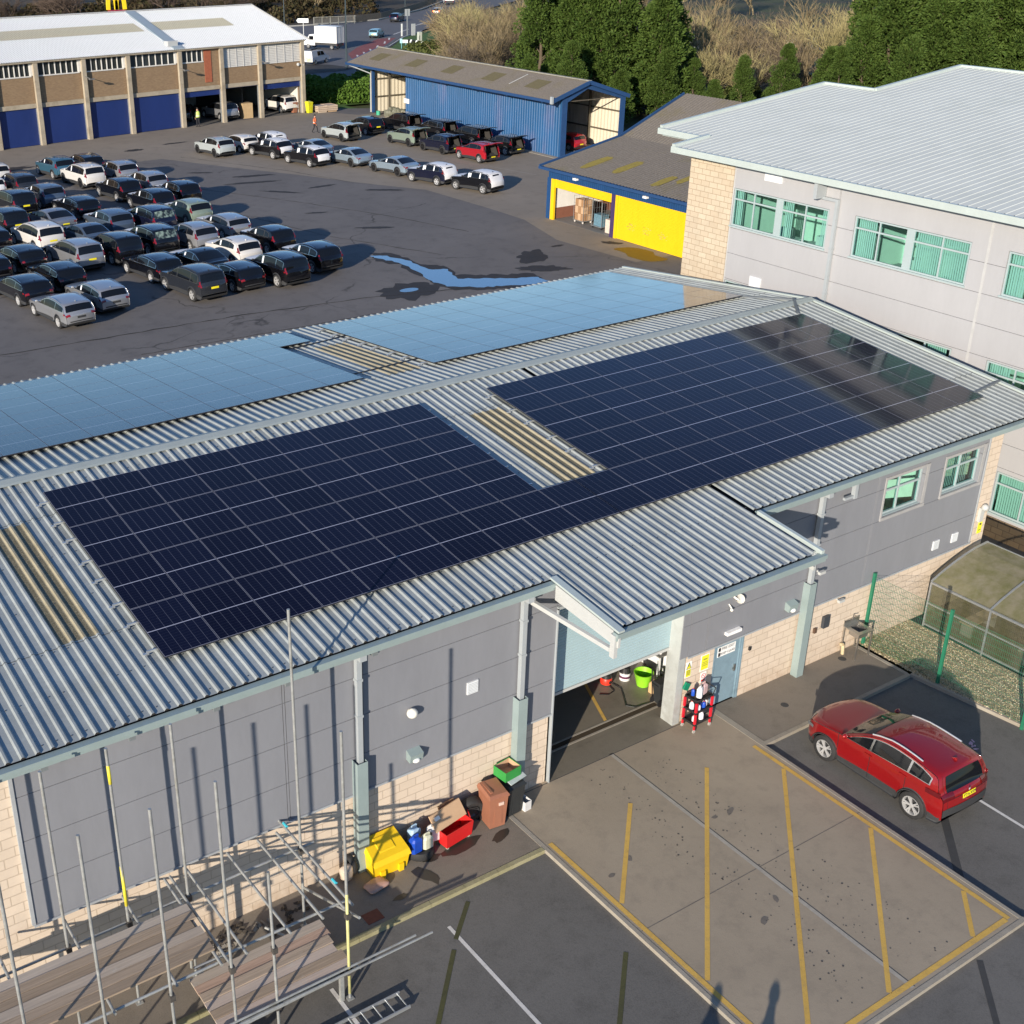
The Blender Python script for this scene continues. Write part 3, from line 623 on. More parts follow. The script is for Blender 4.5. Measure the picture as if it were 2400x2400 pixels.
def panel(x0,x1,ya,yb,label,grp,src=[None]):
    """one framed module lying on the slope, lower edge at ya"""
    w_=x1-x0; L_=(yb-ya)
    key=(round(w_,3),round(L_,3),ya<9.2)
    if not hasattr(panel,'c'): panel.c={}
    if key not in panel.c:
        s=(SL if ya<9.2 else -SL); m=MB()
        def P(x,y,h): return (x,y,s*y+h)
        m.add([P(0,0,0),P(w_,0,0),P(w_,L_,0),P(0,L_,0),P(0,0,-.035),P(w_,0,-.035),P(w_,L_,-.035),P(0,L_,-.035)],[(0,4,5,1),(1,5,6,2),(2,6,7,3),(3,7,4,0),(7,6,5,4)],1)
        m.add([P(0,0,0),P(w_,0,0),P(w_,L_,0),P(0,L_,0)],[(0,1,2,3)],0)
        uvs=[[(0,0)]*4]*5+[[(0,0),(1,0),(1,1),(0,1)]]
        panel.c[key]=m.mesh('solar_panel',[PV,PVF],uvs=uvs)
    o=bpy.data.objects.new('solar_panel',panel.c[key]); COL.objects.link(o); o.location=(x0,ya,rz(ya)+.15)
    tag(o,label,'solar panel',grp); return o
def array(x0,px,n,y0,py,rows,label,grp,extra=()):
    for r_ in range(rows):
        for c in range(n): panel(x0+c*px,x0+c*px+px-.018,y0+r_*py,y0+r_*py+py-.018,label,grp)
    for c,r_ in extra: panel(x0+c*px,x0+c*px+px-.018,y0+r_*py,y0+r_*py+py-.018,label,grp)
A=((-3.03,1.186,9,1.0,1.785,4,'dark navy solar panel in the near left block between two mossy rooflights','panels of the near left array',[(9,0)]),
   (9.97,1.213,11,1.0,1.785,4,'dark navy solar panel in the near right block beside the glazed end wall','panels of the near right array',[(-1,0)]),
   (-5.51,1.186,11,10.95,1.81,4,'sky blue reflecting solar panel in the far left block beyond the ridge','panels of the far left array',[(11,3)]),
   (10.03,1.220,11,10.95,1.81,4,'sky blue reflecting solar panel in the far right block beyond the ridge','panels of the far right array',[]))
for a in A: array(*a)
AL=simple('rail_aluminium',(.55,.57,.58),.35,.7,.05,5)
for (x0,px,n,y0,py,rows,_,g,ex),nm in zip(A,('near left','near right','far left','far right')):
    for r_ in range(rows):
        for k,f in enumerate((.22,.78)):
            y=y0+(r_+f)*py; m=MB(); m.box(x0-.22 if not(nm=='near right' and r_==0) else x0-1.3,x0+n*px+.12+(px if (nm=='near left' and r_==0) or (nm=='far left' and r_==3) else 0),y-.02,y+.02,rz(y)+.06,rz(y)+.105); m.box(x0-.30,x0-.18,y-.03,y+.03,rz(y)+.02,rz(y)+.059)
            tag(m.build('mounting_rail',AL),'aluminium rail end showing under the edge of the %s solar block'%nm,'mounting rail','rails under the %s array'%nm)
m=MB(); m.path([(7.3,11.8,rz(11.8)+.06),(8.3,11.85,rz(11.85)+.06),(10.1,12.0,rz(12)+.07)],.02); m.path([(7.9,16.15,rz(16.15)+.07),(9.2,16.3,rz(16.3)+.07),(10.1,16.45,rz(16.45)+.08)],.02)
for o_,l_ in zip(build_split(m,'roof_cable',BLACKP,None,lambda x,y,z:y>14),('black cable crossing the lower ridge side end of the far stained rooflight','black cable crossing the eaves side end of the far stained rooflight')): tag(o_,l_,'cable')
m=MB(); m.box(8.86,8.93,1.0,2.76,6.17,6.21)
for k in range(4): pass
m=MB(); m.bar((23.6,11.2,rz(11.2)+.06),(24.35,9.4,rz(9.4)+.08),.10,.05); m.bar((24.35,9.4,rz(9.4)+.12),(23.35,8.3,rz(8.3)+.08),.09,.05)
tag(m.build('cable_tray',simple('tray_grey',(.16,.18,.2),.5,.3)),'thin cable tray crossing the ridge at the far right of the roof','cable tray')
m=MB(); m.bar((23.45,1.4,rz(1.4)+.07),(25.0,1.6,rz(1.6)+.07),.07,.05); tag(m.build('cable_tray',MATS['tray_grey']),'short cable tray from the corner of the near right array to the roof edge','cable tray')

# ================================================================ scaffold
TUBE=simple('scaffold_tube',(.40,.41,.40),.42,.45,.25,6,dirt=(.25,.24,.20)); YTAPE=simple('yellow_tape',(.72,.62,.05),.5)
CLAMP=simple('clamp_dark',(.12,.11,.10),.5,.5,.3,9); BLUET=simple('blue_tape',(.05,.45,.55),.5)
scaf=empty('scaffold',(-4,-2,0),'unfinished tube scaffold of upright poles standing against the grey wall at lower left','scaffold')
def loc(m): # children of an empty placed at its base: shift verts
    return m
OFF=Vector((4,2,0))
def sb(m,name,mat,parent=scaf,**k):
    if parent is scaf: m.v=[(x+4,y+2,z) for x,y,z in m.v]
    return m.build(name,mat,parent,**k)
Z0=-.09
poles=[(-7.55,-1.0,0,6.1),(-6.15,-1.0,0,6.12),(-4.97,-1.0,0,6.12),(-3.75,-1.0,0,6.16),(-1.27,-1.0,0,7.76),
 (-7.5,-3.1,Z0,6.2),(-6.2,-3.1,Z0,6.27),(-5.0,-3.1,Z0,6.25),(-3.83,-3.1,Z0,6.3),(-2.97,-3.1,Z0,3.92),(-1.40,-3.1,Z0,6.35)]
lean={(-7.55):0}
for x,y,z0,z1 in poles:
    m=MB(); m.tube((x,y,z0+.02),(x-.03,y+.01,z1),.030,10); m.box(x-.07,x+.07,y-.07,y+.07,z0,z0+.012); p=sb(m,'pole',TUBE,smooth=True,sharp=40)
    if abs(x+4.97)<.01:
        for a,b in ((5.35,5.75),(2.5,3.45)):
            t_=MB(); t_.tube((x-.03*a/z1,y,a),(x-.03*b/z1,y+.01,b),.032,10); t_.v=[(q[0]+4,q[1]+2,q[2]) for q in t_.v]; t_.build('tape',YTAPE,p,smooth=True)
    if abs(x+1.40)<.01:
        t_=MB(); t_.tube((x,y,.05),(x-.012,y,2.6),.0315,10); t_.v=[(q[0]+4,q[1]+2,q[2]) for q in t_.v]; t_.build('tape',simple('pale_yellow',(.55,.52,.22),.5,0,.2,5),p,smooth=True)
def pole_h(name,a,b): 
    m=MB(); m.tube(a,b,.029,10); return sb(m,name,TUBE,smooth=True,sharp=40)
pole_h('ledger',(-9.2,-.95,2.02),(-.95,-.95,2.08)); pole_h('ledger',(-9.2,-2.85,2.08),(-4.0,-2.85,2.1)); pole_h('ledger',(-4.4,-2.70,2.06),(-1.25,-2.75,2.08))
pole_h('ledger',(-9.0,-3.15,.62),(-1.1,-3.15,.66)); pole_h('ledger',(-2.2,-1.05,.5),(-1.1,-3.05,.5))
pole_h('guard_tube',(-1.27,-.95,1.05),(-1.20,-3.2,1.98))
for x,dx in ((-7.3,0),(-6.0,0),(-4.85,0),(-3.98,.0),(-3.86,.02),(-3.5,.02),(-2.62,.05),(-1.93,.05),(-1.5,.1),(-1.28,.05)):
    y0=-.02 if x>-1.3 else -.35; pole_h('transom',(x,y0,2.15),(x+dx,-3.0,2.16))
m=MB(); m.tube((-1.25,-.2,2.186),(-1.248,-.35,2.186),.031,8); m.tube((-1.22,-2.2,2.186),(-1.218,-2.35,2.186),.031,8); sb(m,'blue_band',BLUET)
m=MB()
for x,y,z0,z1 in poles:
    for z in (2.05,.62) if y<-2 else (2.05,): m.box(x-.05,x+.05,y-.05,y+.06,z-.06,z+.07)
sb(m,'coupler',CLAMP)
for x,y,z in ((-3.84,-1.02,1.0),): pole_h('brace',(x,y,.3),(x,y,2.05))
def wood(name,c):
    m,t=nt(name); v=coords(t,'Object',(.35,9,9)); n1=noise(t,v,3,6,.65); v2=coords(t); n2=noise(t,v2,1.5,5,.7); oi=N(t,'ShaderNodeObjectInfo')
    cc=mix(t,ramp(t,n1,.3,.7),tuple(x*.62 for x in c),tuple(x*1.15 for x in c)); cc=mix(t,math_(t,'MULTIPLY',ramp(t,n2,.6,.75),.8),cc,(.48,.45,.40)); cc=mix(t,math_(t,'MULTIPLY',ramp(t,oi.outputs['Random'],.5,1.),.55),cc,(.50,.47,.43)); cc=mix(t,math_(t,'MULTIPLY',ramp(t,oi.outputs['Random'],.45,0.),.45),cc,(.17,.12,.07))
    out(t,bsdf(t,cc,.8,0,bump(t,n1,.4,.004))); MATS[name]=m; return m
BD=wood('scaffold_board',(.42,.33,.25)); BD2=wood('scaffold_board_pink',(.50,.35,.27))
rb=random.Random(5)
def boards(x0,x1,y0,y1,z,n,mats,lab):
    w_=(y1-y0)/n
    for i in range(n):
        m=MB(); a=x1+rb.uniform(-.09,.05); m.box(x0,a,y0+i*w_+.006,y0+(i+1)*w_-.006,z,z+.038); 
        o=m.build('scaffold_board',mats[i%len(mats)]); o.data.transform(Matrix.Translation((0,0,rb.uniform(-.012,.012))))
        tag(o,lab,'board','scaffold boards of the %s deck'%('upper' if z>1 else 'lower'))
boards(-9.3,-3.95,-2.64,-1.27,2.19,6,[BD],'weathered grey scaffold board of the long upper deck at the bottom left')
boards(-4.15,-1.28,-3.08,-1.66,.70,6,[BD2,BD],'pinkish scaffold board of the short lower deck right of the ladder shadow' if 0 else 'pinkish brown scaffold board of the short lower deck beside the yellow banded pole')
for k,(a,b) in enumerate((((-4.2,-3.20,.76),(.50,-3.20,.70)),((-4.2,-3.13,.79),(.16,-3.10,.72)))):
    m=MB(); m.tube(a,b,.0245,8); tag(m.build('loose_tube',TUBE,smooth=True,sharp=40),('longer' if k==0 else 'shorter')+' loose scaffold tube sticking out to the right of the lower deck','scaffold tube')
m=MB(); m.box(-4.1,-1.3,-3.1,-3.02,.60,.695); m.box(-3.9,-3.82,-3.1,-1.6,.60,.698);m.box(-1.6,-1.52,-3.1,-1.6,.60,.698)
for x in (-3.86,-1.56):
    for y in (-3.06,-1.65): m.box(x-.04,x+.04,y-.04,y+.04,-.09 if y<-1.9 else 0,.60)
tag(m.build('trestle',TUBE),'low metal trestle carrying the short board deck','trestle')
# ladder lying on the tarmac
lad=empty('ladder',(-2.,-3.8,Z0),'aluminium ladder lying flat on the tarmac at the bottom edge','ladder')
for y in (.21,-.19): m=MB(); m.box(-1.6,1.45,y-.015,y+.015,.05,.12); m.build('stile',AL,lad)
for k in range(11): m=MB(); m.tube((-1.4+k*.28,-.18,.085),(-1.4+k*.28,.2,.085),.014,6); m.build('rung',AL,lad)
# bent galvanised chute at the bottom left edge
m=MB(); vs=[];n=9
for j in range(2):
    for i in range(n):
        a=R(200+i*18); vs.append((-5.15+.28*math.cos(a)+j*.5,-3.75+.28*math.sin(a)+j*.1,.42+j*.12+.05*math.sin(a)))
m.add(vs,[(i,i+1,n+i+1,n+i) for i in range(n-1)]); o=m.build('metal_chute',GALV); tag(o,'bent galvanised metal chute under the poles at the bottom left','metal sheet')
sm=o.modifiers.new('thickness','SOLIDIFY'); sm.thickness=.01
# ================================================================ things along the wall
def poly_obj(m,name,mat,label,cat,group=None,**k): return tag(m.build(name,mat,**k),label,cat,group)
YB=simple('bin_yellow',(.80,.52,.01),.42,0,.06,2); REDP=simple('tub_red',(.62,.02,.02),.4,0,.1,3)
yb=empty('grit_bin',(1.12,-.34,0),'yellow plastic grit bin against the block wall beside the steel column','grit bin')
m=MB(); m.add([(-.42,-.30,0),(.42,-.30,0),(.42,.28,0),(-.42,.28,0),(-.46,-.36,.42),(.46,-.36,.42),(.46,.30,.55),(-.46,.30,.55)],[(3,2,1,0),(0,1,5,4),(1,2,6,5),(2,3,7,6),(3,0,4,7),(4,5,6,7)])
for x in (-.30,.18): m.box(x,x+.12,-.375,-.30,.0,.2)
m.build('body',YB,yb)
m=MB(); m.add([(-.48,-.40,.40),(.48,-.40,.40),(.48,.31,.60),(-.48,.31,.60),(-.46,-.34,.52),(.46,-.34,.52),(.42,.26,.74),(-.42,.26,.74)],[(3,2,1,0),(0,1,5,4),(1,2,6,5),(2,3,7,6),(3,0,4,7),(4,5,6,7)])
m.add([(-.22,-.2,.575),(.2,-.2,.575),(.2,.16,.70),(-.22,.16,.70),(-.20,-.18,.60),(.18,-.18,.60),(.18,.14,.725),(-.20,.14,.725)],[(0,1,5,4),(1,2,6,5),(2,3,7,6),(3,0,4,7),(4,5,6,7)])
m.build('lid',YB,yb)
def tyre_ring(m,c,r,w_,axis='z',n=24,hole=.6):
    m.lathe([(r*hole,-w_/2*.8),(r*.72,-w_/2),(r*.93,-w_/2*.95),(r,-w_/2*.6),(r,w_/2*.6),(r*.93,w_/2*.95),(r*.72,w_/2),(r*hole,w_/2*.8),(r*hole,-w_/2*.8)],c,n,0,axis)
RUB=simple('rubber',(.022,.022,.023),.75,0,.3,12)
m=MB(); tyre_ring(m,(2.02,-.42,.11),.36,.21); poly_obj(m,'tyre',RUB,'worn tyre lying flat under the jerrycans','tyre',None,smooth=True,sharp=40)
t2=empty('wheel',(3.60,-.20,.36),'black wheel leaning on the wall behind the red tub','wheel')
m=MB(); tyre_ring(m,(0,0,0),.36,.22,'y'); m.build('tyre',RUB,t2,smooth=True,sharp=40)
m=MB(); m.lathe([(.0,-.02),(.1,-.03),(.17,-.05),(.2,-.09),(.2,.0),(0,.0)],(0,0,0),14,0,'y'); m.build('rim',simple('rim_dark',(.06,.06,.065),.4,.5),t2)
t2.rotation_euler=(R(14),0,R(-12))
# red tub on castors
rt=empty('tub',(2.92,-.50,0),'long red plastic tub on castors holding flattened cardboard','tub',None,R(8))
m=MB(); o_=[(-.42,-.22),(.42,-.22),(.42,.22),(-.42,.22)]
vs=[(x*.92,y*.9,.07) for x,y in o_]+[(x,y,.46) for x,y in o_]+[(x*.95,y*.9,.46) for x,y in o_]+[(x*.88,y*.82,.10) for x,y in o_]
fs=[(3,2,1,0),(12,13,14,15)]
for i in range(4):
    j=(i+1)%4; fs+=[(i,j,4+j,4+i),(4+i,4+j,8+j,8+i),(8+i,8+j,12+j,12+i)]
m.add(vs,fs); m.build('shell',REDP,rt)
m=MB(); 
for x,y in ((-.33,-.15),(.33,-.15),(.33,.15),(-.33,.15)): m.tube((x,y-.02,.04),(x,y+.02,.04),.038,10)
m.build('castor',simple('castor_cream',(.5,.48,.4),.5),rt)
m=MB(); m.bar((.40,-.12,.5),(.52,.1,.52),.02,.02); m.build('handle',REDP,rt)
CB=simple('cardboard',(.50,.33,.20),.8,0,.08,3); CBD=simple('cardboard_dark',(.30,.19,.11),.8,0,.15,3)
def slab(c,u,v_,t_,m):
    c=Vector(c);u=Vector(u);v_=Vector(v_);n=u.cross(v_).normalized()*t_
    p=[c-u-v_,c+u-v_,c+u+v_,c-u+v_]; m.add([q-n for q in p]+[q+n for q in p],[(3,2,1,0),(4,5,6,7),(0,1,5,4),(1,2,6,5),(2,3,7,6),(3,0,4,7)])
m=MB(); slab((2.78,-.44,.72),(.46,.07,.02),(-.05,.09,.19),.02,m); cb_=poly_obj(m,'cardboard_box',CB,'flattened tan cardboard box leaning over the red tub','cardboard box')
m=MB(); slab((2.46,-.475,.80),(.07,.01,.003),(-.01,.02,.04),.0215,m); m.build('label',SGN,cb_)
m=MB(); slab((2.95,-.20,.66),(.24,.03,.0),(-.02,.07,.16),.015,m); poly_obj(m,'cardboard_box',CBD,'dark brown cardboard flap behind the tan sheet above the tub','cardboard box')
def jerry(name,x,y,z,h,w_,mat,lab,rz_=0,grp=None,cap=BLACKP):
    e=empty(name,(x,y,z),lab,'jerrycan',grp,rz_); d=w_*.72; m=MB(); b=.15
    def ring(s,zz): return [(w_/2*s*a,d/2*s*c,zz) for a,c in ((-1,-.6),(-.7,-1),(.7,-1),(1,-.6),(1,.6),(.7,1),(-.7,1),(-1,.6))]
    vs=ring(.94,0)+ring(1,.03*h)+ring(1,h*.78)+ring(.72,h*.93)+ring(.45,h); fs=[tuple(range(7,-1,-1)),tuple(range(32,40))]
    for k in range(4): fs+=[(k*8+i,k*8+(i+1)%8,k*8+8+(i+1)%8,k*8+8+i) for i in range(8)]
    m.add(vs,fs); m.build('body',mat,e)
    m=MB(); m.path([(-w_*.3,0,h*.93),(-w_*.2,0,h*1.12),(w_*.2,0,h*1.12),(w_*.28,0,h*.95)],w_*.06,6); m.build('handle',mat,e)
    m=MB(); m.tube((w_*.25,-d*.2,h*.9),(w_*.28,-d*.22,h*1.08),w_*.11,8); m.build('cap',cap,e); return e
JB=simple('can_blue',(.01,.06,.42),.35); JC=simple('can_cream',(.55,.55,.42),.4); JW=simple('can_white',(.62,.62,.62),.4); JS=simple('can_clear_blue',(.35,.50,.66),.3)
jerry('jerrycan',1.84,-.54,.215,.40,.30,JB,'dark blue jerrycan on the flat tyre, leftmost of the cans',.1); jerry('jerrycan',2.14,-.56,.215,.34,.28,JC,'cream jerrycan with a pale label between the blue and the white can',.05)
jerry('jerrycan',2.40,-.42,.215,.38,.30,JW,'white jerrycan on the tyre touching the red tub',-.1); jerry('jerrycan',1.98,-.26,.215,.42,.30,JS,'tall translucent light blue can behind the blue jerrycan',.1)
# wheelie bins
def wheelie(x,y,col,label,rz_=0,h=1.0,w_=.5,lid=True,s=1.,grp=None,nm='wheelie_bin'):
    e=empty(nm,(x,y,0),label,'wheelie bin',grp,rz_); m=MB(); d=.56
    vs=[(-w_*.40,-d*.42,.03),(w_*.40,-d*.42,.03),(w_*.40,d*.34,.03),(-w_*.40,d*.34,.03),(-w_/2,-d/2,h*.93),(w_/2,-d/2,h*.93),(w_/2,d/2,h*.93),(-w_/2,d/2,h*.93)]
    m.add(vs,[(3,2,1,0),(0,1,5,4),(1,2,6,5),(2,3,7,6),(3,0,4,7),(4,5,6,7)]); m.box(-w_*.2,w_*.2,-d*.475,-d*.44,h*.12,h*.6); m.box(-w_*.53,w_*.53,-d*.53,d*.53,h*.89,h*.93)
    m.build('body',col,e); m=MB(); m.add([(-w_*.54,-d*.56,h*.935),(w_*.54,-d*.56,h*.935),(w_*.54,d*.56,h*.935),(-w_*.54,d*.56,h*.935),(-w_*.46,-d*.44,h*.99),(w_*.46,-d*.44,h*.99),(w_*.46,d*.5,h*1.03),(-w_*.46,d*.5,h*1.03)],[(0,1,5,4),(1,2,6,5),(2,3,7,6),(3,0,4,7),(4,5,6,7),(3,2,1,0)])
    m.box(-w_*.35,-w_*.22,-d*.3,d*.5,h*1.0,h*1.035); m.build('lid',col,e)
    m=MB(); 
    for sx in (-1,1): m.tube((sx*w_*.42,d*.40,.1),(sx*w_*.52,d*.40,.1),.1,12)
    m.build('wheel',BLACKP,e); m=MB(); m.tube((-w_*.4,d*.60,h*.95),(w_*.4,d*.60,h*.95),.016,6); m.build('handle',col,e); return e
BRB=simple('bin_brown',(.30,.125,.075),.5,0,.08,3)
wb=wheelie(4.03,-.50,BRB,'brown wheelie bin standing at the foot of the block wall',-.12)
m=MB(); m.box(.0,.13,-.292,-.268,.68,.76); m.build('sticker',simple('sticker_pale',(.6,.45,.38),.6),wb)
wheelie(4.62,-.36,simple('bin_black',(.025,.028,.03),.5),'black wheelie bin half hidden behind the brown one, green crate on top',.05,.92)
m=MB()
def crate(cx,cy,z,w_,d,h,t_,m,M=None):
    for b in ((-w_/2,w_/2,-d/2,-d/2+t_,0,h),(-w_/2,w_/2,d/2-t_,d/2,0,h),(-w_/2,-w_/2+t_,-d/2+t_,d/2-t_,0,h),(w_/2-t_,w_/2,-d/2+t_,d/2-t_,0,h),(-w_/2+t_,w_/2-t_,-d/2+t_,d/2-t_,0,t_)):
        m.box(*b,M=Matrix.Translation((cx,cy,z))@(M or Matrix()))
crate(4.58,-.30,1.02,.50,.42,.26,.012,m,Matrix.Rotation(.12,4,'Z')); g_=poly_obj(m,'box',simple('box_green',(.03,.26,.05),.6),'green cardboard tray open on top of the black bin','box')
m=MB(); crate(4.58,-.30,1.034,.474,.394,.235,.004,m,Matrix.Rotation(.12,4,'Z')); m.build('lining',CB,g_)
m=MB(); slab((4.70,-.52,.99),(.26,.05,.0),(-.02,.06,.03),.01,m); poly_obj(m,'plastic_bag',simple('bag_clear',(.45,.5,.5),.25,0,.2,8),'crumpled clear plastic sheet under the green tray','plastic sheet')
m=MB(); crate(4.98,-.50,.0,.2,.28,.26,.008,m,Matrix.Rotation(.1,4,'Z')); poly_obj(m,'box',JW,'small white open box on the ground right of the black bin','box')
def sack(x,y,z,w_,d,h,mat,label,rz_,seed):
    m=MB(); n=14;k=8
    for j in range(k+1):
        for i in range(n):
            th=2*math.pi*i/n; ph=math.pi*j/k; c_,s_=math.cos(th),math.sin(th); sp_=math.sin(ph)
            px=w_/2*math.copysign(abs(c_)**.5,c_)*sp_**.5; py=d/2*math.copysign(abs(s_)**.5,s_)*sp_**.5; pz=h/2-h/2*math.cos(ph)
            q=1+.16*smoothnoise(px*7+seed,py*7,pz*9); m.v.append((px*q*math.cos(rz_)-py*q*math.sin(rz_)+x,px*q*math.sin(rz_)+py*q*math.cos(rz_)+y,z+pz*q))
    m.f=[(j*n+i,j*n+(i+1)%n,(j+1)*n+(i+1)%n,(j+1)*n+i) for j in range(k) for i in range(n)]; m.m=[0]*len(m.f)
    return poly_obj(m,'sack',mat,label,'sack',None,smooth=True)
sack(.62,-.85,0,.55,.36,.12,simple('sack_pink',(.46,.28,.22),.35,0,.25,7),'pinkish plastic sack lying flat in front of the yellow grit bin',.15,1)
sack(.18,-.30,0,.30,.22,.42,simple('sack_white',(.55,.45,.36),.3,0,.25,7),'upright crumpled sack by the foot of the leftmost steel column',.2,3)
m=MB(); tyre_ring(m,(.36,-.14,.24),.23,.14,'x'); poly_obj(m,'tyre',RUB,'small tyre leaning on the wall behind the upright sack','tyre',None,smooth=True)
for i,(x,y) in enumerate(((-2.1,-.55),(-2.6,-.35),(-3.2,-.45),(-1.7,-.75),(-2.9,-.75),(-1.2,-.45))):
    m=MB(); r3=random.Random(i)
    for k in range(16): 
        a=r3.uniform(0,6.3); c=(x+r3.uniform(-.28,.28),y+r3.uniform(-.16,.16),.008+r3.random()*.03); slab(c,(.05*math.cos(a),.05*math.sin(a),.01),(-.03*math.sin(a),.03*math.cos(a),.015),.002,m)
    poly_obj(m,'litter',simple('litter_dark',(.05,.04,.03),.8,0,.3) if i%2 else simple('litter_pale',(.22,.20,.17),.7,0,.3),'scattered litter and leaves on the path under the scaffold by the block wall','litter','litter heaps under the scaffold')
# ---------------- service trolley
tr=empty('trolley',(10.80,-.36,0),'red and black service trolley loaded with bottles beside the blue door','trolley',None,R(3))
RP=simple('trolley_red',(.62,.015,.03),.4)
for z in (.22,.58,.93): m=MB(); crate(0,0,z,.62,.42,.06,.012,m); m.build('shelf',BLACKP,tr)
for sx in (-1,1):
    for sy in (-1,1): m=MB(); m.box(sx*.30-.03,sx*.30+.03,sy*.20-.025,sy*.20+.025,.285,.575); m.box(sx*.30-.03,sx*.30+.03,sy*.20-.025,sy*.20+.025,.645,.925); m.box(sx*.30-.02,sx*.30+.02,sy*.20-.02,sy*.20+.02,.10,.215); m.build('leg',RP,tr)
m=MB()
for sx in (-1,1):
    for sy in (-1,1): m.tube((sx*.3,sy*.2-.015,.05),(sx*.3,sy*.2+.015,.05),.05,10)
m.build('castor',simple('castor_grey',(.4,.38,.35),.5),tr)
m=MB(); m.path([(.33,-.18,.95),(.42,-.18,1.12),(.42,.18,1.12),(.33,.18,.95)],.014,6); m.build('push_handle',BLACKP,tr)
def bottle(x,y,z,r,h,mat,label,spray=False,grp='bottles on the service trolley'):
    x-=.15; y+=.06
    e=MB(); e.lathe([(0,0),(r,0),(r*1.02,h*.1),(r,h*.6),(r*.7,h*.78),(r*.3,h*.86),(r*.28,h*.93),(0,h*.93)],(x,y,z),12); o=e.build('bottle',mat,None,smooth=True,sharp=40); tag(o,label,'bottle',grp)
    c=MB(); 
    if spray: c.box(x-r*.35,x+r*.35,y-r*.9,y+r*.5,z+h*.93,z+h*1.1)
    else: c.tube((x,y,z+h*.93),(x,y,z+h),r*.33,8)
    c.build('cap',BLACKP if spray else REDP,o)
PINK=simple('bottle_pink',(.60,.42,.42),.35); BW=simple('bottle_white',(.72,.72,.74),.35); BBL=simple('bottle_blue',(.02,.08,.45),.3)
jerry('jerrycan',10.73,-.44,.99,.30,.20,BW,'white can on the top shelf of the trolley, nearer the camera',.5); jerry('jerrycan',10.93,-.36,.99,.30,.22,PINK,'pale pink can on the top shelf of the trolley',.2)
bottle(10.78,-.36,.99,.05,.22,BBL,'dark bottle at the back of the trolley top shelf')
for i,(x,y,z,mt,l) in enumerate(((10.74,-.40,.595,BW,'large white bottle on the middle shelf left corner'),(10.86,-.52,.595,BW,'white spray bottle on the middle shelf front'),(10.98,-.45,.595,BBL,'blue bottle in the middle of the middle shelf'),(11.06,-.52,.595,BBL,'small blue bottle right of the centre on the middle shelf'),(11.18,-.44,.595,BW,'white bottle on the middle shelf right end'),(10.80,-.48,.235,BW,'white bottle lying low on the bottom shelf left'),(11.03,-.50,.235,BW,'white bottle on the bottom shelf right'),(11.15,-.38,.235,BW,'white bottle at the back of the bottom shelf'))):
    bottle(x,y,z,.065 if mt is BW else .05,.26 if i in(0,6) else .2,mt,l,i in(1,4))
m=MB(); slab((10.63,-.05,1.12),(.08,0,-.05),(.05,0,.09),.03,m); poly_obj(m,'dustpan',simple('dustpan_green',(.01,.22,.12),.4),'dark green plastic box hanging on the wall above the trolley','dustpan')
# ---------------- inside the bay
m=MB(); m.lathe([(0,0),(.17,0),(.27,.40),(.28,.41),(.26,.41),(.16,.03),(0,.03)],(10.95,1.83,0),18); bk=poly_obj(m,'bucket',simple('bucket_green',(.28,.68,.03),.45),'lime green tub on the floor inside the open bay','bucket',None,smooth=True,sharp=40)
m=MB(); m.lathe([(0,0),(.15,0),(.155,.24),(0,.24)],(10.72,2.32,0),16); pt=poly_obj(m,'paint_tub',BW,'white round tub with dark lid and band inside the bay','tub',None,smooth=True,sharp=40)
m=MB(); m.lathe([(.157,.08),(.157,.15)],(10.72,2.32,0),16); m.build('band',simple('band_purple',(.10,.02,.06),.5),pt); m=MB(); m.lathe([(0,.40),(.13,.40),(.15,.27),(.165,.24)],(10.72,2.32,0),16); m.build('lid',BLACKP,pt)
vc=empty('vacuum_cleaner',(10.12,2.42,0),'small red vacuum cleaner with black top inside the bay','vacuum cleaner')
m=MB(); m.lathe([(0,.04),(.16,.04),(.17,.10),(.165,.2),(.15,.22)],(0,0,0),16); m.build('body',simple('vac_red',(.75,.04,.02),.4),vc,smooth=True,sharp=40); m=MB(); m.lathe([(.15,.22),(.13,.32),(.06,.36),(0,.36)],(0,0,0),16); m.tube((0,-.17,.13),(0,-.18,.13),.05,10); m.build('lid',BLACKP,vc,smooth=True,sharp=40)
m=MB(); m.path([(10.25,2.3,.02),(10.30,2.0,.02),(10.05,1.6,.02),(9.85,1.3,.02),(10.0,1.12,.02),(10.6,1.05,.02)],.014,5); poly_obj(m,'hose',BLACKP,'thin black hose trailing over the bay floor from the vacuum','hose')
m=MB(); m.path([(10.1,2.25,.02),(10.05,2.0,.02),(9.8,1.95,.02),(9.6,2.1,.02)],.012,5); poly_obj(m,'cable',BLACKP,'loop of black cable on the bay floor before the vacuum','cable')
jerry('jerrycan',10.95,1.42,0,.34,.26,simple('can_tan',(.62,.42,.22),.4),'tan plastic can on the bay floor beside the lime green tub',.1)
e=empty('workbench',(11.62,2.3,0),'grey topped white workbench at the right wall inside the bay','workbench'); m=MB(); m.box(-.35,.33,-.7,1.2,.86,.90); m.build('top',simple('bench_top',(.16,.16,.155),.6),e); m=MB(); m.box(-.33,-.28,-.68,-.62,0,.858); m.box(-.33,-.28,1.1,1.15,0,.858); m.box(.1,.3,-.6,1.1,0,.858); m.build('leg',BW,e)
for k in range(7):
    m=MB(); x=11.40+.07*(k%3)+.05*k/7; y=1.7+k*.22; m.ball((x,y,.94+.01*k%2),.055+.02*(k%3),8,0,(1,.8,.8)); poly_obj(m,'tool',BLACKP if k%2 else BW,'small tools and rags strewn on the workbench in the bay','tool','tools on the workbench',smooth=True)
wheelie(10.82,.92,MATS['bin_black'],'narrow black bin inside the bay beside the door post',1.57,.70,.30)
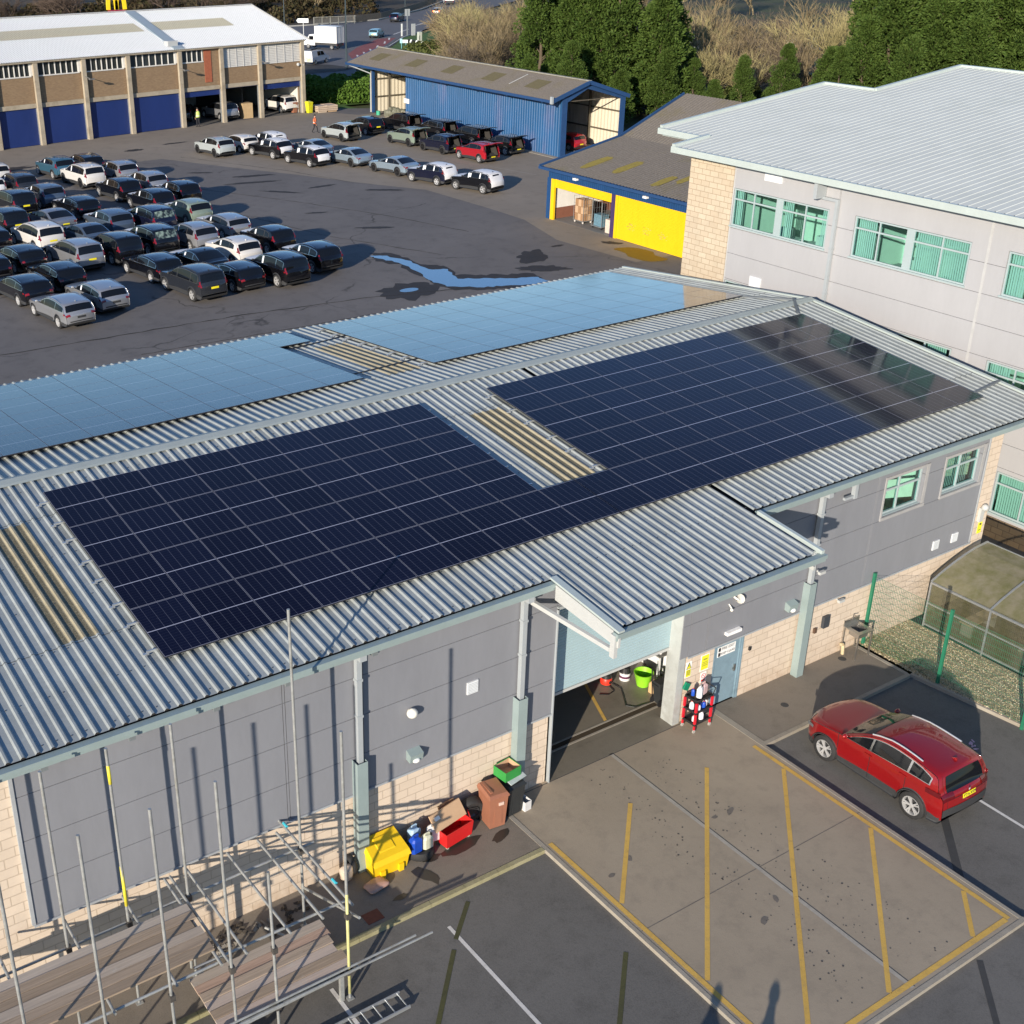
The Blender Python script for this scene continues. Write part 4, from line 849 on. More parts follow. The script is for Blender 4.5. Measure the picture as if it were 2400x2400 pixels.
m=MB(); m.tube((10.62,1.10,.05),(10.66,1.25,.95),.02,6); poly_obj(m,'pole',BLACKP,'dark pole leaning beside the narrow black bin in the bay','pole')
# ---------------- outdoor sink
sk=empty('sink',(17.2,-.32,0),'stainless steel catering sink on four legs against the block wall','sink',None,R(-4))
m=MB()
for b in ((-.30,-.18,-.3,.3,.82,.85),(.18,.30,-.3,.3,.82,.85),(-.18,.18,-.3,-.18,.82,.85),(-.18,.18,.16,.3,.82,.85)): m.box(*b)
m.box(-.30,.30,.27,.3,.851,1.02); m.build('top',STEEL,sk); m=MB(); crate(0,-.01,.62,.37,.35,.20,.008,m); m.build('basin',STEEL,sk)
for sx in (-1,1):
    for sy in (-1,1): m=MB(); m.box(sx*.27-.02,sx*.27+.02,sy*.26-.02,sy*.26+.02,0,.82); m.build('leg',STEEL,sk)
m=MB(); m.path([(0,.26,1.0),(0,.24,1.16),(0,.1,1.18)],.014,6); m.build('tap',STEEL,sk)
m=MB(); m.path([(16.86,-.06,.28),(16.86,-.14,.30),(16.87,-.16,.0)],.05,8); poly_obj(m,'drain_pipe',simple('pipe_cream',(.55,.45,.28),.5),'short cream waste pipe at the wall left of the sink','pipe')
# ---------------- green mesh fence
FG=simple('fence_green',(.02,.16,.09),.45)
fe=empty('mesh_fence',(18.3,-1.3,0),'green welded mesh fence with square posts beside the gravel','fence')
def fpost(x,y,h):
    m=MB(); m.box(x-18.3-.04,x-18.3+.04,y+1.3-.04,y+1.3+.04,-.1,h); m.build('post',FG,fe)
fpost(17.82,-.12,2.36); fpost(17.88,-2.6,2.36); fpost(18.0,-5.1,2.36); fpost(18.3,-7.6,2.36)
for (xa,ya),(xb,yb) in (((17.82,-.12),(17.88,-2.6)),((17.88,-2.6),(18.0,-5.1)),((18.0,-5.1),(18.3,-7.6))):
    m=MB(); L_=math.hypot(xb-xa,yb-ya); n=int(L_/.052)
    for i in range(1,n):
        f=i/n; x=xa+(xb-xa)*f-18.3; y=ya+(yb-ya)*f+1.3; m.bar((x,y,.06),(x,y,2.26),.005,.005,(1,0,0))
    for k in range(12):
        z=.08+k*.198; m.bar((xa-18.3+.006,ya+1.3,z),(xb-18.3+.006,yb+1.3,z),.006,.006)
    m.build('mesh_panel',FG,fe)
# ---------------- polycarbonate shelter
sh_=empty('shelter',(21.3,-2.9,0),'curved roofed shelter with grimy clear panels and galvanised frame','shelter')
PC=thin_glass('grimy_polycarbonate',(.80,.80,.72),.12,1.,.72); PCW=thin_glass('grimy_side_panel',(.80,.82,.78),.10,1.,.30)
arc=[(20.15,1.52),(20.6,1.70),(21.1,1.86),(21.6,1.99),(22.1,2.08),(22.7,2.12)]
ys=[-.45,-2.4,-4.35,-6.3]
fr=MB()
for y in ys:
    for a,b in zip(arc,arc[1:]): fr.bar((a[0]-21.3,y+2.9,a[1]+.012),(b[0]-21.3,y+2.9,b[1]+.012),.05,.05)
    fr.bar((20.17-21.3,y+2.9,0),(20.17-21.3,y+2.9,1.5),.05,.05,(1,0,0)); fr.bar((22.68-21.3,y+2.9,0),(22.68-21.3,y+2.9,2.1),.05,.05,(1,0,0))
for x,z in ((20.14,1.50),(20.16,.10),(22.7,2.10),(20.18,.8)): fr.bar((x-21.3,ys[0]+2.9,z),(x-21.3,ys[-1]+2.9,z),.05,.06 if z>.2 and z!=.8 else .04)
fr.build('frame',GALV,sh_)
for ya,yb in zip(ys,ys[1:]):
    m=MB()
    for a,b in zip(arc,arc[1:]): m.quad((a[0]-21.3,ya+2.93,a[1]+.0),(b[0]-21.3,ya+2.93,b[1]+.0),(b[0]-21.3,yb+2.87,b[1]+.0),(a[0]-21.3,yb+2.87,a[1]+.0))
    m.build('roof_panel',PC,sh_); m=MB(); m.quad((20.17-21.3,ya+2.87,.12),(20.17-21.3,yb+2.93,.12),(20.17-21.3,yb+2.93,1.47),(20.17-21.3,ya+2.87,1.47)); m.build('side_panel',PCW,sh_)
m=MB(); m.add([(a[0]-21.3,ys[0]+2.9,a[1]-.02) for a in arc]+[(a[0]-21.3,ys[0]+2.9,.1) for a in arc],[(i,i+1,7+i,6+i) for i in range(5)]); m.build('end_panel',PCW,sh_)
for k,y in enumerate((-1.5,-3.4,-5.3)):
    e=empty('bench',(21.3,y,0),('nearest the wall','in the middle','farthest from the wall')[k]+': wooden bench seat under the shelter','bench'); m=MB(); m.box(-.7,.7,-.2,.2,.42,.46); m.build('seat',BD,e); m=MB(); m.box(-.6,-.55,-.18,.18,0,.418); m.box(.55,.6,-.18,.18,0,.418); m.build('leg',GALV,e)
# gravel stones: loose stones and tufts as uncountable cover
def in_gravel(x,y): return 17.72+max(0,(-1.9-y))*.11<x<20.1
m=MB(); rg=random.Random(9)
for k in range(9000):
    x=rg.uniform(17.7,20.12); y=rg.uniform(-8.5,-.02)
    if not in_gravel(x,y): continue
    r_=rg.uniform(.012,.03); a=rg.uniform(0,6.3); c,s_=math.cos(a)*r_,math.sin(a)*r_
    m.add([(x+c,y+s_,.01),(x-s_,y+c,.012),(x-c,y-s_,.01),(x+s_,y-c,.01),(x+.2*c,y,.012+r_*.9)],[(0,1,4),(1,2,4),(2,3,4),(3,0,4)],rg.choice((0,0,1,2)))
o=m.build('gravel',[simple('stone_tan',(.40,.32,.19),.8,0,.3,9),simple('stone_pale',(.55,.47,.33),.8,0,.2,9),simple('stone_dark',(.16,.12,.07),.8,0,.3,9)]); o['kind']='stuff'; o['label']='loose tan gravel between the fence and the shelter'; o['category']='gravel'
m=MB()
for k in range(1800):
    x=17.75+abs(rg.gauss(0,.6)); y=-abs(rg.gauss(.2,2.0))
    if not in_gravel(x,y): continue
    h=rg.uniform(.03,.10); a=rg.uniform(0,6.3); m.add([(x,y,.0),(x+.012*math.cos(a),y+.012*math.sin(a),.0),(x+rg.uniform(-.04,.04),y+rg.uniform(-.04,.04),h)],[(0,1,2)])
o=m.build('weeds',simple('weed_green',(.12,.14,.04),.7,0,.4,3)); o['kind']='stuff'; o['label']='thin weeds growing through the gravel by the fence'; o['category']='weeds'
for i,(x,y) in enumerate(((15.55,-2.95),(16.25,-4.9),(16.4,-4.75))):
    m=MB(); r3=random.Random(i+40)
    for k in range(5): a=r3.uniform(0,6.3); slab((x+r3.uniform(-.12,.12),y+r3.uniform(-.1,.1),Z0+.012),(.05*math.cos(a),.05*math.sin(a),.01),(-.02*math.sin(a),.02*math.cos(a),.0),.002,m)
    poly_obj(m,'litter',SGN if i==0 else simple('litter_pink',(.6,.4,.5),.6),('white scrap of paper on the shaded tarmac behind the red car','pink and white scraps on the tarmac near the gravel kerb','second bunch of pale scraps beside the pink scraps')[i],'litter')

# ================================================================ cars
def paint(name,c,metal=.35,rough=.2,coat=1.):
    if name in MATS: return MATS[name]
    m,t=nt(name); v=coords(t); n=noise(t,v,1.2,3); cc=mix(t,n,tuple(x*.93 for x in c),tuple(min(1,x*1.07) for x in c))
    n2=noise(t,v,60,3); rr=math_(t,'ADD',rough,math_(t,'MULTIPLY',n2,.08))
    out(t,bsdf(t,cc,rr,metal,None,.5,coat)); MATS[name]=m; return m
P=dict(black=paint('paint_black',(.006,.006,.008)),darkblue=paint('paint_navy',(.008,.010,.03)),grey=paint('paint_dark_grey',(.03,.033,.04)),silver=paint('paint_silver',(.40,.41,.43),.6,.28),
 white=paint('paint_white',(.62,.60,.57),.0,.35),pale=paint('paint_pale_grey',(.42,.46,.46),.2,.35),sage=paint('paint_sage',(.24,.30,.24),.3,.35),blue=paint('paint_teal_blue',(.05,.14,.21),.4,.33),
 ice=paint('paint_ice_blue',(.30,.38,.45),.5,.33),steel=paint('paint_steel_blue',(.10,.14,.20),.5,.33),red=paint('paint_red',(.30,.008,.010),.35,.26),crimson=paint('paint_crimson',(.42,.010,.02),.25,.28),lgrey=paint('paint_light_grey',(.22,.24,.28),.5,.33),lblue=paint('paint_light_blue',(.22,.40,.48),.3,.3))
TRIM=simple('car_trim',(.035,.036,.038),.55); CGL=None
mm,t=nt('car_glass'); out(t,bsdf(t,(.006,.007,.009),.04,0,None,.5)); CGL=mm
mm,t=nt('car_glass_lit'); v=coords(t); n=noise(t,v,3.5,4,.6); out(t,bsdf(t,mix(t,ramp(t,n,.45,.6),(.015,.02,.02),(.20,.27,.24)),.05,0,None,.8)); CGL2=mm
CHR=simple('chrome_strip',(.62,.63,.65),.18,1.,.03,3); RIMS=simple('alloy',(.50,.50,.50),.35,.35,.08,6); RIMW=simple('alloy_bright',(.66,.66,.66),.3,.4,.05,6); RIMD=simple('alloy_dark',(.03,.03,.032),.35,.5)
mm,t=nt('tail_lamp_red'); out(t,bsdf(t,(.20,.006,.010),.10,0,None,.8)); TL=mm
mm,t=nt('lamp_clear'); out(t,bsdf(t,(.22,.23,.25),.08,.5,None,.7)); HL=mm
PLY=simple('plate_yellow',(.78,.68,.02),.4,0,.03); PLW=simple('plate_white',(.7,.7,.68),.4,0,.03); FILM=simple('transit_film',(.74,.74,.75),.35,0,.05,4)
STK=simple('door_sticker',(.8,.82,.84),.5); INT=simple('boot_lining',(.035,.033,.03),.9); TYR=RUB
def cat(pts,n):
    """resampled smooth curve through the control points"""
    P_=[np.array(p,float) for p in pts]; P_=[2*P_[0]-P_[1]]+P_+[2*P_[-1]-P_[-2]]; o=[]
    for i in range(1,len(P_)-2):
        for k in range(n):
            t_=k/n; a,b,c,d=P_[i-1],P_[i],P_[i+1],P_[i+2]
            al=.5
            o.append(.5*((2*b)+(-a+c)*t_+(2*a-5*b+4*c-d)*t_*t_+(-a+3*b-3*c+d)*t_**3)*1.)
    o.append(P_[-2]); return np.array(o)
KINDS=dict(
 suv=dict(L=4.62,W=1.84,H=1.62,wb=2.78,R=.355,sil=[(2.29,.50),(2.28,.66),(2.20,.84),(1.95,.955),(1.5,1.02),(1.02,1.07),(.80,1.13),(.42,1.36),(.10,1.51),(-.25,1.595),(-.8,1.615),(-1.4,1.575),(-1.78,1.50),(-1.98,1.27),(-2.13,1.06),(-2.24,.92),(-2.27,.74),(-2.29,.52)],belt=(1.02,1.10),th=.22,win=(.92,-1.78),scr=(.80,.16),rw=(-1.83,-2.10),glx=-1.1),
 big=dict(L=4.88,W=1.90,H=1.75,wb=2.90,R=.375,sil=[(2.42,.52),(2.41,.72),(2.33,.92),(2.05,1.04),(1.6,1.10),(1.12,1.15),(.90,1.21),(.52,1.46),(.20,1.62),(-.15,1.71),(-.8,1.745),(-1.5,1.72),(-2.0,1.65),(-2.16,1.40),(-2.27,1.14),(-2.36,.98),(-2.40,.76),(-2.42,.54)],belt=(1.10,1.14),th=.20,win=(1.02,-2.02),scr=(.90,.26),rw=(-2.04,-2.25),glx=-1.35),
 compact=dict(L=4.36,W=1.84,H=1.62,wb=2.66,R=.355,sil=[(2.16,.50),(2.15,.68),(2.08,.88),(1.85,.985),(1.4,1.04),(.95,1.09),(.75,1.15),(.38,1.38),(.06,1.52),(-.25,1.595),(-.75,1.61),(-1.3,1.58),(-1.68,1.52),(-1.88,1.28),(-2.02,1.05),(-2.12,.92),(-2.15,.74),(-2.16,.52)],belt=(1.04,1.16),th=.20,win=(.86,-1.50),scr=(.75,.12),rw=(-1.73,-1.99),glx=-1.02),
 wagon=dict(L=4.80,W=1.84,H=1.46,wb=2.86,R=.34,sil=[(2.38,.45),(2.37,.58),(2.29,.74),(2.0,.84),(1.5,.91),(.98,.96),(.76,1.01),(.36,1.22),(.0,1.37),(-.35,1.44),(-.9,1.455),(-1.5,1.41),(-1.95,1.34),(-2.14,1.12),(-2.26,.95),(-2.34,.84),(-2.37,.66),(-2.38,.46)],belt=(.93,1.00),th=.22,win=(.90,-2.0),scr=(.76,.08),rw=(-1.99,-2.22),glx=-1.2),
 sedan=dict(L=4.84,W=1.84,H=1.43,wb=2.86,R=.35,sil=[(2.40,.46),(2.39,.58),(2.31,.72),(2.0,.82),(1.5,.89),(1.0,.95),(.78,1.0),(.36,1.21),(.0,1.35),(-.35,1.415),(-.7,1.42),(-1.1,1.37),(-1.5,1.22),(-1.9,1.06),(-2.15,.98),(-2.32,.94),(-2.37,.70),(-2.40,.48)],belt=(.92,.98),th=.24,win=(.92,-1.62),scr=(.78,.08),rw=(-1.12,-1.88),glx=-.95),
 hatch=dict(L=4.1,W=1.72,H=1.46,wb=2.5,R=.31,sil=[(2.03,.46),(2.02,.6),(1.93,.76),(1.6,.88),(1.2,.95),(.95,1.0),(.5,1.25),(.15,1.40),(-.2,1.45),(-.8,1.455),(-1.35,1.40),(-1.65,1.33),(-1.82,1.10),(-1.92,.95),(-2.0,.80),(-2.02,.62),(-2.03,.47)],belt=(.93,1.0),th=.20,win=(.98,-1.45),scr=(.95,.2),rw=(-1.68,-1.88),glx=-.9),
 xover=dict(L=4.40,W=1.86,H=1.60,wb=2.646,R=.355,sil=[(2.22,.50),(2.21,.64),(2.13,.84),(1.90,.965),(1.45,1.045),(1.02,1.10),(.82,1.15),(.42,1.37),(.08,1.51),(-.28,1.585),(-.75,1.60),(-1.25,1.565),(-1.72,1.50),(-1.86,1.34),(-1.97,1.13),(-2.08,1.00),(-2.13,.74),(-2.14,.52)],belt=(1.03,1.19),th=.23,win=(.95,-1.62),scr=(.83,.14),rw=(-1.80,-2.01),glx=-1.05))
class Car:
    def __init__(s,k):
        K=KINDS[k]; s.__dict__.update(K); s.k=k; s.a=s.L/2; s.hw=s.W/2
        s.c=cat(s.sil,5); s.xf=s.wb/2+(.03 if k!='xover' else .0); s.xr=-s.wb/2+.03
        s.c=s.c[np.argsort(-s.c[:,0],kind='stable')]
        xs=[x0+s.R*1.12*q for x0 in (s.xf,s.xr) for q in (-1,-.97,-.88,-.7,-.45,-.15,.15,.45,.7,.88,.97,1)]
        ex=np.array([(x,s.zt(x)) for x in xs]); s.c=np.vstack([s.c,ex]); s.c=s.c[np.argsort(-s.c[:,0],kind='stable')]
    def zt(s,x): return float(np.interp(-x,-s.c[:,0],s.c[:,1]))
    def zb(s,x):
        f=(s.xf-x)/(s.xf-s.xr); return s.belt[0]+(s.belt[1]-s.belt[0])*min(1,max(0,f))
    def crown(s,x): return .035 if x>.9 else .055
    def Y(s,x,z):
        q=abs(x)/s.a; e=.20 if x>0 else .13
        w=s.hw*(1-e*max(0,(q-.62)/.38)**2.2)
        b=s.zb(x)-.05
        if z>b: w*=1-s.th*min(1.1,max(0,(z-b)/(s.H-b)))**1.15
        else:
            w*=1-.10*((b-z)/b)**2.4; w-= .018*math.sin(min(1,max(0,(b-z)/.5))*math.pi)
        return w
    def zlow(s,x):
        z=.24
        e=s.a-abs(x)
        if e<.22: z=.24+.20*((.22-e)/.22)**2
        for c in (s.xf,s.xr):
            d=abs(x-c); r=s.R*1.12
            if d<r: z=max(z,s.R+math.sqrt(max(0,r*r-d*d))*.98-.01)
        return z
    def pt(s,i,u):
        """point of the top blanket"""
        x,z=s.c[i]; cr=s.crown(x)
        ze=z-cr*(abs(u)**2.4)-(.03*max(0,(abs(u)-.86)/.14)**2)
        w=s.Y(x,z-cr-.03); en=max(0,(abs(x)/s.a-.72)/.28)**1.6
        xx=x-math.copysign(.20 if x>0 else .12,x)*en*abs(u)**2.5
        return (xx,u*w,ze)
    US=[-1,-.97,-.9,-.75,-.5,-.25,0,.25,.5,.75,.9,.97,1]
    def body(s,cut=None):
        m=MB(); n=len(s.c); U=s.US; k=len(U)
        for i in range(n):
            for u in U: m.v.append(s.pt(i,u))
        for i in range(n-1):
            for j in range(k-1):
                if cut and cut[0]>=s.c[i][0] and s.c[i+1][0]>=cut[1]-1e-6 and abs(U[j]+U[j+1])/2<.9: continue
                m.f.append((i*k+j,i*k+j+1,(i+1)*k+j+1,(i+1)*k+j)); m.m.append(0)
        rows=8
        for sd in (-1,1):
            o=len(m.v)
            for i in range(n):
                x0,y0,z0=s.pt(i,sd); zl=min(s.zlow(s.c[i][0]),z0-.01)
                for r_ in range(rows+1):
                    f=(r_/rows)
                    if r_==0: z=z0
                    elif r_==rows: z=zl
                    elif r_==rows-1: z=zl+min(.085,(z0-zl)*.2)
                    else: z=z0+(zl+min(.085,(z0-zl)*.2)-z0)*(r_/(rows-1))
                    y=abs(y0) if r_==0 else min(s.Y(s.c[i][0],z),s.Y(s.c[i][0],z))
                    m.v.append((x0,sd*y,z))
            for i in range(n-1):
                for r_ in range(rows):
                    a=o+i*(rows+1)+r_; b=a+rows+1; f=(a,b,b+1,a+1) if sd>0 else (a,a+1,b+1,b)
                    zc=(m.v[a+1][2]+m.v[b+1][2])/2
                    m.f.append(f); m.m.append(1 if r_==rows-1 or (zc<.36 and r_>=rows-2) else 0)
        # underside
        o=len(m.v)
        for i in range(n):
            x0,y0,z0=s.pt(i,1); zl=min(s.zlow(s.c[i][0]),z0-.01); w=s.Y(s.c[i][0],zl)
            m.v+= [(x0,-w,zl),(x0,-w*.72,zl),(x0,w*.72,zl),(x0,w,zl)]
        for i in range(n-1):
            for j in range(3): a=o+i*4+j; m.f.append((a,a+4,a+5,a+1)); m.m.append(1)
        return m
    def bi(s,x): # blanket index nearest to x
        return int(np.argmin(np.abs(s.c[:,0]-x)))
    def patch(s,xa,xb,ua,ub,off=.006,nu=8,inset=None,m=None,mi=0,taper=0.):
        """sheet lying on the blanket between stations xa>xb"""
        m=m or MB(); ks=8; k=nu+1; idx=[]
        fx=lambda x:float(np.interp(-x,-s.c[:,0],np.arange(len(s.c))))
        ia,ib=fx(xa),fx(xb); o=len(m.v)
        def P3(fi,u):
            i=int(min(len(s.c)-2,max(0,math.floor(fi)))); f=fi-i; a=np.array(s.pt(i,u)); b=np.array(s.pt(i+1,u)); return a+(b-a)*f
        for q in range(ks+1):
            fi=ia+(ib-ia)*q/ks; ta=taper*(1-q/ks)
            for j in range(k):
                u=ua+(ub-ua)*j/nu; u=u*(1-ta)
                p=P3(fi,u); d1=P3(min(len(s.c)-1.01,fi+.3),u)-P3(max(0,fi-.3),u); d2=P3(fi,min(.999,u+.02))-P3(fi,max(-.999,u-.02))
                nn=np.cross(d1,d2); L_=np.linalg.norm(nn); nn=nn/L_ if L_>1e-9 else np.array([0,0,1.])
                if nn[2]<0 and abs(nn[2])>.3: nn=-nn
                if nn[0]*np.sign(p[0])<0 and abs(nn[2])<.3: nn=-nn
                m.v.append(tuple(p+nn*off))
        for q in range(ks):
            for j in range(nu): m.f.append((o+q*k+j,o+q*k+j+1,o+(q+1)*k+j+1,o+(q+1)*k+j)); m.m.append(mi)
        return m
    def side(s,sd,xa,xb,zlo,zhi,off=.006,n=12,m=None,mi=0,slant=(0,0)):
        m=m or MB(); o=len(m.v); rows=3
        for i in range(n+1):
            x=xa+(xb-xa)*i/n
            z0=zlo(x); z1=max(z0+.004,zhi(x))
            for r_ in range(rows+1):
                z=z0+(z1-z0)*r_/rows; sl=(slant[0]*(1-i/n)+slant[1]*(i/n))*(r_/rows); m.v.append((x+sl,sd*(s.Y(x,z)+off),z))
        k=rows+1
        for i in range(n):
            for r_ in range(rows): a=o+i*k+r_; m.f.append((a,a+1,a+k+1,a+k) if sd>0 else (a,a+k,a+k+1,a+1)); m.m.append(mi)
        return m
_wc={}
def wheel_meshes(Rr,style,n=20):
    key=(Rr,style)
    if key in _wc: return _wc[key]
    t_=MB(); w_=.23
    t_.lathe([(Rr*.66,-w_/2),(Rr*.9,-w_/2),(Rr*.98,-w_*.42),(Rr,-w_*.25),(Rr,w_*.25),(Rr*.98,w_*.42),(Rr*.9,w_/2),(Rr*.66,w_/2)],(0,0,0),n,0,'y')
    r_=MB(); sd=1
    r_.lathe([(Rr*.69,w_*.46),(Rr*.69,w_*.50),(Rr*.63,w_*.50),(Rr*.60,w_*.30),(Rr*.60,-w_*.3),(Rr*.69,-w_*.46)],(0,0,0),n,0,'y')
    ns=5 if style!=RIMD else 7
    if style is RIMW: ns=6
    for i in range(ns):
        a=2*math.pi*i/ns
        for da in (-.16,.16):
            p=(Rr*.10*math.cos(a),w_*.36,Rr*.10*math.sin(a)); q=(Rr*.63*math.cos(a+da),w_*.44,Rr*.63*math.sin(a+da)); r_.bar(p,q,Rr*.10,.03,(0,1,0))
    r_.lathe([(0,w_*.46),(Rr*.15,w_*.44),(Rr*.18,w_*.34)],(0,0,0),10,0,'y')
    b=MB(); b.lathe([(0,.0),(Rr*.6,.0)],(0,0,0),n,0,'y')
    _wc[key]=(t_.mesh('tyre',TYR,True,sharp=35),r_.mesh('rim',style),b.mesh('brake_disc',TRIM)); return _wc[key]
def link(name,me,par,loc=(0,0,0),rot=None,mat=None):
    o=bpy.data.objects.new(name,me); COL.objects.link(o); o.parent=par; o.location=loc
    if rot: o.rotation_euler=rot
    if mat is not None:
        o.material_slots[0].link='OBJECT'; o.material_slots[0].material=mat
    return o
_cc={}
def car_parts(kind,openb,film):
    key=(kind,openb,film)
    if key in _cc: return _cc[key]
    s=Car(kind); D={}
    rwa,rwb=s.rw
    cut=(rwa+.05,-s.a+.02) if openb else None
    D['body']=[(s.body(cut).mesh('body',[P['black'],TRIM],True,sharp=50,weld=.0005),None,'paint')]
    D['windscreen']=[(s.patch(s.scr[0],s.scr[1],-.90,.90,.005,taper=-.0).mesh('windscreen',CGL,True),None,None)]
    def zlo(x): return s.zb(x)+.015
    wa,wb_=s.win
    def zhi(x): return s.zt(x)-s.crown(x)-.07 if x>wb_+.35 else min(s.zt(x)-s.crown(x)-.07, s.zt(wb_+.35)-s.crown(x)-.07-(.0 if kind in('big','wagon') else .35*(wb_+.35-x)**1.3))
    gl=[]; m=None; cuts=[wa-.02,.02,s.glx,wb_]
    for sd in (-1,1):
        tm=s.side(sd,wa+.02,wb_-.03,lambda x:zlo(x)-(.022 if kind!='xover' else .016),lambda x:zhi(x)+(.022 if kind!='xover' else .016),.003,16)
        D.setdefault('window_trim',[]).append((tm.mesh('window_trim',CHR,True),None,'chrome'))
        for a,b in zip(cuts,cuts[1:]):
            if kind=='xover' or kind=='big' or kind=='compact' or kind=='suv' or kind=='wagon' or 1:
                g=s.side(sd,a-(.03 if a!=cuts[0] else .0),b+(.03 if b!=cuts[-1] else .005),zlo,zhi,.008,8); D.setdefault('side_window',[]).append((g.mesh('side_window',CGL,True),None,None))
    D['rear_window']=[(s.patch(rwa-.02,rwb,-.86,.86,.006).mesh('rear_window',CGL,True),None,'rglass')]
    # lamps
    za=s.belt[1]-.04
    xr=lambda z:float(np.interp(-z,-s.c[s.bi(rwa):,1],s.c[s.bi(rwa):,0]))
    for sd in (-1,1):
        tall=kind in('suv','big','compact')
        m=s.patch(xr(za+(.20 if tall else .0)),xr(za-.12 if tall else za-.14),.89*sd,.985*sd,.009,3) if tall or kind=='hatch' else s.patch(xr(za-.05),xr(za-.15 if kind!='xover' else za-.21),(.72 if kind!='xover' else .60)*sd,.985*sd,.014,4)
        s.side(sd,s.pt(s.bi(xr(za-.08)),sd)[0]+(.12 if kind!='xover' else .38),s.pt(s.bi(xr(za-.08)),sd)[0]-.0,lambda x:za-(.12 if kind!='xover' else .18),lambda x:za-.04,.009,5,m)
        D.setdefault('tail_light',[]).append((m.mesh('tail_light',TL,True),None,None))
        xh=lambda z:float(np.interp(z,s.c[:12,1],s.c[:12,0]))
        zf=s.sil[2][1]-.06
        m=s.patch(s.a*.965,s.a*.90,.66*sd,.97*sd,.008,4); s.side(sd,s.a*.90,s.a*.80,lambda x:zf-.06,lambda x:zf+.03,.006,5,m)
        D.setdefault('headlight',[]).append((m.mesh('headlight',HL,True),None,None))
        # mirror
        mx=wa-.22; mz=s.zb(mx)+.07; my=s.Y(mx,mz)+.09; mm_=MB(); mm_.ball((mx,sd*my,mz),.10,8,0,(.6,1.,.72)); D.setdefault('mirror',[]).append((mm_.mesh('mirror',TRIM,True),None,'mirror'))
        # handles and sill
        for hx in ((.05,-.95) if kind=='xover' else ()):
            h=MB(); z=s.zb(hx)-.12; h.box(hx-.10,hx+.10,sd*(s.Y(hx,z)+.012)-.012,sd*(s.Y(hx,z)+.012)+.012,z-.015,z+.015); D.setdefault('door_handle',[]).append((h.mesh('door_handle',P['black']),None,'paint'))
        if kind in('suv','big','wagon','compact','xover'):
            r_=MB(); pts=[]
            for x in np.linspace(.05 if kind!='xover' else .15,wb_+.35,7): i=s.bi(x); p=s.pt(i,.93*sd); pts.append((p[0],p[1]*.985,p[2]+(.035 if -1.3<x<-.1 else .02)))
            r_.path(pts,.014 if kind!='xover' else .02,6); D.setdefault('roof_rail',[]).append((r_.mesh('roof_rail',CHR),None,'rail'))
    lo=(.60 if kind in('hatch',) else s.belt[1]-.28); 
    pb=s.patch(xr(lo+.05),xr(lo-.06),-.29,.29,.012,4); D['number_plate']=[(pb.mesh('number_plate',PLY,True),None,'plate')]
    if kind=='xover':
        D['rear_valance']=[(s.patch(xr(.74),xr(.53),-.99,.99,.010,12).mesh('rear_valance',TRIM,True),None,None)]; q_=s.patch(xr(.96),xr(.945),-.80,.80,.008,10); s.patch(rwa+.03,xr(.76),.845,.855,.008,1,m=q_); s.patch(rwa+.03,xr(.76),-.855,-.845,.008,1,m=q_); D['tailgate_seam']=[(q_.mesh('tailgate_seam',DARK),None,None)]; D['rear_window']=[(s.patch(rwa-.01,rwb,-.78,.78,.007,taper=.06).mesh('rear_window',CGL,True),None,'rglass')]
    if not openb and kind!='xover': 
        bd=s.patch(xr(.56),xr(.50),-.8,.8,.010,6); D['bumper_trim']=[(bd.mesh('bumper_trim',TRIM,True),None,None)]
    f=MB(); fx=rwa+.24; i=s.bi(fx); fz=s.pt(i,0)[2]; f.add([(fx+.09,-.015,fz-.01),(fx+.09,.015,fz-.01),(fx-.09,.02,fz-.01),(fx-.09,-.02,fz-.01),(fx-.07,0,fz+.07)],[(0,1,4),(1,2,4),(2,3,4),(3,0,4)]); D['aerial_fin']=[(f.mesh('aerial_fin',P['black']),None,'fin')]
    s.fin=(fx,fz+.03)
    if openb:
        # boot cavity and raised tailgate
        b=MB(); x1,x0=-s.a+.16,-.95; w_=s.hw*.72; zt_=s.H-.18
        b.add([(x1,-w_,.62),(x1,w_,.62),(x0,w_,.62),(x0,-w_,.62),(rwa,-w_*.8,zt_),(rwa,w_*.8,zt_),(x0,w_*.8,zt_),(x0,-w_*.8,zt_)],[(0,1,2,3),(7,6,5,4),(3,2,6,7),(0,3,7,4),(1,5,6,2)])
        D['boot']=[(b.mesh('boot',INT),None,None)]
        hinge=np.array([rwa+.03,0,s.zt(rwa+.03)-.01])
        T=Matrix.Translation(hinge)@Matrix.Rotation(R(-(-78)),4,'Y')@Matrix.Translation(-Vector(hinge))
        g=s.patch(rwa+.03,xr(lo-.14),-.88,.88,.0,8); n0=len(g.v); k=9
        g2=s.patch(rwa+.03,xr(lo-.14),-.84,.84,-.06,8); o=len(g.v); g.v+=g2.v; g.f+=[tuple(o+i for i in f_[::-1]) for f_ in g2.f]; g.m+=g2.m
        q=9
        ring=[j for j in range(k)]+[i*k+k-1 for i in range(1,q)]+[(q-1)*k+j for j in range(k-2,-1,-1)]+[i*k for i in range(q-2,0,-1)]
        for a,b2 in zip(ring,ring[1:]+ring[:1]): g.f.append((a,a+n0,b2+n0,b2)); g.m.append(0)
        gw=s.patch(rwa-.04,rwb,-.80,.80,.006); 
        def flip(mb): mb.v=[tuple(T@Vector(p)) for p in mb.v]; return mb
        D['tailgate']=[(flip(g).mesh('tailgate',P['black'],True,sharp=40),None,'paint')]
        D['rear_window']=[(flip(gw).mesh('rear_window',CGL,True),None,None)]
        D['number_plate']=[(s.patch(xr(.60),xr(.50),-.29,.29,.014,4).mesh('number_plate',PLY,True),None,'plate')]
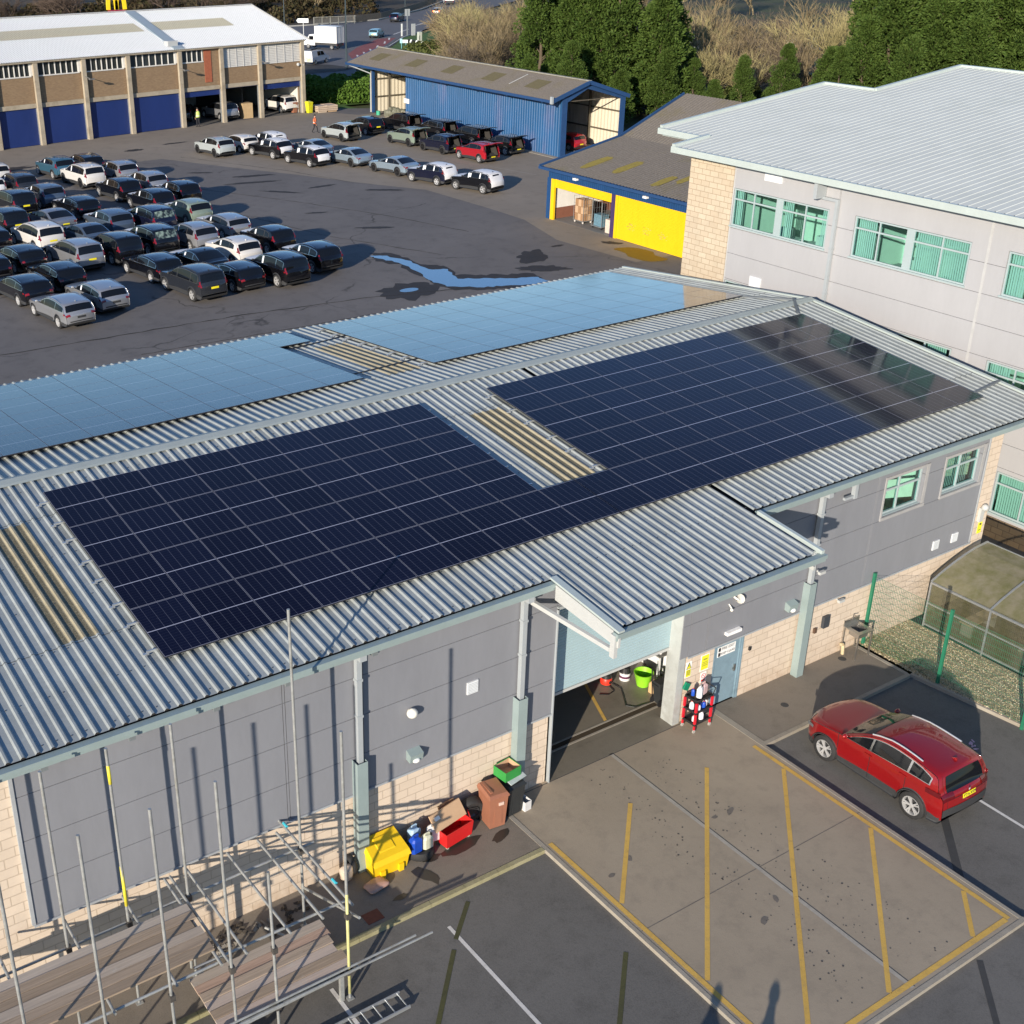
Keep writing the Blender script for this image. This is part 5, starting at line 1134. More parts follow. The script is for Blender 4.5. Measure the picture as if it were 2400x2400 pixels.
    if film=='bonnet' or film=='wrap':
        D['bonnet_film']=[(s.patch(s.a*.965,s.scr[0]+.10,-.93,.93,.007,10).mesh('bonnet_film',FILM,True),None,None)]
    if film in('roof','wrap','tail'):
        D['roof_film']=[(s.patch(s.scr[1]-.04,rwa+.02,-.985,.985,.008,12).mesh('roof_film',FILM,True),None,None)]
        m=s.patch(xr(s.belt[1]-.02),xr(.60),-.80,.80,.010,8)
        D['tail_film']=[(m.mesh('tail_film',FILM,True),None,None)]
        if film=='wrap':
            D['tail_film']=[(s.patch(rwa+.01,xr(.62),-.97,.97,.011,10).mesh('tail_film',FILM,True),None,None)]; D['rear_window']=[(s.patch(rwa-.06,rwa-.12,-.45,.45,.016).mesh('rear_window',CGL,True),None,None)]
    if film in('bonnet','sticker','roof','wrap'):
        for sd in (-1,1): D.setdefault('door_sticker',[]).append((s.side(sd,-.02,-.16,lambda x:zlo(x)+.03,lambda x:zhi(x)-.02,.012,2).mesh('door_sticker',STK),None,None))
    if film in('roof','wrap'):
        for sd in (-1,1): D['door_sticker'].append((s.side(sd,.02+.0,.13,lambda x:zlo(x)-.02,lambda x:zhi(x)+.03,.012,2).mesh('door_sticker',STK),None,None)); D['door_sticker'].append((s.side(sd,s.glx-.05,s.glx+.06,lambda x:zlo(x)-.02,lambda x:zhi(x)+.03,.012,2).mesh('door_sticker',STK),None,None))
    _cc[key]=(s,D); return _cc[key]
CARS=[]
def car(kind,col,x,y,deg,label,group,film=None,openb=False,plate='yellow',chrome=True,rim=RIMS,fin=True,z=0,anchor='fin',lit=False,rail=None,finc=None):
    s,D=car_parts(kind,openb,film); a=R(deg); c,sn=math.cos(a),math.sin(a)
    fx=s.fin[0] if anchor=='fin' else 0.
    e=empty('parked_car',(x-fx*c,y-fx*sn,z),label,'car',group,a)
    for nm,lst in D.items():
        for me,_,role in lst:
            mat=None
            if role=='paint': mat=P[col]
            elif role=='chrome': mat=CHR if chrome else TRIM
            elif role=='rail': mat=rail if rail is not None else (CHR if chrome else TRIM)
            elif role=='plate':
                if plate is None: continue
                mat=PLY if plate=='yellow' else TRIM
            elif role=='mirror': mat=TRIM if col not in('silver','white','red') else P[col]
            elif role=='fin': mat=P[finc or col]
            elif role=='rglass' and lit: mat=CGL2
            o=link(nm,me,e,mat=mat)
    t_,r_,b_=wheel_meshes(s.R,rim)
    for wx in (s.xf,s.xr):
        for sd in (-1,1):
            w_=link('wheel',t_,e,(wx,sd*(s.hw-.135),s.R),(0,0,0 if sd>0 else math.pi)); link('rim',r_,w_); link('brake_disc',b_,w_,(0,.03,0))
    CARS.append(e); return e,s
LOT='new cars waiting in the left hand block of the yard'; ROW='cars in the long row across the middle of the yard'; BOOT='cars with raised tailgates beside the blue shed'
car('suv','white',16.27,80.45,97,'white car cut by the left edge, behind the blue one with the white bonnet',LOT, film='sticker', plate=None)
car('compact','white',14.35,75.16,97,'white film covered car at the left edge, second from the back',LOT, film='roof', plate=None)
car('wagon','black',24.05,80.90,97,'black estate with pale window frames, rearmost of the block beside the teal one',LOT, film='sticker', plate=None)
car('compact','blue',21.37,80.20,97,'teal blue car with a white bonnet cover at the back of the block',LOT, film='bonnet', plate=None)
car('big','white',22.04,75.30,97,'large white car with dark rear glass right of the teal blue car',LOT, film='bonnet', plate=None, chrome=False, rim=RIMD)
car('suv','silver',24.94,75.86,97,'silver car with dark roof glass casting the uppermost round shadow',LOT, film='sticker', plate=None)
car('suv','silver',25.17,70.59,97,'silver car with white bonnet, second down the right hand edge of the block',LOT, film='bonnet', plate=None)
car('suv','black',22.53,69.30,97,'black car with white bonnet and a bright rear wheel showing, behind the silver ones',LOT, film='bonnet', plate=None)
car('suv','black',25.73,65.87,97,'black car with pale window frame, third down the right hand edge of the block',LOT, film='bonnet', plate=None)
car('suv','black',23.01,64.26,97,'black car with a white tag on its door, left of the third edge car',LOT, film='bonnet', plate=None)
car('compact','sage',23.75,59.69,97,'sage green car with white bonnet at the right edge of the block',LOT, film='bonnet', plate=None, chrome=False)
car('suv','grey',16.73,75.21,97,'dark grey car with a white window sticker behind the plated black one at far left',LOT, film='sticker', plate=None)
car('compact','steel',17.11,70.18,97,'dusty blue car with white bonnet, in shade below the large white car',LOT, film='bonnet', plate=None, chrome=False)
car('big','black',14.51,68.49,97,'black car with yellow plate, upper one of the two near the left edge',LOT)
car('wagon','black',17.95,65.33,97,'black estate with thick white window frame between blue and light grey cars',LOT, film='bonnet', plate=None)
car('suv','steel',18.06,59.46,97,'slate blue car with white bonnet just left of the car with see through rear glass',LOT, film='bonnet', plate=None)
car('big','darkblue',20.60,58.41,97,'navy car with clear rear glass, upper of the two with see through windows',LOT, film='bonnet', plate=None, lit=True)
car('sedan','lgrey',15.06,63.17,97,'light grey saloon with yellow plate near the left edge',LOT, chrome=False)
car('big','black',12.26,63.01,97,'black car with yellow plate, lower one of the two near the left edge',LOT)
car('big','white',12.80,57.69,97,'large white car with yellow plate, farther from the main unit',LOT, chrome=False)
car('sedan','steel',15.51,57.84,97,'slate saloon with no plate between two large cars in the block',LOT, plate=None, chrome=False)
car('big','black',18.47,53.12,97,'black car with clear rear glass, lower of the two with see through windows',LOT, film='bonnet', plate=None, lit=True)
car('suv','silver',21.09,53.01,97,'silver car with white sticker in front of the sage green one',LOT, film='sticker', plate=None, chrome=False)
car('wagon','silver',24.17,54.69,97,'silver estate with white pillars and bonnet at the right edge of the block',LOT, film='bonnet', plate=None, chrome=False)
car('big','black',15.83,52.37,97,'large black car without plate right of the large white one',LOT, plate=None, chrome=False)
car('big','silver',13.25,52.03,97,'large silver white car with yellow plate, nearer the main unit',LOT, chrome=False)
car('compact','black',24.73,49.61,97,'black car with white bonnet and pillars, far right of the middle row',LOT, film='bonnet', plate=None, chrome=False)
car('compact','white',21.66,48.16,97,'small white car with dark roof, white bonnet cover, fourth from the right corner',LOT, film='bonnet', plate=None, chrome=False)
car('sedan','black',18.91,48.01,97,'black fastback with white bonnet behind the plated brown black car',LOT, film='bonnet', plate=None)
car('wagon','black',9.98,59.38,97,'black car cut by the left edge, upper of the two cut black cars',LOT, plate=None)
car('wagon','black',10.30,53.61,97,'black estate beside the cut black car, second row from the front',LOT, plate=None)
car('wagon','black',7.94,52.65,97,'black car cut by the left edge, lower of the two cut black cars',LOT, plate=None)
car('wagon','black',10.88,48.54,97,'black estate directly behind the nearer pair of silver estates, cone by its bumper',LOT, plate=None)
car('wagon','black',16.21,47.35,97,'black estate with bright wheels standing alone on its left side',LOT, plate=None, rim=RIMW)
car('big','grey',16.72,42.65,97,'near black large car with yellow plate, leftmost of the front four on the right',LOT, chrome=False, rim=RIMS)
car('wagon','black',19.32,43.12,97,'black estate, second of the front four on the right',LOT, film='sticker', plate=None)
car('big','black',21.93,42.66,97,'large black car with silver bumper strip, third of the front four',LOT, film='bonnet', plate=None)
car('suv','black',24.99,44.30,97,'black car with white bonnet, rightmost of the front four',LOT, film='bonnet', plate=None)
car('wagon','black',8.42,46.88,97,'black estate with bright wheel left of the foremost silver estate',LOT, plate=None, rim=RIMW)
car('wagon','silver',11.40,43.44,97,'silver estate with window sticker, right one of the front silver pair',LOT, film='sticker', plate='dark')
car('wagon','silver',8.95,41.93,97,'silver estate nearest the main unit, left one of the front silver pair',LOT, plate='dark', rim=RIMW)
car('suv','pale',36.25,82.02,97,'pale grey car with dark roof at the left end of the long row',ROW, plate=None, chrome=False, film='sticker', rim=RIMD)
car('hatch','white',39.04,82.90,98,'white hatchback second in the long row behind the pale grey car',ROW, plate=None, chrome=False)
car('compact','darkblue',41.44,82.07,103,'navy car with white wrapped roof behind the black and white pair',ROW, film='wrap', plate=None, chrome=False)
car('suv','black',40.09,78.60,103,'black car with white roof and tail film, left one of the two alike',ROW, film='roof', plate=None, rim=RIMW, chrome=False)
car('sedan','ice',43.12,77.96,101,'ice blue saloon behind the right hand black and white car',ROW, film='sticker', plate=None, chrome=False)
car('suv','black',40.94,73.63,102,'black car with white roof and tail film, right one of the two alike',ROW, film='roof', plate=None, rim=RIMW, chrome=False)
car('sedan','ice',43.76,72.56,100,'ice blue saloon with dark wheels, left one of the front pair',ROW, plate=None, chrome=False, rim=RIMD, film='sticker')
car('sedan','ice',44.89,67.12,100,'ice blue saloon with dark wheels, right one of the front pair',ROW, plate=None, chrome=False, rim=RIMD, film='sticker')
car('compact','darkblue',45.54,61.64,104,'navy car with fully white wrapped tail and bright wheels, second from the right end',ROW, film='wrap', plate=None, rim=RIMW, chrome=False)
car('compact','black',46.75,57.26,105,'black car with fully white wrapped tail at the right end of the long row',ROW, film='wrap', plate=None, chrome=False)
car('suv','black',53.28,84.88,96,'black car with closed tailgate and yellow plate beside the pale one with raised tailgate',BOOT, chrome=False)
car('suv','pale',49.33,84.52,96,'pale grey car with its tailgate raised, leftmost of the open ones',BOOT,openb=True,anchor='zero', plate=None, chrome=False, rim=RIMD)
car('compact','sage',53.11,78.94,96,'pale green car with its tailgate raised',BOOT,openb=True,anchor='zero', chrome=False, rim=RIMD)
car('compact','darkblue',53.48,74.06,96,'navy car with black wheels and raised tailgate left of the red one',BOOT,openb=True,anchor='zero', chrome=False, rim=RIMD)
car('compact','crimson',53.84,68.98,94,'red car with its tailgate raised',BOOT,openb=True,anchor='zero', chrome=False)
car('big','black',56.95,85.94,96,'black car with raised tailgate against the left end of the blue wall',BOOT,openb=True,anchor='zero', plate=None, chrome=False, rim=RIMD)
car('big','black',57.50,80.75,96,'black car with raised tailgate behind the pale green one',BOOT,openb=True,anchor='zero', plate=None)
car('big','black',57.93,75.90,96,'black car with raised tailgate behind the navy one with black wheels',BOOT,openb=True,anchor='zero', plate=None, chrome=False)
car('compact','black',57.85,70.71,96,'black car with raised tailgate, rightmost of the open ones',BOOT,openb=True,anchor='zero', chrome=False)

# ================================================================ the red car in the foreground
rc,rs=car('xover','red',13.42,-4.43,89,'red family car parked on the tarmac beside the yellow hatched apron','cars in the near car park',z=-.09,anchor='zero',plate='yellow',chrome=True,rim=RIMS,rail=simple('satin_rail',(.7,.7,.72),.3,.6,.03))
del rc['group']
# seams between the doors, wheel arch lips and badge
LD=simple('lamp_deep_red',(.09,.003,.006),.12,spec=.8)
for o in kids(rc):
    if o.name.startswith('tail_light'): o.data=o.data.copy(); o.data.materials[0]=LD
m=MB()
for sd in (-1,1):
    for x,z0,z1 in ((.95,.36,1.08),(.0,.34,1.02),(-1.02,.62,1.06)):
        for k in range(8):
            za=z0+(z1-z0)*k/8; zb_=z0+(z1-z0)*(k+1)/8; m.bar((x,sd*(rs.Y(x,za)+.001),za),(x,sd*(rs.Y(x,zb_)+.001),zb_),.012,.008,(0,1,0))
m.build('door_seam',DARK,rc)
m=MB()
for sd in (-1,1):
    for xc in (rs.xf,rs.xr):
        for k in range(12):
            a=math.pi*k/12;b=math.pi*(k+1)/12; r_=rs.R*1.17; pa=(xc+r_*math.cos(a),rs.R+r_*math.sin(a)); pb=(xc+r_*math.cos(b),rs.R+r_*math.sin(b))
            m.bar((pa[0],sd*(rs.Y(pa[0],pa[1])+.006),pa[1]),(pb[0],sd*(rs.Y(pb[0],pb[1])+.006),pb[1]),.02,.075,(0,1,0))
m.build('wheel_arch_trim',TRIM,rc)
i=rs.bi(-2.06); bx,_,bz=rs.pt(i,0)
m=MB(); m.add([(bx-.03,0,bz+.06),(bx-.035,.035,bz),(bx-.03,0,bz-.06),(bx-.035,-.035,bz),(bx-.015,0,bz+.03),(bx-.018,.017,bz),(bx-.015,0,bz-.03),(bx-.018,-.017,bz)],[(0,1,5,4),(1,2,6,5),(2,3,7,6),(3,0,4,7)]); m.build('badge',CHR,rc)
pl=[o for o in kids(rc) if o.name.startswith('number_plate')][0]
cx=sum((v.co for v in pl.data.vertices),Vector())/len(pl.data.vertices)
nn=Vector((-1,0,.25)).normalized(); ax=Vector((0,-1,0)); up=nn.cross(ax).normalized()
Mx=Matrix((( ax.x,up.x,nn.x,cx.x+nn.x*.012),(ax.y,up.y,nn.y,cx.y),(ax.z,up.z,nn.z,cx.z+nn.z*.012),(0,0,0,1)))
text_mesh('registration','YT16 XVM',.098,INK,pl,Mx,.002)
# ================================================================ building B
bb=empty('office_building',(27.1,2,0),'three storey pale grey office block with cream block corner and low pitched roof','office building')
def off(m,dx,dy): m.v=[(x-dx,y-dy,z) for x,y,z in m.v]; return m
def bbuild(m,name,mat,par=None,**k): off(m,27.1,2.); return m.build(name,mat,par or bb,**k)
XB=27.1
hol=[(10.57,15.22,8.18,9.66),(4.74,9.42,8.18,9.66),(-1.2,3.42,8.18,9.66),(-7.2,-2.6,8.18,9.66)]
hol+= [(a,b,c-3.68,d-3.66) for a,b,c,d in hol]; hol+=[(a,b if b>9.5 else b,.88,2.4) for a,b in ((10.57,15.22),(4.74,9.42),(-2.4,2.24),(-8.2,-3.5))]
w=MB(); cells(w,'x',XB,.12,[-14,4.10,4.15,10.16,10.2,15.27],[.75,2.55,3.4,4.35,5.2,6.06,7.1,8.1,9.1,10.6],hol,.016); bbuild(w,'cladding',CLADB)
w=MB(); cells(w,'x',XB+.13,.1,[-14,15.3],[0,10.6],hol,0); bbuild(w,'seam_backing',simple('seam_mid',(.25,.25,.25),.8))
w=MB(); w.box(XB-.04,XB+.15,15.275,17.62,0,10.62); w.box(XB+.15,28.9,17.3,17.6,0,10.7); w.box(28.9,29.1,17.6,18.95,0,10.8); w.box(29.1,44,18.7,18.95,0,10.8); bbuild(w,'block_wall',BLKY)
w=MB(); cells(w,'x',XB-.03,.15,[-14,15.27],[0,.74],[],0); bbuild(w,'block_plinth',BRN)
w=MB(); w.box(XB-.012,XB-.002,4.08,4.17,.75,10.6); w.box(XB-.012,XB-.002,15.2,15.26,.75,10.6); bbuild(w,'joint_strip',simple('joint_light',(.43,.43,.43),.5))
lit_=simple('office_pale',(.55,.60,.52),.9,0,.1,.7)
def bwin(y0,y1,z0,z1,ms,bl):
    f=window(bb,'x',XB+.02,y0+.02,y1-.02,z0+.02,z1-.02,ms,[z1-.42],WINFR,GLS,bl)
    for c in [f]+kids(f):
        if c is f: c.data.transform(Matrix.Translation((-27.1,-2,0)))
        else: c.data.transform(Matrix.Translation((-27.1,-2,0)))
def half(y0,y1): w_=(y1-y0); c=(y0+y1)/2; return [y0+w_*.225+.02,(c,.32),y1-w_*.225-.02]
for z0,z1,lv in ((8.18,9.66,0),(4.5,6.0,1)):
    bwin(10.57,15.22,z0,z1,half(10.57,15.22),[((14.8,15.15),(12.3,12.72),(10.7,10.95)),((11.0,12.0),)][lv])
    bwin(4.74,9.42,z0,z1,half(4.74,9.42),[((8.55,9.35),(4.85,6.9)),((5.0,5.8),)][lv])
    bwin(-1.2,3.42,z0,z1,half(-1.2,3.42),[((2.75,3.35),(-1.1,.5)),((2.6,3.35),)][lv])
    bwin(-7.2,-2.6,z0,z1,half(-7.2,-2.6),[((-7.1,-2.7),),((-4,-3.),)][lv])
for y0,y1 in ((10.57,15.22),(4.74,9.42),(-2.4,2.24),(-8.2,-3.5)): bwin(y0,y1,.88,2.4,half(y0,y1),((y0+.1,y1-.1),))
w=MB()
for z in (.02,3.35,7.0): w.box(XB+.24,31,-14,17.2,z,z+.1)
w.box(31,31.1,-14,17.2,0,10.6)
for y in (15.3,10.0,4.2,-1.8,-8): w.box(XB+.24,31,y,y+.1,.12,3.35); w.box(XB+.24,31,y,y+.1,3.45,7.0); w.box(XB+.24,31,y,y+.1,7.1,10.6)
w.box(XB+.24,31,-14,17.2,10.6,10.65); bbuild(w,'office_interior',lit_)
w=MB()
for y in (13.8,12.0,8.0,6.0,2.0,0.): 
    for z in (7.1,3.45): w.box(28.2,28.9,y-.8,y+.6,z+.72,z+.76); w.box(28.5,28.9,y-.3,y+.1,z+.762,z+1.1)
bbuild(w,'desks',DESK)
rB=lambda x:10.90+.11*(x-26.5)
w=MB()
def bsheet(x0,x1,y0,y1):
    p=.33; y=y0; prof=[]
    while y<y1: prof+= [(y,0),(min(y+.27,y1),0),(min(y+.285,y1),.014),(min(y+.315,y1),.014)]; y+=p
    k=len(prof); vs=[]
    for i in range(3):
        x=x0+(x1-x0)*i/2; vs+=[(x,q,rB(x)+h) for q,h in prof]
    w.add(vs,[(i*k+j,i*k+j+1,(i+1)*k+j+1,(i+1)*k+j)[::-1] for i in range(2) for j in range(k-1)])
bsheet(26.5,44.5,-14,18.0); bsheet(28.35,38.5,18.0,20.75); bbuild(w,'roof',ROOFB)
w=MB()
for a,b,y in ((38.5,44.5,18.02),(28.35,38.5,20.8),(26.4,28.35,18.02)):
    w.bar((a,y,rB(a)+.03),(b,y,rB(b)+.03),.16,.16)
for a,b,x in ((-14,18.0,44.5),(18.0,20.8,38.5)): w.bar((x,a,rB(x)+.05),(x,b,rB(x)+.05),.2,.1)
bbuild(w,'verge_flashing',GUTB)
w=MB(); w.box(26.36,26.5,-14,18.12,10.66,10.90); w.box(28.2,28.35,18.1,20.85,10.87,11.11); w.box(26.5,XB+.1,-14,18,10.62,10.66); w.box(28.35,28.95,18,20.7,10.8,10.84); bbuild(w,'gutter',GUTB)
w=MB(); w.box(44.2,44.4,-14,18,0,12.6); w.box(29,44.2,-14.2,-14,0,10.8); bbuild(w,'rear_wall',CLADB)
w=MB(); w.box(XB-.16,XB-.04,10.12,10.24,.2,10.0); w.box(XB-.16,XB-.04,10.12,10.9,10.0,10.1); w.box(26.55,XB-.02,10.8,10.95,10.05,10.6); w.box(XB-.17,XB-.03,10.1,10.26,8.3,8.36); w.box(XB-.17,XB-.03,10.1,10.26,6.6,6.66); bbuild(w,'downpipe',PIPE)
for y,z,a,b in ((13.3,10.35,.42,.16),(13.6,6.25,.28,.2)): w=MB(); w.box(XB-.05,XB-.002,y-a,y+a,z-b,z+b); bbuild(w,'wall_vent',VENT)
# ================================================================ yellow doored blue workshop
ys_=empty('yellow_door_workshop',(45,42,0),'blue workshop with two yellow roller shutters and mossy grey roof','workshop')
BLUEC=simple('blue_cladding',(.012,.055,.16),.5,0,.12,1.5,streak=True); BLUEF=simple('blue_fascia',(.02,.06,.16),.45,0,.1,2); YSH=simple('shutter_yellow',(.78,.50,.008),.45,0,.06,2,streak=True); PUR=simple('purple_post',(.05,.03,.10),.6)
def ybuild(m,name,mat,**k): return off(m,45,42).build(name,mat,ys_,**k)
FIB=None
def fibre(name,moss,amt):
    m,t=nt(name); v=coords(t); n1=noise(t,v,.35,5,.7); n2=noise(t,v,9,5,.75); n3=noise(t,v,30,2,.6)
    cc=mix(t,ramp(t,n2,.3,.7),(.12,.10,.078),(.23,.20,.165)); cc=mix(t,math_(t,'MULTIPLY',ramp(t,n1,.52,.68),amt),cc,moss); cc=mix(t,math_(t,'MULTIPLY',ramp(t,n3,.68,.74),.5),cc,(.42,.41,.38))
    out(t,bsdf(t,cc,.9,0,bump(t,n2,.6,.03))); MATS[name]=m; return m
FIB=fibre('fibre_cement',(.15,.125,.05),.5)
def ry(x): return 3.62+.19*(x-44.4) if x<51.6 else 4.99+.42*(x-51.6) if x<57.5 else 7.47
w=MB(); 
vs=[];k=0
ycuts=list(np.arange(20,48.62,.15))
xs_=[44.4,47,49.5,51.6,53,55,57.5]
for x in xs_:
    for j,y in enumerate(ycuts): vs.append((x,y,ry(x)+.03*(j%2)))
k=len(ycuts); w.add(vs,[(i*k+j,i*k+j+1,(i+1)*k+j+1,(i+1)*k+j)[::-1] for i in range(len(xs_)-1) for j in range(k-1)])
w.add([(57.5,20,7.47),(57.5,48.6,7.47),(66,48.6,5.6),(66,20,5.6)],[(3,2,1,0)]); ybuild(w,'roof',FIB)
MOSSY=simple('roof_moss',(.26,.20,.035),.95,0,.35,5)
m=MB()
for (x,y,rx_,ry_) in ((46.7,45.5,1.3,.42),(47.0,42.8,1.25,.42),(46.3,38.6,1.0,.35),(47.3,37.6,.9,.3)):
    pts=[]; n=28
    for i in range(n): a=2*math.pi*i/n; q=1+.22*smoothnoise(math.cos(a)*3+x,math.sin(a)*3); px=x+rx_*math.copysign(abs(math.cos(a))**.6,math.cos(a))*q; pts.append((px,y+ry_*math.copysign(abs(math.sin(a))**.6,math.sin(a))*q,ry(px)+.036))
    m.add(pts,[tuple(range(n))])
ybuild(m,'moss_patch',MOSSY)
w=MB(); w.bar((44.35,48.68,ry(44.35)-.05),(51.6,48.68,ry(51.6)-.05),.08,.26); w.bar((51.6,48.68,ry(51.6)-.05),(57.5,48.68,ry(57.5)-.05),.08,.26); w.box(44.28,44.42,20,48.7,3.42,3.60); ybuild(w,'fascia',BLUEF)
w=MB()
y=35.0
while y<48.4: w.box(44.95,45.1,y,y+.10,2.80,3.50); w.box(44.98,45.1,y+.10,y+.2,2.80,3.50); y+=.2
w.box(44.96,45.1,48.05,48.5,0,2.8); ybuild(w,'front_cladding',BLUEC)
w=MB(); w.add([(45.1,48.5,0),(57.5,48.5,0),(57.5,48.5,7.2),(51.6,48.5,4.85),(45.1,48.5,3.5)],[(0,1,2,3,4)]); w.box(45.1,57,19.9,20,0,4.2); w.box(57.4,57.5,20,48.4,0,7); ybuild(w,'side_wall',BLUEC)
w=MB(); w.box(44.93,45.08,47.68,48.04,0,2.78); ybuild(w,'yellow_jamb',YSH)
def shut(y0,y1,z0,z1,mat):
    m=MB(); z=z0
    while z<z1-.01: m.box(45.02,45.06,y0,y1,z,min(z+.085,z1)-.006); m.box(45.04,45.07,y0,y1,z+.079,min(z+.085,z1)); z+=.085
    return m
s1=ybuild(shut(41.85,47.67,2.22,2.80,YSH),'roller_shutter',YSH); s2=ybuild(shut(35.0,41.25,.02,2.80,YSH),'roller_shutter',YSH)
w=MB(); w.box(44.93,45.1,41.48,41.84,0,2.8); ybuild(w,'door_post',PUR); w=MB(); w.box(44.95,45.08,41.26,41.475,0,2.8); ybuild(w,'guide_rail',YSH)
m=MB(); gr_=random.Random(3)
for cy in (39.9,38.45,37.0):
    for k in range(26): a=cy+gr_.uniform(-.38,.38); z=1.0+gr_.uniform(-.22,.22); m.box(45.012,45.0195,a-.05,a+.05,z-.012,z+.012)
ybuild(m,'faded_lettering',simple('faded_mark',(.50,.36,.12),.7))
for y in (45.4,38.6): m=MB(); m.box(44.72,44.94,y-.17,y+.17,3.10,3.24); m.box(44.80,44.94,y-.05,y+.05,3.24,3.3); ybuild(m,'floodlight',simple('lamp_white2',(.8,.82,.85),.3))
w=MB(); w.box(45.1,52,47.9,48.0,0,3.4); w.box(52,52.1,35,48,0,3.4); w.box(45.1,52,34.9,35,0,3.4); ybuild(w,'interior_wall',PLASTER)
w=MB(); w.box(45.05,52,41.4,47.9,.0,.008); ybuild(w,'interior_floor',simple('interior_floor',(.17,.165,.16),.6)); w=MB(); w.box(45.3,52,47.86,47.9,.01,.75); ybuild(w,'brick_dado',simple('dado_brick',(.20,.08,.05),.8))
def cage(x,y,label,load):
    e=empty('roll_cage',(x,y,0),label,'roll cage','roll cages in the open workshop'); m=MB()
    for sx in (-.42,.42):
        for sy in (-.5,.5): m.tube((sx,sy,.16),(sx,sy,1.85),.016,6)
    for z in (.2,.55,.9,1.3,1.8):
        for sy in (-.5,.5): m.bar((-.42,sy,z),(.42,sy,z),.012,.012)
    for k in range(5): m.bar((-.42+.21*k,.5,.2),(-.42+.21*k,.5,1.8),.01,.01); m.bar((-.42+.21*k,-.5,.2),(-.42+.21*k,-.5,1.8),.01,.01)
    m.box(-.42,.42,-.5,.5,.14,.17); m.build('frame',GALV,e); w_=MB()
    for sx in (-.35,.35):
        for sy in (-.42,.42): w_.tube((sx-.02,sy,.07),(sx+.02,sy,.07),.07,8)
    w_.build('castor',simple('castor_white',(.6,.55,.5),.5) if load else BLACKP,e); return e
cage(46.2,46.0,'wheeled cage stacked with brown cartons behind the raised yellow shutter',1); cage(46.1,44.0,'wheeled cage holding blue wrapped goods in the open workshop',0)
for i in range(3):
    for j in range(3):
        for k in range(2): m=MB(); m.box(45.85+.37*k,46.19+.37*k,45.54+.31*j,45.83+.31*j,.18+.48*i,.18+.48*i+.46); poly_obj(m,'carton',CB if (i+j+k)%2 else simple('carton_dark',(.32,.18,.09),.8),'brown carton stacked in the left roll cage','carton','cartons in the left roll cage')
m=MB(); m.box(45.8,46.4,43.6,44.4,.18,.95); poly_obj(m,'wrapped_goods',simple('wrap_blue',(.12,.22,.28),.3,0,.35,9),'blue plastic wrapped goods inside the right roll cage','goods')
m=MB(); m.box(45.5,45.9,42.3,42.9,0,.9); poly_obj(m,'carton',simple('carton_white',(.6,.5,.42),.7,0,.2,9),'stack of pale cartons leaning by the purple post','carton'); m=MB(); m.box(45.6,46.1,42.1,42.5,.902,2.0); poly_obj(m,'carton',CB,'tall tan carton standing on the pale stack','carton')
# ================================================================ blue shed
bs=empty('blue_shed',(61,82,0),'long blue ribbed shed open at its end with grey fibre cement roof','shed')
def sbuild(m,name,mat,**k): return off(m,61,82).build(name,mat,bs,**k)
BLU2=simple('blue_sheet',(.018,.085,.21),.45,0,.2,.8,dirt=(.10,.12,.24),streak=True); CRM=simple('cream_sheet',(.62,.56,.44),.6,0,.08,1)
w=MB(); vs=[];ycut=np.arange(66.05,90.6,.17); 
for j,y in enumerate(ycut):
    d=.0 if j%2 else -.05
    vs+= [(60.6+d,y,0),(60.6+d,y,4.95),(60.6+d,y+.11,0),(60.6+d,y+.11,4.95)]
k=len(vs)//2; w.add(vs,[(2*i,2*i+1,2*i+3,2*i+2) for i in range(k-1)]); sbuild(w,'front_wall',BLU2)
w=MB(); w.box(60.55,61.1,65.95,66.05,0,5.0); w.box(67.15,67.7,65.95,66.05,0,4.95); w.box(60.7,60.95,97.2,97.5,0,4.7)
w.add([(60.55,65.98,4.7),(63.3,65.98,6.05),(63.3,65.98,5.55),(61.1,65.98,4.55)],[(0,3,2,1)]); w.add([(67.7,65.98,4.7),(63.3,65.98,6.05),(63.3,65.98,5.55),(67.15,65.98,4.5)],[(0,1,2,3)]); off(w,61,82); build_split(w,'end_frame',BLUEF,bs,lambda x,y,z:y>0)
w=MB(); vs=[];yc=np.arange(66.1,99,.22)
for j,y in enumerate(yc): vs+=[(67.4-(.04 if j%2 else 0),y,0),(67.4-(.04 if j%2 else 0),y,4.85)]
w.add(vs,[(2*i,2*i+1,2*i+3,2*i+2)[::-1] for i in range(len(yc)-1)]); vs=[]; xc=np.arange(60.7,67.4,.22)
for j,x in enumerate(xc): vs+=[(x,97.6-(.04 if j%2 else 0),0),(x,97.6-(.04 if j%2 else 0),min(5.95,4.86+.325*(x-59.25),6.176-.31*(x-63.3))-.12)]
w.add(vs,[(2*i,2*i+1,2*i+3,2*i+2) for i in range(len(xc)-1)])
vs=[]
for j,x in enumerate(xc): vs+=[(x,80-(.04 if j%2 else 0),0),(x,80-(.04 if j%2 else 0),min(5.95,4.86+.325*(x-59.25),6.176-.31*(x-63.3))-.12)]
w.add(vs,[(2*i,2*i+1,2*i+3,2*i+2) for i in range(len(xc)-1)]); sbuild(w,'inner_lining',CRM)
w=MB()
for z in (1.5,3.3): w.box(67.22,67.3,66.2,98,z,z+.12); w.box(61,67.2,97.40,97.5,z,z+.12)
for y in (70,74,78,90.6,94): w.box(67.1,67.3,y,y+.15,0,4.8); w.box(60.72,60.9,y,y+.15,0,4.6)
w.box(60.7,67.5,66.2,66.3,4.55,4.62); sbuild(w,'rail',simple('rail_brown',(.10,.085,.06),.7)); w=MB(); w.box(60.5,60.62,90.62,97.5,4.35,4.75); sbuild(w,'opening_header',BLUEF)
w=MB()
def rS(x): return 4.86+.325*(x-59.25) if x<63.3 else 6.176-.31*(x-63.3)
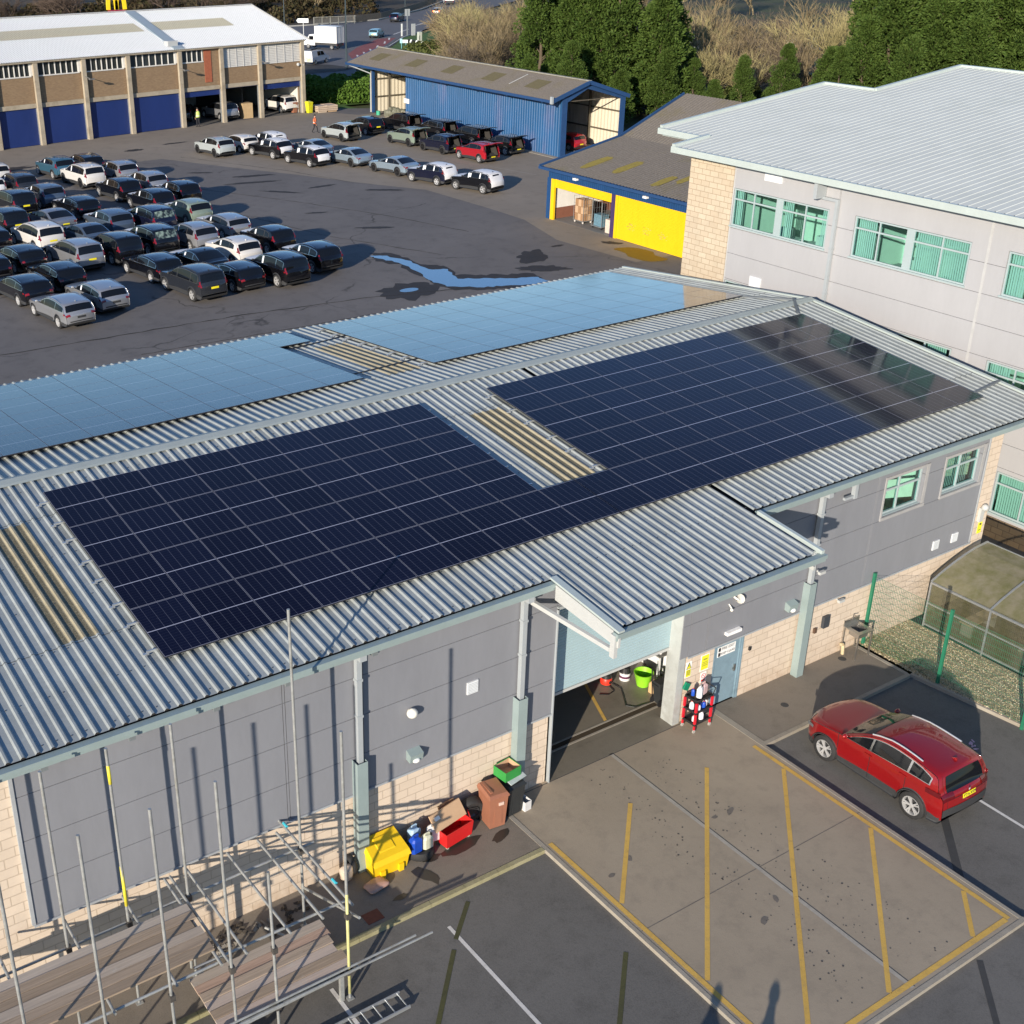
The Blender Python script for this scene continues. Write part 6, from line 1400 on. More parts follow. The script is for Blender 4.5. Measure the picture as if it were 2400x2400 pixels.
vs=[]; yc=np.arange(65.7,100.2,.15)
for x in (59.25,61.3,63.3,65.5,67.95): vs+=[(x,y,rS(x)+.035*(j%2)) for j,y in enumerate(yc)]
k=len(yc); w.add(vs,[(i*k+j,i*k+j+1,(i+1)*k+j+1,(i+1)*k+j)[::-1] for i in range(4) for j in range(k-1)]); sbuild(w,'roof',FIB)
m=MB()
for y in (69.5,76.0,82.6,89.0,95.8): m.add([(60.6,y,rS(60.6)+.04),(62.2,y,rS(62.2)+.04),(62.2,y+2.0,rS(62.2)+.04),(60.6,y+2.0,rS(60.6)+.04)],[(0,1,2,3)])
sbuild(m,'rooflight',simple('rooflight_brown',(.14,.115,.05),.8,0,.25,5)); m=MB(); m.bar((60.6,73.6,rS(60.6)+.06),(62.7,73.6,rS(62.7)+.06),.12,.03); sbuild(m,'repair_strip',simple('repair_strip',(.42,.42,.40),.7)); 
m=MB(); m.box(63.15,63.45,65.7,100.2,6.19,6.27); sbuild(m,'ridge_tiles',simple('ridge_stone',(.27,.26,.22),.9,0,.3,3))
w=MB(); w.box(59.14,59.28,65.7,100.2,4.66,4.88); w.bar((59.2,65.72,4.78),(63.3,65.72,6.1),.1,.32); w.bar((63.3,65.72,6.1),(67.95,65.72,4.66),.1,.32); w.bar((59.2,100.2,4.78),(63.3,100.2,6.1),.1,.2)
for y in (67.2,72.2,77.4,82.5,87.5,92.6): w.box(59.3,60.5,y,y+.1,4.55,4.72)
sbuild(w,'fascia',BLUEF)
w=MB(); w.path([(59.2,99.4,4.66),(60.75,97.7,3.9),(60.72,97.7,0)],.06,6); w.box(59.05,59.25,65.6,65.85,4.6,5.2); sbuild(w,'downpipe',PIPE)
m=MB(); m.box(60.45,60.52,89.9,90.8,1.75,2.2); sbuild(m,'sign_board',SGN); w=MB(); w.box(59.9,60.5,66,75,-.0,.03); sbuild(w,'footing',KERB)
cq,_=car('hatch','crimson',63.9,69.4,98,'dark red hatchback with yellow plate inside the open end of the blue shed','cars under the blue shed',plate='yellow',chrome=False,anchor='zero'); del cq['group']
cq,_=car('suv','black',61.9,62.5,100,'black car half hidden by the mossy roof in front of the open shed end','cars under the blue shed',plate=None,chrome=False,anchor='zero'); del cq['group']
e=empty('machinery',(60.6,93.2,0),'heap of grey machinery and hoses in the opening of the blue shed','machinery'); rq=random.Random(4)
for k in range(7): m=MB(); m.ball((rq.uniform(-.3,.5),rq.uniform(-1.6,1.4),rq.uniform(.3,.8)),rq.uniform(.3,.5),8,0,(1,1,rq.uniform(.7,1.1))); m.box(rq.uniform(-.3,0),rq.uniform(.1,.5),-1.5+k*.4,-1.1+k*.4,0,rq.uniform(.5,1.1)); m.build('casing',simple('machine_grey',(.20,.20,.15),.6,.2,.3,5),e)
m=MB(); m.lathe([(0,0),(.22,0),(.22,.4),(0,.45)],(60.3,95.5,0),10); poly_obj(m,'drum',simple('drum_green',(.05,.35,.22),.4),'small green drum at the left post of the blue shed','drum')
# ================================================================ brick workshop, far left
WD=R(9.2); wdx,wdy=math.cos(WD),math.sin(WD)
bw=empty('brick_workshop',(24.96,96.42,0),'long brick workshop with white ribbed roof and a row of blue roller shutters','workshop',None,WD)
BRK=block_mat('brown_brick',(.30,.20,.11),(.24,.15,.085),(.24,.19,.13),.24,.078,'x',.008); CNC=simple('stained_concrete',(.36,.31,.235),.85,0,.2,1.2,dirt=(.2,.16,.11)); BSH=simple('shutter_navy',(.012,.030,.14),.45,0,.12,.7,streak=True)
WRF=simple('white_sheet',(.60,.62,.63),.6,0,.05,2); bays=[-9.2,-4.17,0,4.76,9.37,15.04,19.85,24.46,29.9]
bays=[-23.5,-18.8,-14.0,-9.1]+bays[1:]
w=MB(); 
for a,b in zip(bays,bays[1:]):
    wz=[] if b<20.5 else []
    if b<15.5: h=[(a+.35,b-.45,6.03,7.05)]
    elif b<20.5: h=[(15.42,17.75,6.03,7.05)]
    else: h=[(a+.12,b-.12,5.2,7.05)]
    cells(w,'y',.05,.22,[a,b],[3.66,7.3],h,0)
w.box(-23.5,29.9,9.2+8.5,18.9,0,7.2) if 0 else None
w.build('brick_wall',BRK,bw)
w=MB(); w.box(29.6,29.9,.3,18.6,0,7.3); w.box(-23.5,29.9,18.6,18.9,0,7.3); w.box(-23.5,-23.2,.3,18.6,0,7.3)
w.add([(29.75,.3,7.3),(29.75,18.6,7.3),(29.75,9.4,10.0)],[(0,1,2)]); w.build('end_wall',BLK if 0 else BRK,bw)
w=MB()
for x in bays: w.box(x-.2,x+.2,-.28,.0,0,7.1 if x!=29.9 else 7.3)
w.box(-23.5,29.9,-.05,.2,3.28,3.655); w.box(-23.5,30.2,-.34,-.05,7.14,7.34); w.build('concrete_frame',CNC,bw)
WPT=simple('window_white',(.62,.61,.58),.6)
for a,b in zip(bays,bays[1:]):
    if b<20.5:
        x0,x1=(a+.35,b-.45) if b<15.5 else (15.42,17.75); m=MB(); n=7 if b<15.5 else 4
        for k in range(n+1): x=x0+(x1-x0)*k/n; m.box(x-.04,x+.04,.02,.1,6.03,7.05)
        m.box(x0-.1,x1+.1,-.02,.049,5.93,6.03); m.box(x1+.03,x1+.25,-.02,.049,6.03,7.05) if b<15.5 else None
        f=m.build('window',WPT,bw); g=MB(); g.box(x0,x1,.105,.115,6.03,7.05); g.build('pane',simple('old_glass',(.03,.035,.035),.15,0,.3,2),f)
    else:
        m=MB(); z=5.22
        while z<7.0: m.add([(a+.14,-.02,z),(b-.14,-.02,z),(b-.14,.08,z+.13),(a+.14,.08,z+.13)],[(0,1,2,3)]); z+=.16
        for k in range(6): x=a+.14+(b-a-.28)*k/5; m.box(x-.035,x+.035,-.035,-.021,5.2,7.05)
        m.box(a+.12,b-.12,.09,.12,5.2,7.05); m.build('louvre_panel',WPT,bw)
for a,b in zip(bays,bays[1:]):
    z0=.03; 
    if a>14.9 and b<20: z0=2.75
    elif a>19 and b<25: z0=3.2
    elif b>29: z0=2.72
    m=MB(); z=z0
    while z<3.26: m.box(a+.22,b-.22,.10,.13,z,min(z+.085,3.28)); m.box(a+.22,b-.22,.115,.14,z+.079,min(z+.09,3.28)); z+=.09
    m.build('roller_shutter',BSH,bw)
    m=MB(); m.box(a+.201,a+.25,.0,.16,0,3.27); m.box(b-.25,b-.201,.0,.16,0,3.27); m.build('guide_rail',GALV,bw)
w=MB(); w.box(15.1,15.15,.2,9,0,3.4) if 0 else None
w.box(14.9,29.7,12,12.1,0,6); w.box(29.5,29.58,.35,12,0,6); w.build('inner_wall',simple('inner_white',(.55,.53,.48),.8),bw) 
w=MB(); w.box(14.9,15.0,.3,12,0,6); w.box(24.4,24.5,3.2,12,0,5); w.box(14.9,29.7,.3,12,6,6.1); w.box(14.9,29.5,.2,12,.0,.01); w.build('inner_partition',simple('inner_dark',(.10,.095,.09),.8),bw)
w=MB(); corrugated(w,-25,30.55,-.45,7.30,9.45,10.14,pitch=.24,pan=.09,sl=.03,h=.05,ny=2); w.build('roof',WRF,bw); w=MB(); corrugated(w,-25,30.55,9.45,10.14,19.3,7.3,pitch=.48,pan=.18,sl=.06,h=.05,ny=1); w.build('roof',WRF,bw)
w=MB(); zr_=lambda s_:7.30+(s_+.45)*.2869
corrugated(w,-1.5,14.2,4.3,zr_(4.3),6.4,zr_(6.4),pitch=.24,pan=.09,sl=.03,h=.05,off=.01); corrugated(w,-25,-1.6,4.3,zr_(4.3),6.4,zr_(6.4),pitch=.24,pan=.09,sl=.03,h=.05,off=.01); corrugated(w,15.9,24.8,4.3,zr_(4.3),6.4,zr_(6.4),pitch=.24,pan=.09,sl=.03,h=.05,off=.01); w.build('rooflight',simple('old_rooflight',(.36,.345,.27),.7,0,.12,4),bw)
w=MB(); w.add([(14.35,-.4,zr_(-.4)+.12),(15.5,-.4,zr_(-.4)+.12),(16.15,9.3,zr_(9.3)+.12),(15.05,9.3,zr_(9.3)+.12),(14.35,-.4,zr_(-.4)),(15.5,-.4,zr_(-.4)),(16.15,9.3,zr_(9.3)),(15.05,9.3,zr_(9.3))],[(0,1,2,3),(0,4,5,1),(1,5,6,2),(3,2,6,7),(0,3,7,4)]); w.build('roof_duct',simple('duct_blue_grey',(.30,.36,.40),.5),bw)
w=MB(); w.box(14.1,15.2,.2,.9,7.6,8.05); w.build('duct_cowl',WHT,bw)
w=MB(); w.bar((30.6,-.5,7.33),(30.6,9.45,10.2),.14,.12); w.bar((-25,9.45,10.22),(30.6,9.45,10.22),.3,.08); w.build('verge',simple('verge_grey',(.45,.45,.43),.7),bw)
for x in (4.76,14.9,24.46): m=MB(); m.bar((x,-.25,5.6),(x+.2,-1.0,5.45),.05,.05); m.box(x,x+.5,-1.15,-.9,5.38,5.48); m.build('wall_lamp',simple('lamp_grey',(.14,.14,.14),.6),bw)
m=MB(); m.ball((29.3,-.2,4.9),.18,8); m.bar((29.4,-.1,4.95),(30.0,-.3,4.8),.06,.06); m.build('wall_lamp',WHT,bw)
m=MB(); m.box(17.95,18.75,-.0,.048,4.0,7.0); m.build('patched_brick',simple('patch_red',(.33,.10,.05),.85,0,.3,4),bw)
cq,_=car('big','white',52.9,103.6,99,'white car tail standing in the rightmost open bay of the brick workshop','x',plate=None,chrome=False,anchor='zero'); del cq['group']
cq,_=car('big','silver',45.3,102.2,99,'silver car in the middle open bay of the brick workshop','x',plate=None,chrome=False,anchor='zero'); del cq['group']
cq,_=car('suv','grey',42.0,103.5,60,'dark car with raised bonnet in the left open bay of the brick workshop','x',plate=None,chrome=False,anchor='zero'); del cq['group']
m=MB(); m.box(47.2,48.3,100.6,101.5,.0,1.5); poly_obj(m,'crate',simple('crate_wood',(.42,.30,.16),.8,0,.15,5),'pale wooden crate in the middle open bay of the brick workshop','crate')
wheelie(54.85,100.55,simple('bin_lime',(.62,.60,.02),.45),'yellow green wheelie bin at the right corner of the brick workshop',.2,1.15,.62); wheelie(53.6,101.6,MATS['bin_brown'],'brown wheelie bin just inside the rightmost open bay',.2,1.1,.6)
for k,(x,lab) in enumerate(((56.2,'left pallet box of pale timber on the yard by the hedge'),(57.4,'right pallet box of pale timber on the yard by the hedge'))):
    e=empty('pallet_box',(x,100.7,0),lab,'pallet box','timber pallet boxes by the hedge'); m=MB()
    for z in (.16,.34,.52): m.box(-.55,.55,-.75,-.72,z,z+.15); m.box(-.55,.55,.72,.75,z,z+.15); m.box(-.58,-.551,-.75,.75,z,z+.15); m.box(.551,.58,-.75,.75,z,z+.15)
    m.box(-.55,.55,-.71,.71,.6,.64); m.build('side_boards',wood('pallet_wood',(.50,.35,.22)) if k==0 else MATS['pallet_wood'],e); m=MB()
    for y in (-.6,0,.6): m.box(-.5,.5,y-.06,y+.06,0,.15)
    m.build('skid',MATS['pallet_wood'],e)
e=empty('traffic_cone',(10.95,46.35,0),'orange traffic cone by the bumper of a black estate in the left block','traffic cone'); m=MB(); m.lathe([(.16,.03),(.03,.70),(0,.70)],(0,0,0),12); m.build('cone',simple('cone_orange',(.80,.13,.01),.5),e); m=MB(); m.box(-.2,.2,-.2,.2,0,.03); m.build('base',simple('cone_orange',(.80,.13,.01),.5),e); m=MB(); m.lathe([(.115,.26),(.08,.44)],(0,0,0),12); m.v=[(x*1.04,y*1.04,z) for x,y,z in m.v]; m.build('band',SGN,e)
# ================================================================ people
def person(x,y,deg,label,vest,legs,top,hair,walk=0.,s=1.,z=0):
    e=bpy.data.objects
    J=dict(p=(0,0,.95),c=(0,0,1.2),n=(.01,0,1.46),h=(.03,0,1.56),h2=(.03,0,1.68),
      ls=(0,.17,1.40),le=(-.10*walk-.02,.25,1.14),lw=(.02-.22*walk,.27,.90),lh=(.05-.26*walk,.27,.81),rs=(0,-.17,1.40),re=(.10*walk-.02,-.25,1.14),rw=(.28*walk,-.25,.92),rh=(.33*walk,-.25,.84),
      lk=(.18*walk+.02,.10,.50),la=(.26*walk,.11,.08),lt=(.26*walk+.17,.12,.04),rk=(-.08*walk+.02,-.10,.50),ra=(-.34*walk,-.10,.10),rt=(-.34*walk+.17,-.10,.04),ph=(0,.09,.88),pr=(0,-.09,.88))
    E_=[('p','c'),('c','n'),('n','h'),('h','h2'),('c','ls') if 0 else ('n','ls'),('ls','le'),('le','lw'),('lw','lh'),('n','rs'),('rs','re'),('re','rw'),('rw','rh'),('p','ph'),('ph','lk'),('lk','la'),('la','lt'),('p','pr'),('pr','rk'),('rk','ra'),('ra','rt')]
    RAD=dict(p=.14,c=.15,n=.07,h=.075,h2=.09,ls=.07,rs=.07,le=.05,re=.05,lw=.035,rw=.035,lh=.04,rh=.04,ph=.095,pr=.095,lk=.065,rk=.065,la=.045,ra=.045,lt=.035,rt=.035)
    ks=list(J); me=bpy.data.meshes.new('body'); me.from_pydata([J[k] for k in ks],[(ks.index(a),ks.index(b)) for a,b in E_],[])
    o=bpy.data.objects.new('person',me); COL.objects.link(o); o.modifiers.new('skin','SKIN')
    for i,k in enumerate(ks): me.skin_vertices[0].data[i].radius=(RAD[k],RAD[k]*(.75 if k in('p','c') else 1)); me.skin_vertices[0].data[i].use_root=(k=='p')
    sm=o.modifiers.new('sub','SUBSURF'); sm.levels=1; sm.render_levels=2
    dg=bpy.context.evaluated_depsgraph_get(); m2=bpy.data.meshes.new_from_object(o.evaluated_get(dg)); o.modifiers.clear(); o.data=m2; m2.name='person'
    for mt in (legs,top,simple('skin_tone',(.50,.28,.20),.6)): m2.materials.append(mt)
    for p_ in m2.polygons:
        c=p_.center; p_.use_smooth=True
        p_.material_index=0 if c.z<.97 and abs(c.y)<.2 else (2 if c.z>1.50 or (c.z<.90 and abs(c.y)>.2) else 1)
    o.location=(x,y,z); o.rotation_euler=(0,0,R(deg)); o.scale=(s,)*3; tag(o,label,'person')
    v_=MB(); v_.lathe([(.20,.92),(.205,1.1),(.20,1.3),(.14,1.44),(.08,1.47)],(0,0,0),14); v_.v=[(a*.80,b*1.12,c) for a,b,c in v_.v]; v_.build('vest',vest,o,smooth=True)
    b_=MB(); b_.lathe([(.206,1.02),(.209,1.08)],(0,0,0),14); b_.v=[(a*.80,b*1.12,c) for a,b,c in b_.v]; b_.build('reflective_band',simple('reflective',(.75,.75,.72),.3),o)
    h_=MB(); h_.ball((.015,0,1.70),.112,10,0,(1,.92,.95)); h_.v=[q for q in h_.v]; h_.v=[(a,b,max(c,1.66+.25*(a))) for a,b,c in h_.v]; h_.build('hair',hair,o,smooth=True)
    f_=MB(); f_.ball((.125,.0,1.655),.018,6); f_.build('nose',MATS['skin_tone'],o); f_=MB(); f_.ball((.118,.035,1.675),.011,6); f_.ball((.118,-.035,1.675),.011,6); f_.build('eyes',DARK,o)
    f_=MB()
    for sy,hx,hz,wk in ((1,J['lh'][0],J['lh'][2],0),(-1,J['rh'][0],J['rh'][2],0)):
        for q in range(4): f_.tube((hx-.02+q*.018,sy*.262,hz-.03),(hx-.012+q*.018,sy*.255,hz-.095+abs(q-1.5)*.008),.008,5)
        f_.tube((hx+.035,sy*.25,hz),(hx+.06,sy*.235,hz-.05),.009,5)
    f_.build('fingers',MATS['skin_tone'],o)
    return o
JEAN=simple('trousers_dark',(.02,.02,.025),.85)
person(41.1,98.2,95,'person in a yellow high visibility vest standing at the open workshop bay',simple('vest_yellow',(.62,.75,.18),.6),JEAN,simple('jumper_black',(.02,.03,.02),.85),simple('hair_dark',(.02,.015,.01),.8),.15,1.04)
person(49.1,88.95,-60,'person in an orange high visibility vest walking across the yard',simple('vest_orange',(.85,.22,.08),.6),JEAN,simple('sleeve_rust',(.40,.10,.05),.8),MATS['hair_dark'],.9,.96)
person(-.35,-10.5,60,'person in a dark coat, left of the two standing by the near bays',simple('coat_dark',(.03,.03,.035),.8),JEAN,MATS['jumper_black'],MATS['hair_dark'],.1,1.0,-.09)
person(.55,-11.15,50,'person in a dark coat, right of the two standing by the near bays',MATS['coat_dark'],JEAN,MATS['jumper_black'],MATS['hair_dark'],.1,1.02,-.09)

# ================================================================ roads beyond
sheet('road',[(30,186),(60,150),(70,120),(77,128),(80,133),(89.5,146),(96,153.5),(99.5,156.5),(110,168.6),(119,176.5),(150,205),(220,262),(420,420),(430,450),(220,292),(148,219),(126,201),(108,197.5),(80,196)],-.14,ROAD)
sheet('traffic_island',[(66,136),(70,131.5),(78,132.5),(80.5,134.5),(79.5,139.5),(76,141.5),(70,141)],-.10,ground_mat('island_tar',(.035,.035,.037),(.045,.045,.045),(.03,.03,.03),(.02,.02,.02),.3))
sheet('road',[(118,168),(150,120),(175,98),(210,80),(250,70),(252,84),(215,96),(182,115),(160,140),(130,176)],-.13,ROAD)
REDH=simple('red_surface',(.22,.055,.05),.85,0,.25,.6)
sheet('red_hatch',[(86,144.2),(91,147.6),(98,155.5),(109,168.5),(105.5,168.6),(95,158),(89,150.5)],-.136,REDH)
for a,b in (((88,145.9),(89.4,148.5)),((90.8,148.6),(92.4,151.6)),((94,152.0),(95.6,155)),((97.5,156),(99.5,159)),((102,161),(104,164)),((106,166),(108,169)),((112,174),(120,181.5)),((125,187),(133,194)),((140,200.5),(150,209)),((70,150),(84,160)),((92,170),(104,181)),((76,143),(84,147))): line('road_marking',a,b,.28,WLINE,-.130)
sheet('verge',[(57,106),(61,97.7),(61,104),(68.5,104),(73,117),(76,126),(66,126),(60,118)],-.10,GRASS)
m=MB(); m.box(57.0,60.9,97.2,105.5,-.2,-.02); struct(m.build('lawn',GRASS))
sheet('verge',[(91,146),(97,152.6),(100,155.5),(110,167.6),(119,175),(135,186),(120,160),(105,145),(96,142)],-.09,GRASS)
sheet('far_verge',[(40,197),(108,199.6),(126,203.2),(148,221),(220,294),(430,453),(430,900),(-200,900),(-200,197)],-.2,ground_mat('wood_floor',(.06,.045,.03),(.085,.065,.04),(.035,.028,.02),(.03,.025,.018),.6,sc=.4))
KW=simple('kerb_pale',(.42,.41,.38),.8)
m=MB()
pts=[(88.8,145.6),(96.2,153.1),(99.7,156),(110.2,168.1),(119.2,176)]
for a,b in zip(pts,pts[1:]): m.bar((*a,-.07),(*b,-.07),.25,.16)
pts=[(80,196.5),(108,198),(126,201.8),(148,220),(220,293)]
for a,b in zip(pts,pts[1:]): m.bar((*a,-.07),(*b,-.07),.25,.2)
struct(m.build('kerb',KW))
# ================================================================ vegetation
def leafmat(name,c1,c2,c3,sc=.5):
    m,t=nt(name); v=coords(t); n1=noise(t,v,sc,4,.6); n2=noise(t,v,6,3,.7); g=N(t,'ShaderNodeNewGeometry'); r_=g.outputs['Random Per Island']
    cc=mix(t,ramp(t,n1,.35,.65),c1,c2); cc=mix(t,math_(t,'MULTIPLY',r_,.6),cc,c3); cc=mix(t,math_(t,'MULTIPLY',ramp(t,n2,.5,.7),.35),cc,tuple(x*.45 for x in c1))
    b=N(t,'ShaderNodeBsdfPrincipled'); t.links.new(cc,b.inputs['Base Color']); b.inputs['Roughness'].default_value=.7; b.inputs['Specular IOR Level'].default_value=.2
    tr=N(t,'ShaderNodeBsdfTranslucent'); t.links.new(cc,tr.inputs[0]); mx=N(t,'ShaderNodeMixShader'); mx.inputs[0].default_value=.22; t.links.new(b.outputs[0],mx.inputs[1]); t.links.new(tr.outputs[0],mx.inputs[2]); out(t,mx.outputs[0]); MATS[name]=m; return m
CONF=leafmat('conifer_spray',(.036,.072,.012),(.07,.125,.022),(.12,.165,.035)); HEDG=leafmat('hedge_leaf',(.06,.13,.015),(.10,.20,.03),(.14,.22,.04)); IVY=leafmat('bramble_leaf',(.06,.085,.02),(.09,.12,.03),(.12,.12,.04))
BARK=simple('bark_brown',(.10,.075,.05),.9,0,.3,4); TWIG=simple('twig_tan',(.20,.155,.085),.85,0,.35,.5); TWIG2=simple('twig_grey',(.115,.09,.065),.85,0,.35,.5); TWIG3=simple('twig_dark',(.085,.06,.045),.9,0,.35,.5)
def conifer_mesh(seed,h,rad,nclump,nleaf):
    rr=random.Random(seed); nr=np.random.RandomState(seed); V=[];F=[]
    cl=[]
    for k in range(nclump):
        f=rr.random()**.85; z=.6+f*(h-1.2); env=rad*(1-.82*max(0,(f-.25)/.75)**1.5)*(1 if f>.12 else .8); a=rr.uniform(0,6.283); q=rr.uniform(.55,1.0); cl.append((env*q*math.cos(a)*(.85+.3*rr.random()),env*q*math.sin(a),z,rr.uniform(.65,1.25)*(1.15-.5*f),a))
    for (cx,cy,cz,cr,ca) in cl:
        n=int(nleaf/nclump)
        d=nr.normal(size=(n,3)); d/=np.linalg.norm(d,axis=1)[:,None]; r_=cr*(.55+.5*nr.random(n)**.5)
        for i in range(n):
            p=np.array([cx,cy,cz])+d[i]*r_[i]*np.array([1,1,.85])
            if p[2]<.1: continue
            o=d[i]*.6+np.array([math.cos(ca),math.sin(ca),.55])*.5+nr.normal(size=3)*.35; o/=np.linalg.norm(o)
            s_=np.cross(o,nr.normal(size=3)); s_/=np.linalg.norm(s_); L_=.17+.22*nr.random(); w_=.045+.05*nr.random(); b=len(V)
            V+= [tuple(p-o*L_*.5),tuple(p+s_*w_),tuple(p+o*L_*.6),tuple(p-s_*w_)]; F.append((b,b+1,b+2,b+3))
    me=bpy.data.meshes.new('crown'); me.from_pydata(V,[],F); me.materials.append(CONF); me.update(); return me
def trunk_mesh(h,r,mat=BARK,seed=0,limbs=12,spread=2.):
    rr=random.Random(seed); m=MB(); p=[(rr.uniform(-.1,.1)*k,rr.uniform(-.1,.1)*k,h*k/5) for k in range(6)]; 
    for k in range(5): m.tube(p[k],p[k+1],r*(1-k*.18),8,0,r*(1-(k+1)*.18),False)
    for k in range(limbs):
        f=rr.uniform(.1,.9); i=int(f*5); b=Vector(p[i]).lerp(Vector(p[i+1]),f*5-i); a=rr.uniform(0,6.28); m.tube(b,b+Vector((math.cos(a)*spread*(1-f*.6),math.sin(a)*spread*(1-f*.6),.5+rr.random())),r*.3*(1-f*.5),5,0,.02,False)
    return m.mesh('trunk',mat)
cm=[conifer_mesh(11,12.5,2.7,120,17000),conifer_mesh(12,13.5,3.0,130,19000),conifer_mesh(13,11.,2.5,100,15000)]; tm=[trunk_mesh(11.5,.24,seed=1),trunk_mesh(12.5,.28,seed=2),trunk_mesh(10,.22,seed=3)]
def plant(name,k,crowns,trunks,x,y,s,lab,cat_,grp,rr,sz=None):
    e=empty(name,(x,y,-.2),lab,cat_,grp,rr.uniform(0,6.28)); e.scale=(s,s,s*(sz or rr.uniform(.92,1.1)))
    if trunks: o=bpy.data.objects.new('trunk',trunks[k]); COL.objects.link(o); o.parent=e
    if crowns: o=bpy.data.objects.new('crown',crowns[k]); COL.objects.link(o); o.parent=e
    return e
rv=random.Random(21)
for i,(x,y,s) in enumerate(((79.5,87.5,1.05),(82,83.5,1.1),(84.5,79.5,1.1),(81.5,92,1.08),(86,88,1.15),(88.5,83,1.15),(83.5,77.5,.62),(74,81,.62),(78,78,.55),(72.6,86,.5),(77.5,90.5,1.0),(80.5,85,1.2),(84,86,1.25),(83,90,1.2),(86.5,81.5,1.1))):
    plant('conifer',i%3,cm,tm,x,y,s,'dark green conifer in the clump right behind the blue shed','conifer','conifers behind the blue shed',rv)
for i,(x,y,s) in enumerate(((91,74,.48),(94.5,71.5,.55),(98,69,.68),(102,65,1.22),(105.5,61.5,1.3),(109,57.5,1.35),(112,53,1.3),(106,70,1.15),(111,65,1.4),(116,60,1.4),(88,78,.46),(99.5,66,.9),(120,66,1.4),(118,52,1.35),(86,73,.42),(103.5,61,1.1),(107.5,64.5,1.35),(113,61,1.45),(108,53,1.1),(96,66,.55),(100,61,.8),(104,57,.95))):
    plant('conifer',i%3,cm,tm,x,y,s,'green conifer in the dense row rising behind the pale office roof','conifer','conifers behind the office roof',rv)
def bare_mesh(seed,h,mat,levels=5,spread=.5,th=.10,dens=3,name='branches'):
    rr=random.Random(seed); m=MB()
    def grow(p,d,L_,r_,lv):
        segs=3 if lv>1 else 2; q=p
        for k in range(segs):
            d=(d+Vector((rr.gauss(0,.16),rr.gauss(0,.16),rr.gauss(.03,.10)))).normalized(); n=q+d*L_/segs; m.tube(q,n,max(r_*(1-k*.22),.014),3 if lv<4 else 5,0,max(r_*(1-(k+1)*.22),.010),False); q2=q; q=n
            if lv>0:
                for b in range(1 if k<segs-1 else dens):
                    a=rr.uniform(0,6.283); u=d.orthogonal().normalized(); w_=d.cross(u); s_=rr.uniform(.35,1.0)*spread*1.6
                    grow(q,(d+(u*math.cos(a)+w_*math.sin(a))*s_+Vector((0,0,.12))).normalized(),L_*rr.uniform(.58,.80),r_*.52,lv-1)
    for s_ in range(3 if levels<5 else 2): grow(Vector((rr.uniform(-.4,.4),rr.uniform(-.4,.4),0)),Vector((rr.uniform(-.5,.5),rr.uniform(-.5,.5),1)).normalized(),h*.30,th,levels-1)
    return m.mesh(name,mat)
bm_=[bare_mesh(31,9,TWIG,4,.60,.13,4),bare_mesh(32,10,TWIG,4,.5,.14,4),bare_mesh(33,7,TWIG2,5,.66,.10),bare_mesh(34,10,simple('twig_lichen',(.28,.24,.11),.85,0,.3,.5),4,.55,.13,4)]
bd_=[bare_mesh(35,9,TWIG3,5,.5,.13),bare_mesh(36,8,TWIG3,5,.6,.12)]
def bare(i,x,y,s,lab,grp,ms=bm_):
    e=empty('bare_tree',(x,y,-.2),lab,'tree',grp,rv.uniform(0,6.28)); e.scale=(s,s,s*rv.uniform(.85,1.15)); o=bpy.data.objects.new('branches',ms[i%len(ms)]); COL.objects.link(o); o.parent=e
n=0
for k in range(100):
    f=rv.random(); x=78+rv.uniform(0,34); y=0
    x=rv.uniform(76,112); y=rv.uniform(1.1*(x-76)+98,1.1*(x-76)+118)
    if (x-97)**2+(y-152)**2<110 or math.degrees(math.atan2(y+18.86,x+10.26))>55.2: continue
    bare(n,x,y,rv.uniform(.75,1.15),'leafless tan shrub in the thicket between the blue shed and the road','bare shrubs behind the blue shed'); n+=1
for x,y,s in ((89,98,1.1),(93,92,1.15),(96,96,1.2),(99,87,1.2),(103,92,1.2),(95,83.5,.95),(90.5,86,.9),(87,92,.85),(92,80,.85),(107,84,1.2),(111,92,1.2),(104,80,1.1),(110,78,1.1),(115,100,1.3),(120,90,1.3),(125,108,1.3),(118,82,1.2),(97,104,1.2),(104,110,1.2),(110,118,1.3),(118,126,1.3),(130,96,1.3),(98,84,1.0),(101,86,1.05),(94,88,1.0),(106,79,1.1),(100,93,1.1),(109,88,1.15),(97,79,.9),(103,76,.95),(91,96,1.1),(94,101,1.1),(113,86,1.2),(116,92,1.2),(108,97,1.2),(122,100,1.3),(126,88,1.3),(112,106,1.3)):
    bare(n,x,y,s,'leafless golden brown tree between the two conifer clumps','bare trees between the conifers'); n+=1
for k in range(46):
    x=rv.uniform(30,150); y=max(203,.9*x+ 95)+rv.uniform(3,75) if x<125 else .98*x+88+rv.uniform(0,60)
    bare(k,x,y,rv.uniform(1.0,1.6),'dark leafless tree in the wood beyond the far road','bare trees beyond the far road',bd_ if k%4 else bm_)
for k in range(26):
    x=rv.uniform(140,300); y=.55*x+ rv.uniform(20,110)
    if 150<x<235 and y<150: pass
    bare(k,x,y,rv.uniform(1.1,1.7),'distant leafless tree near the top right of the view','bare trees far right',bm_)
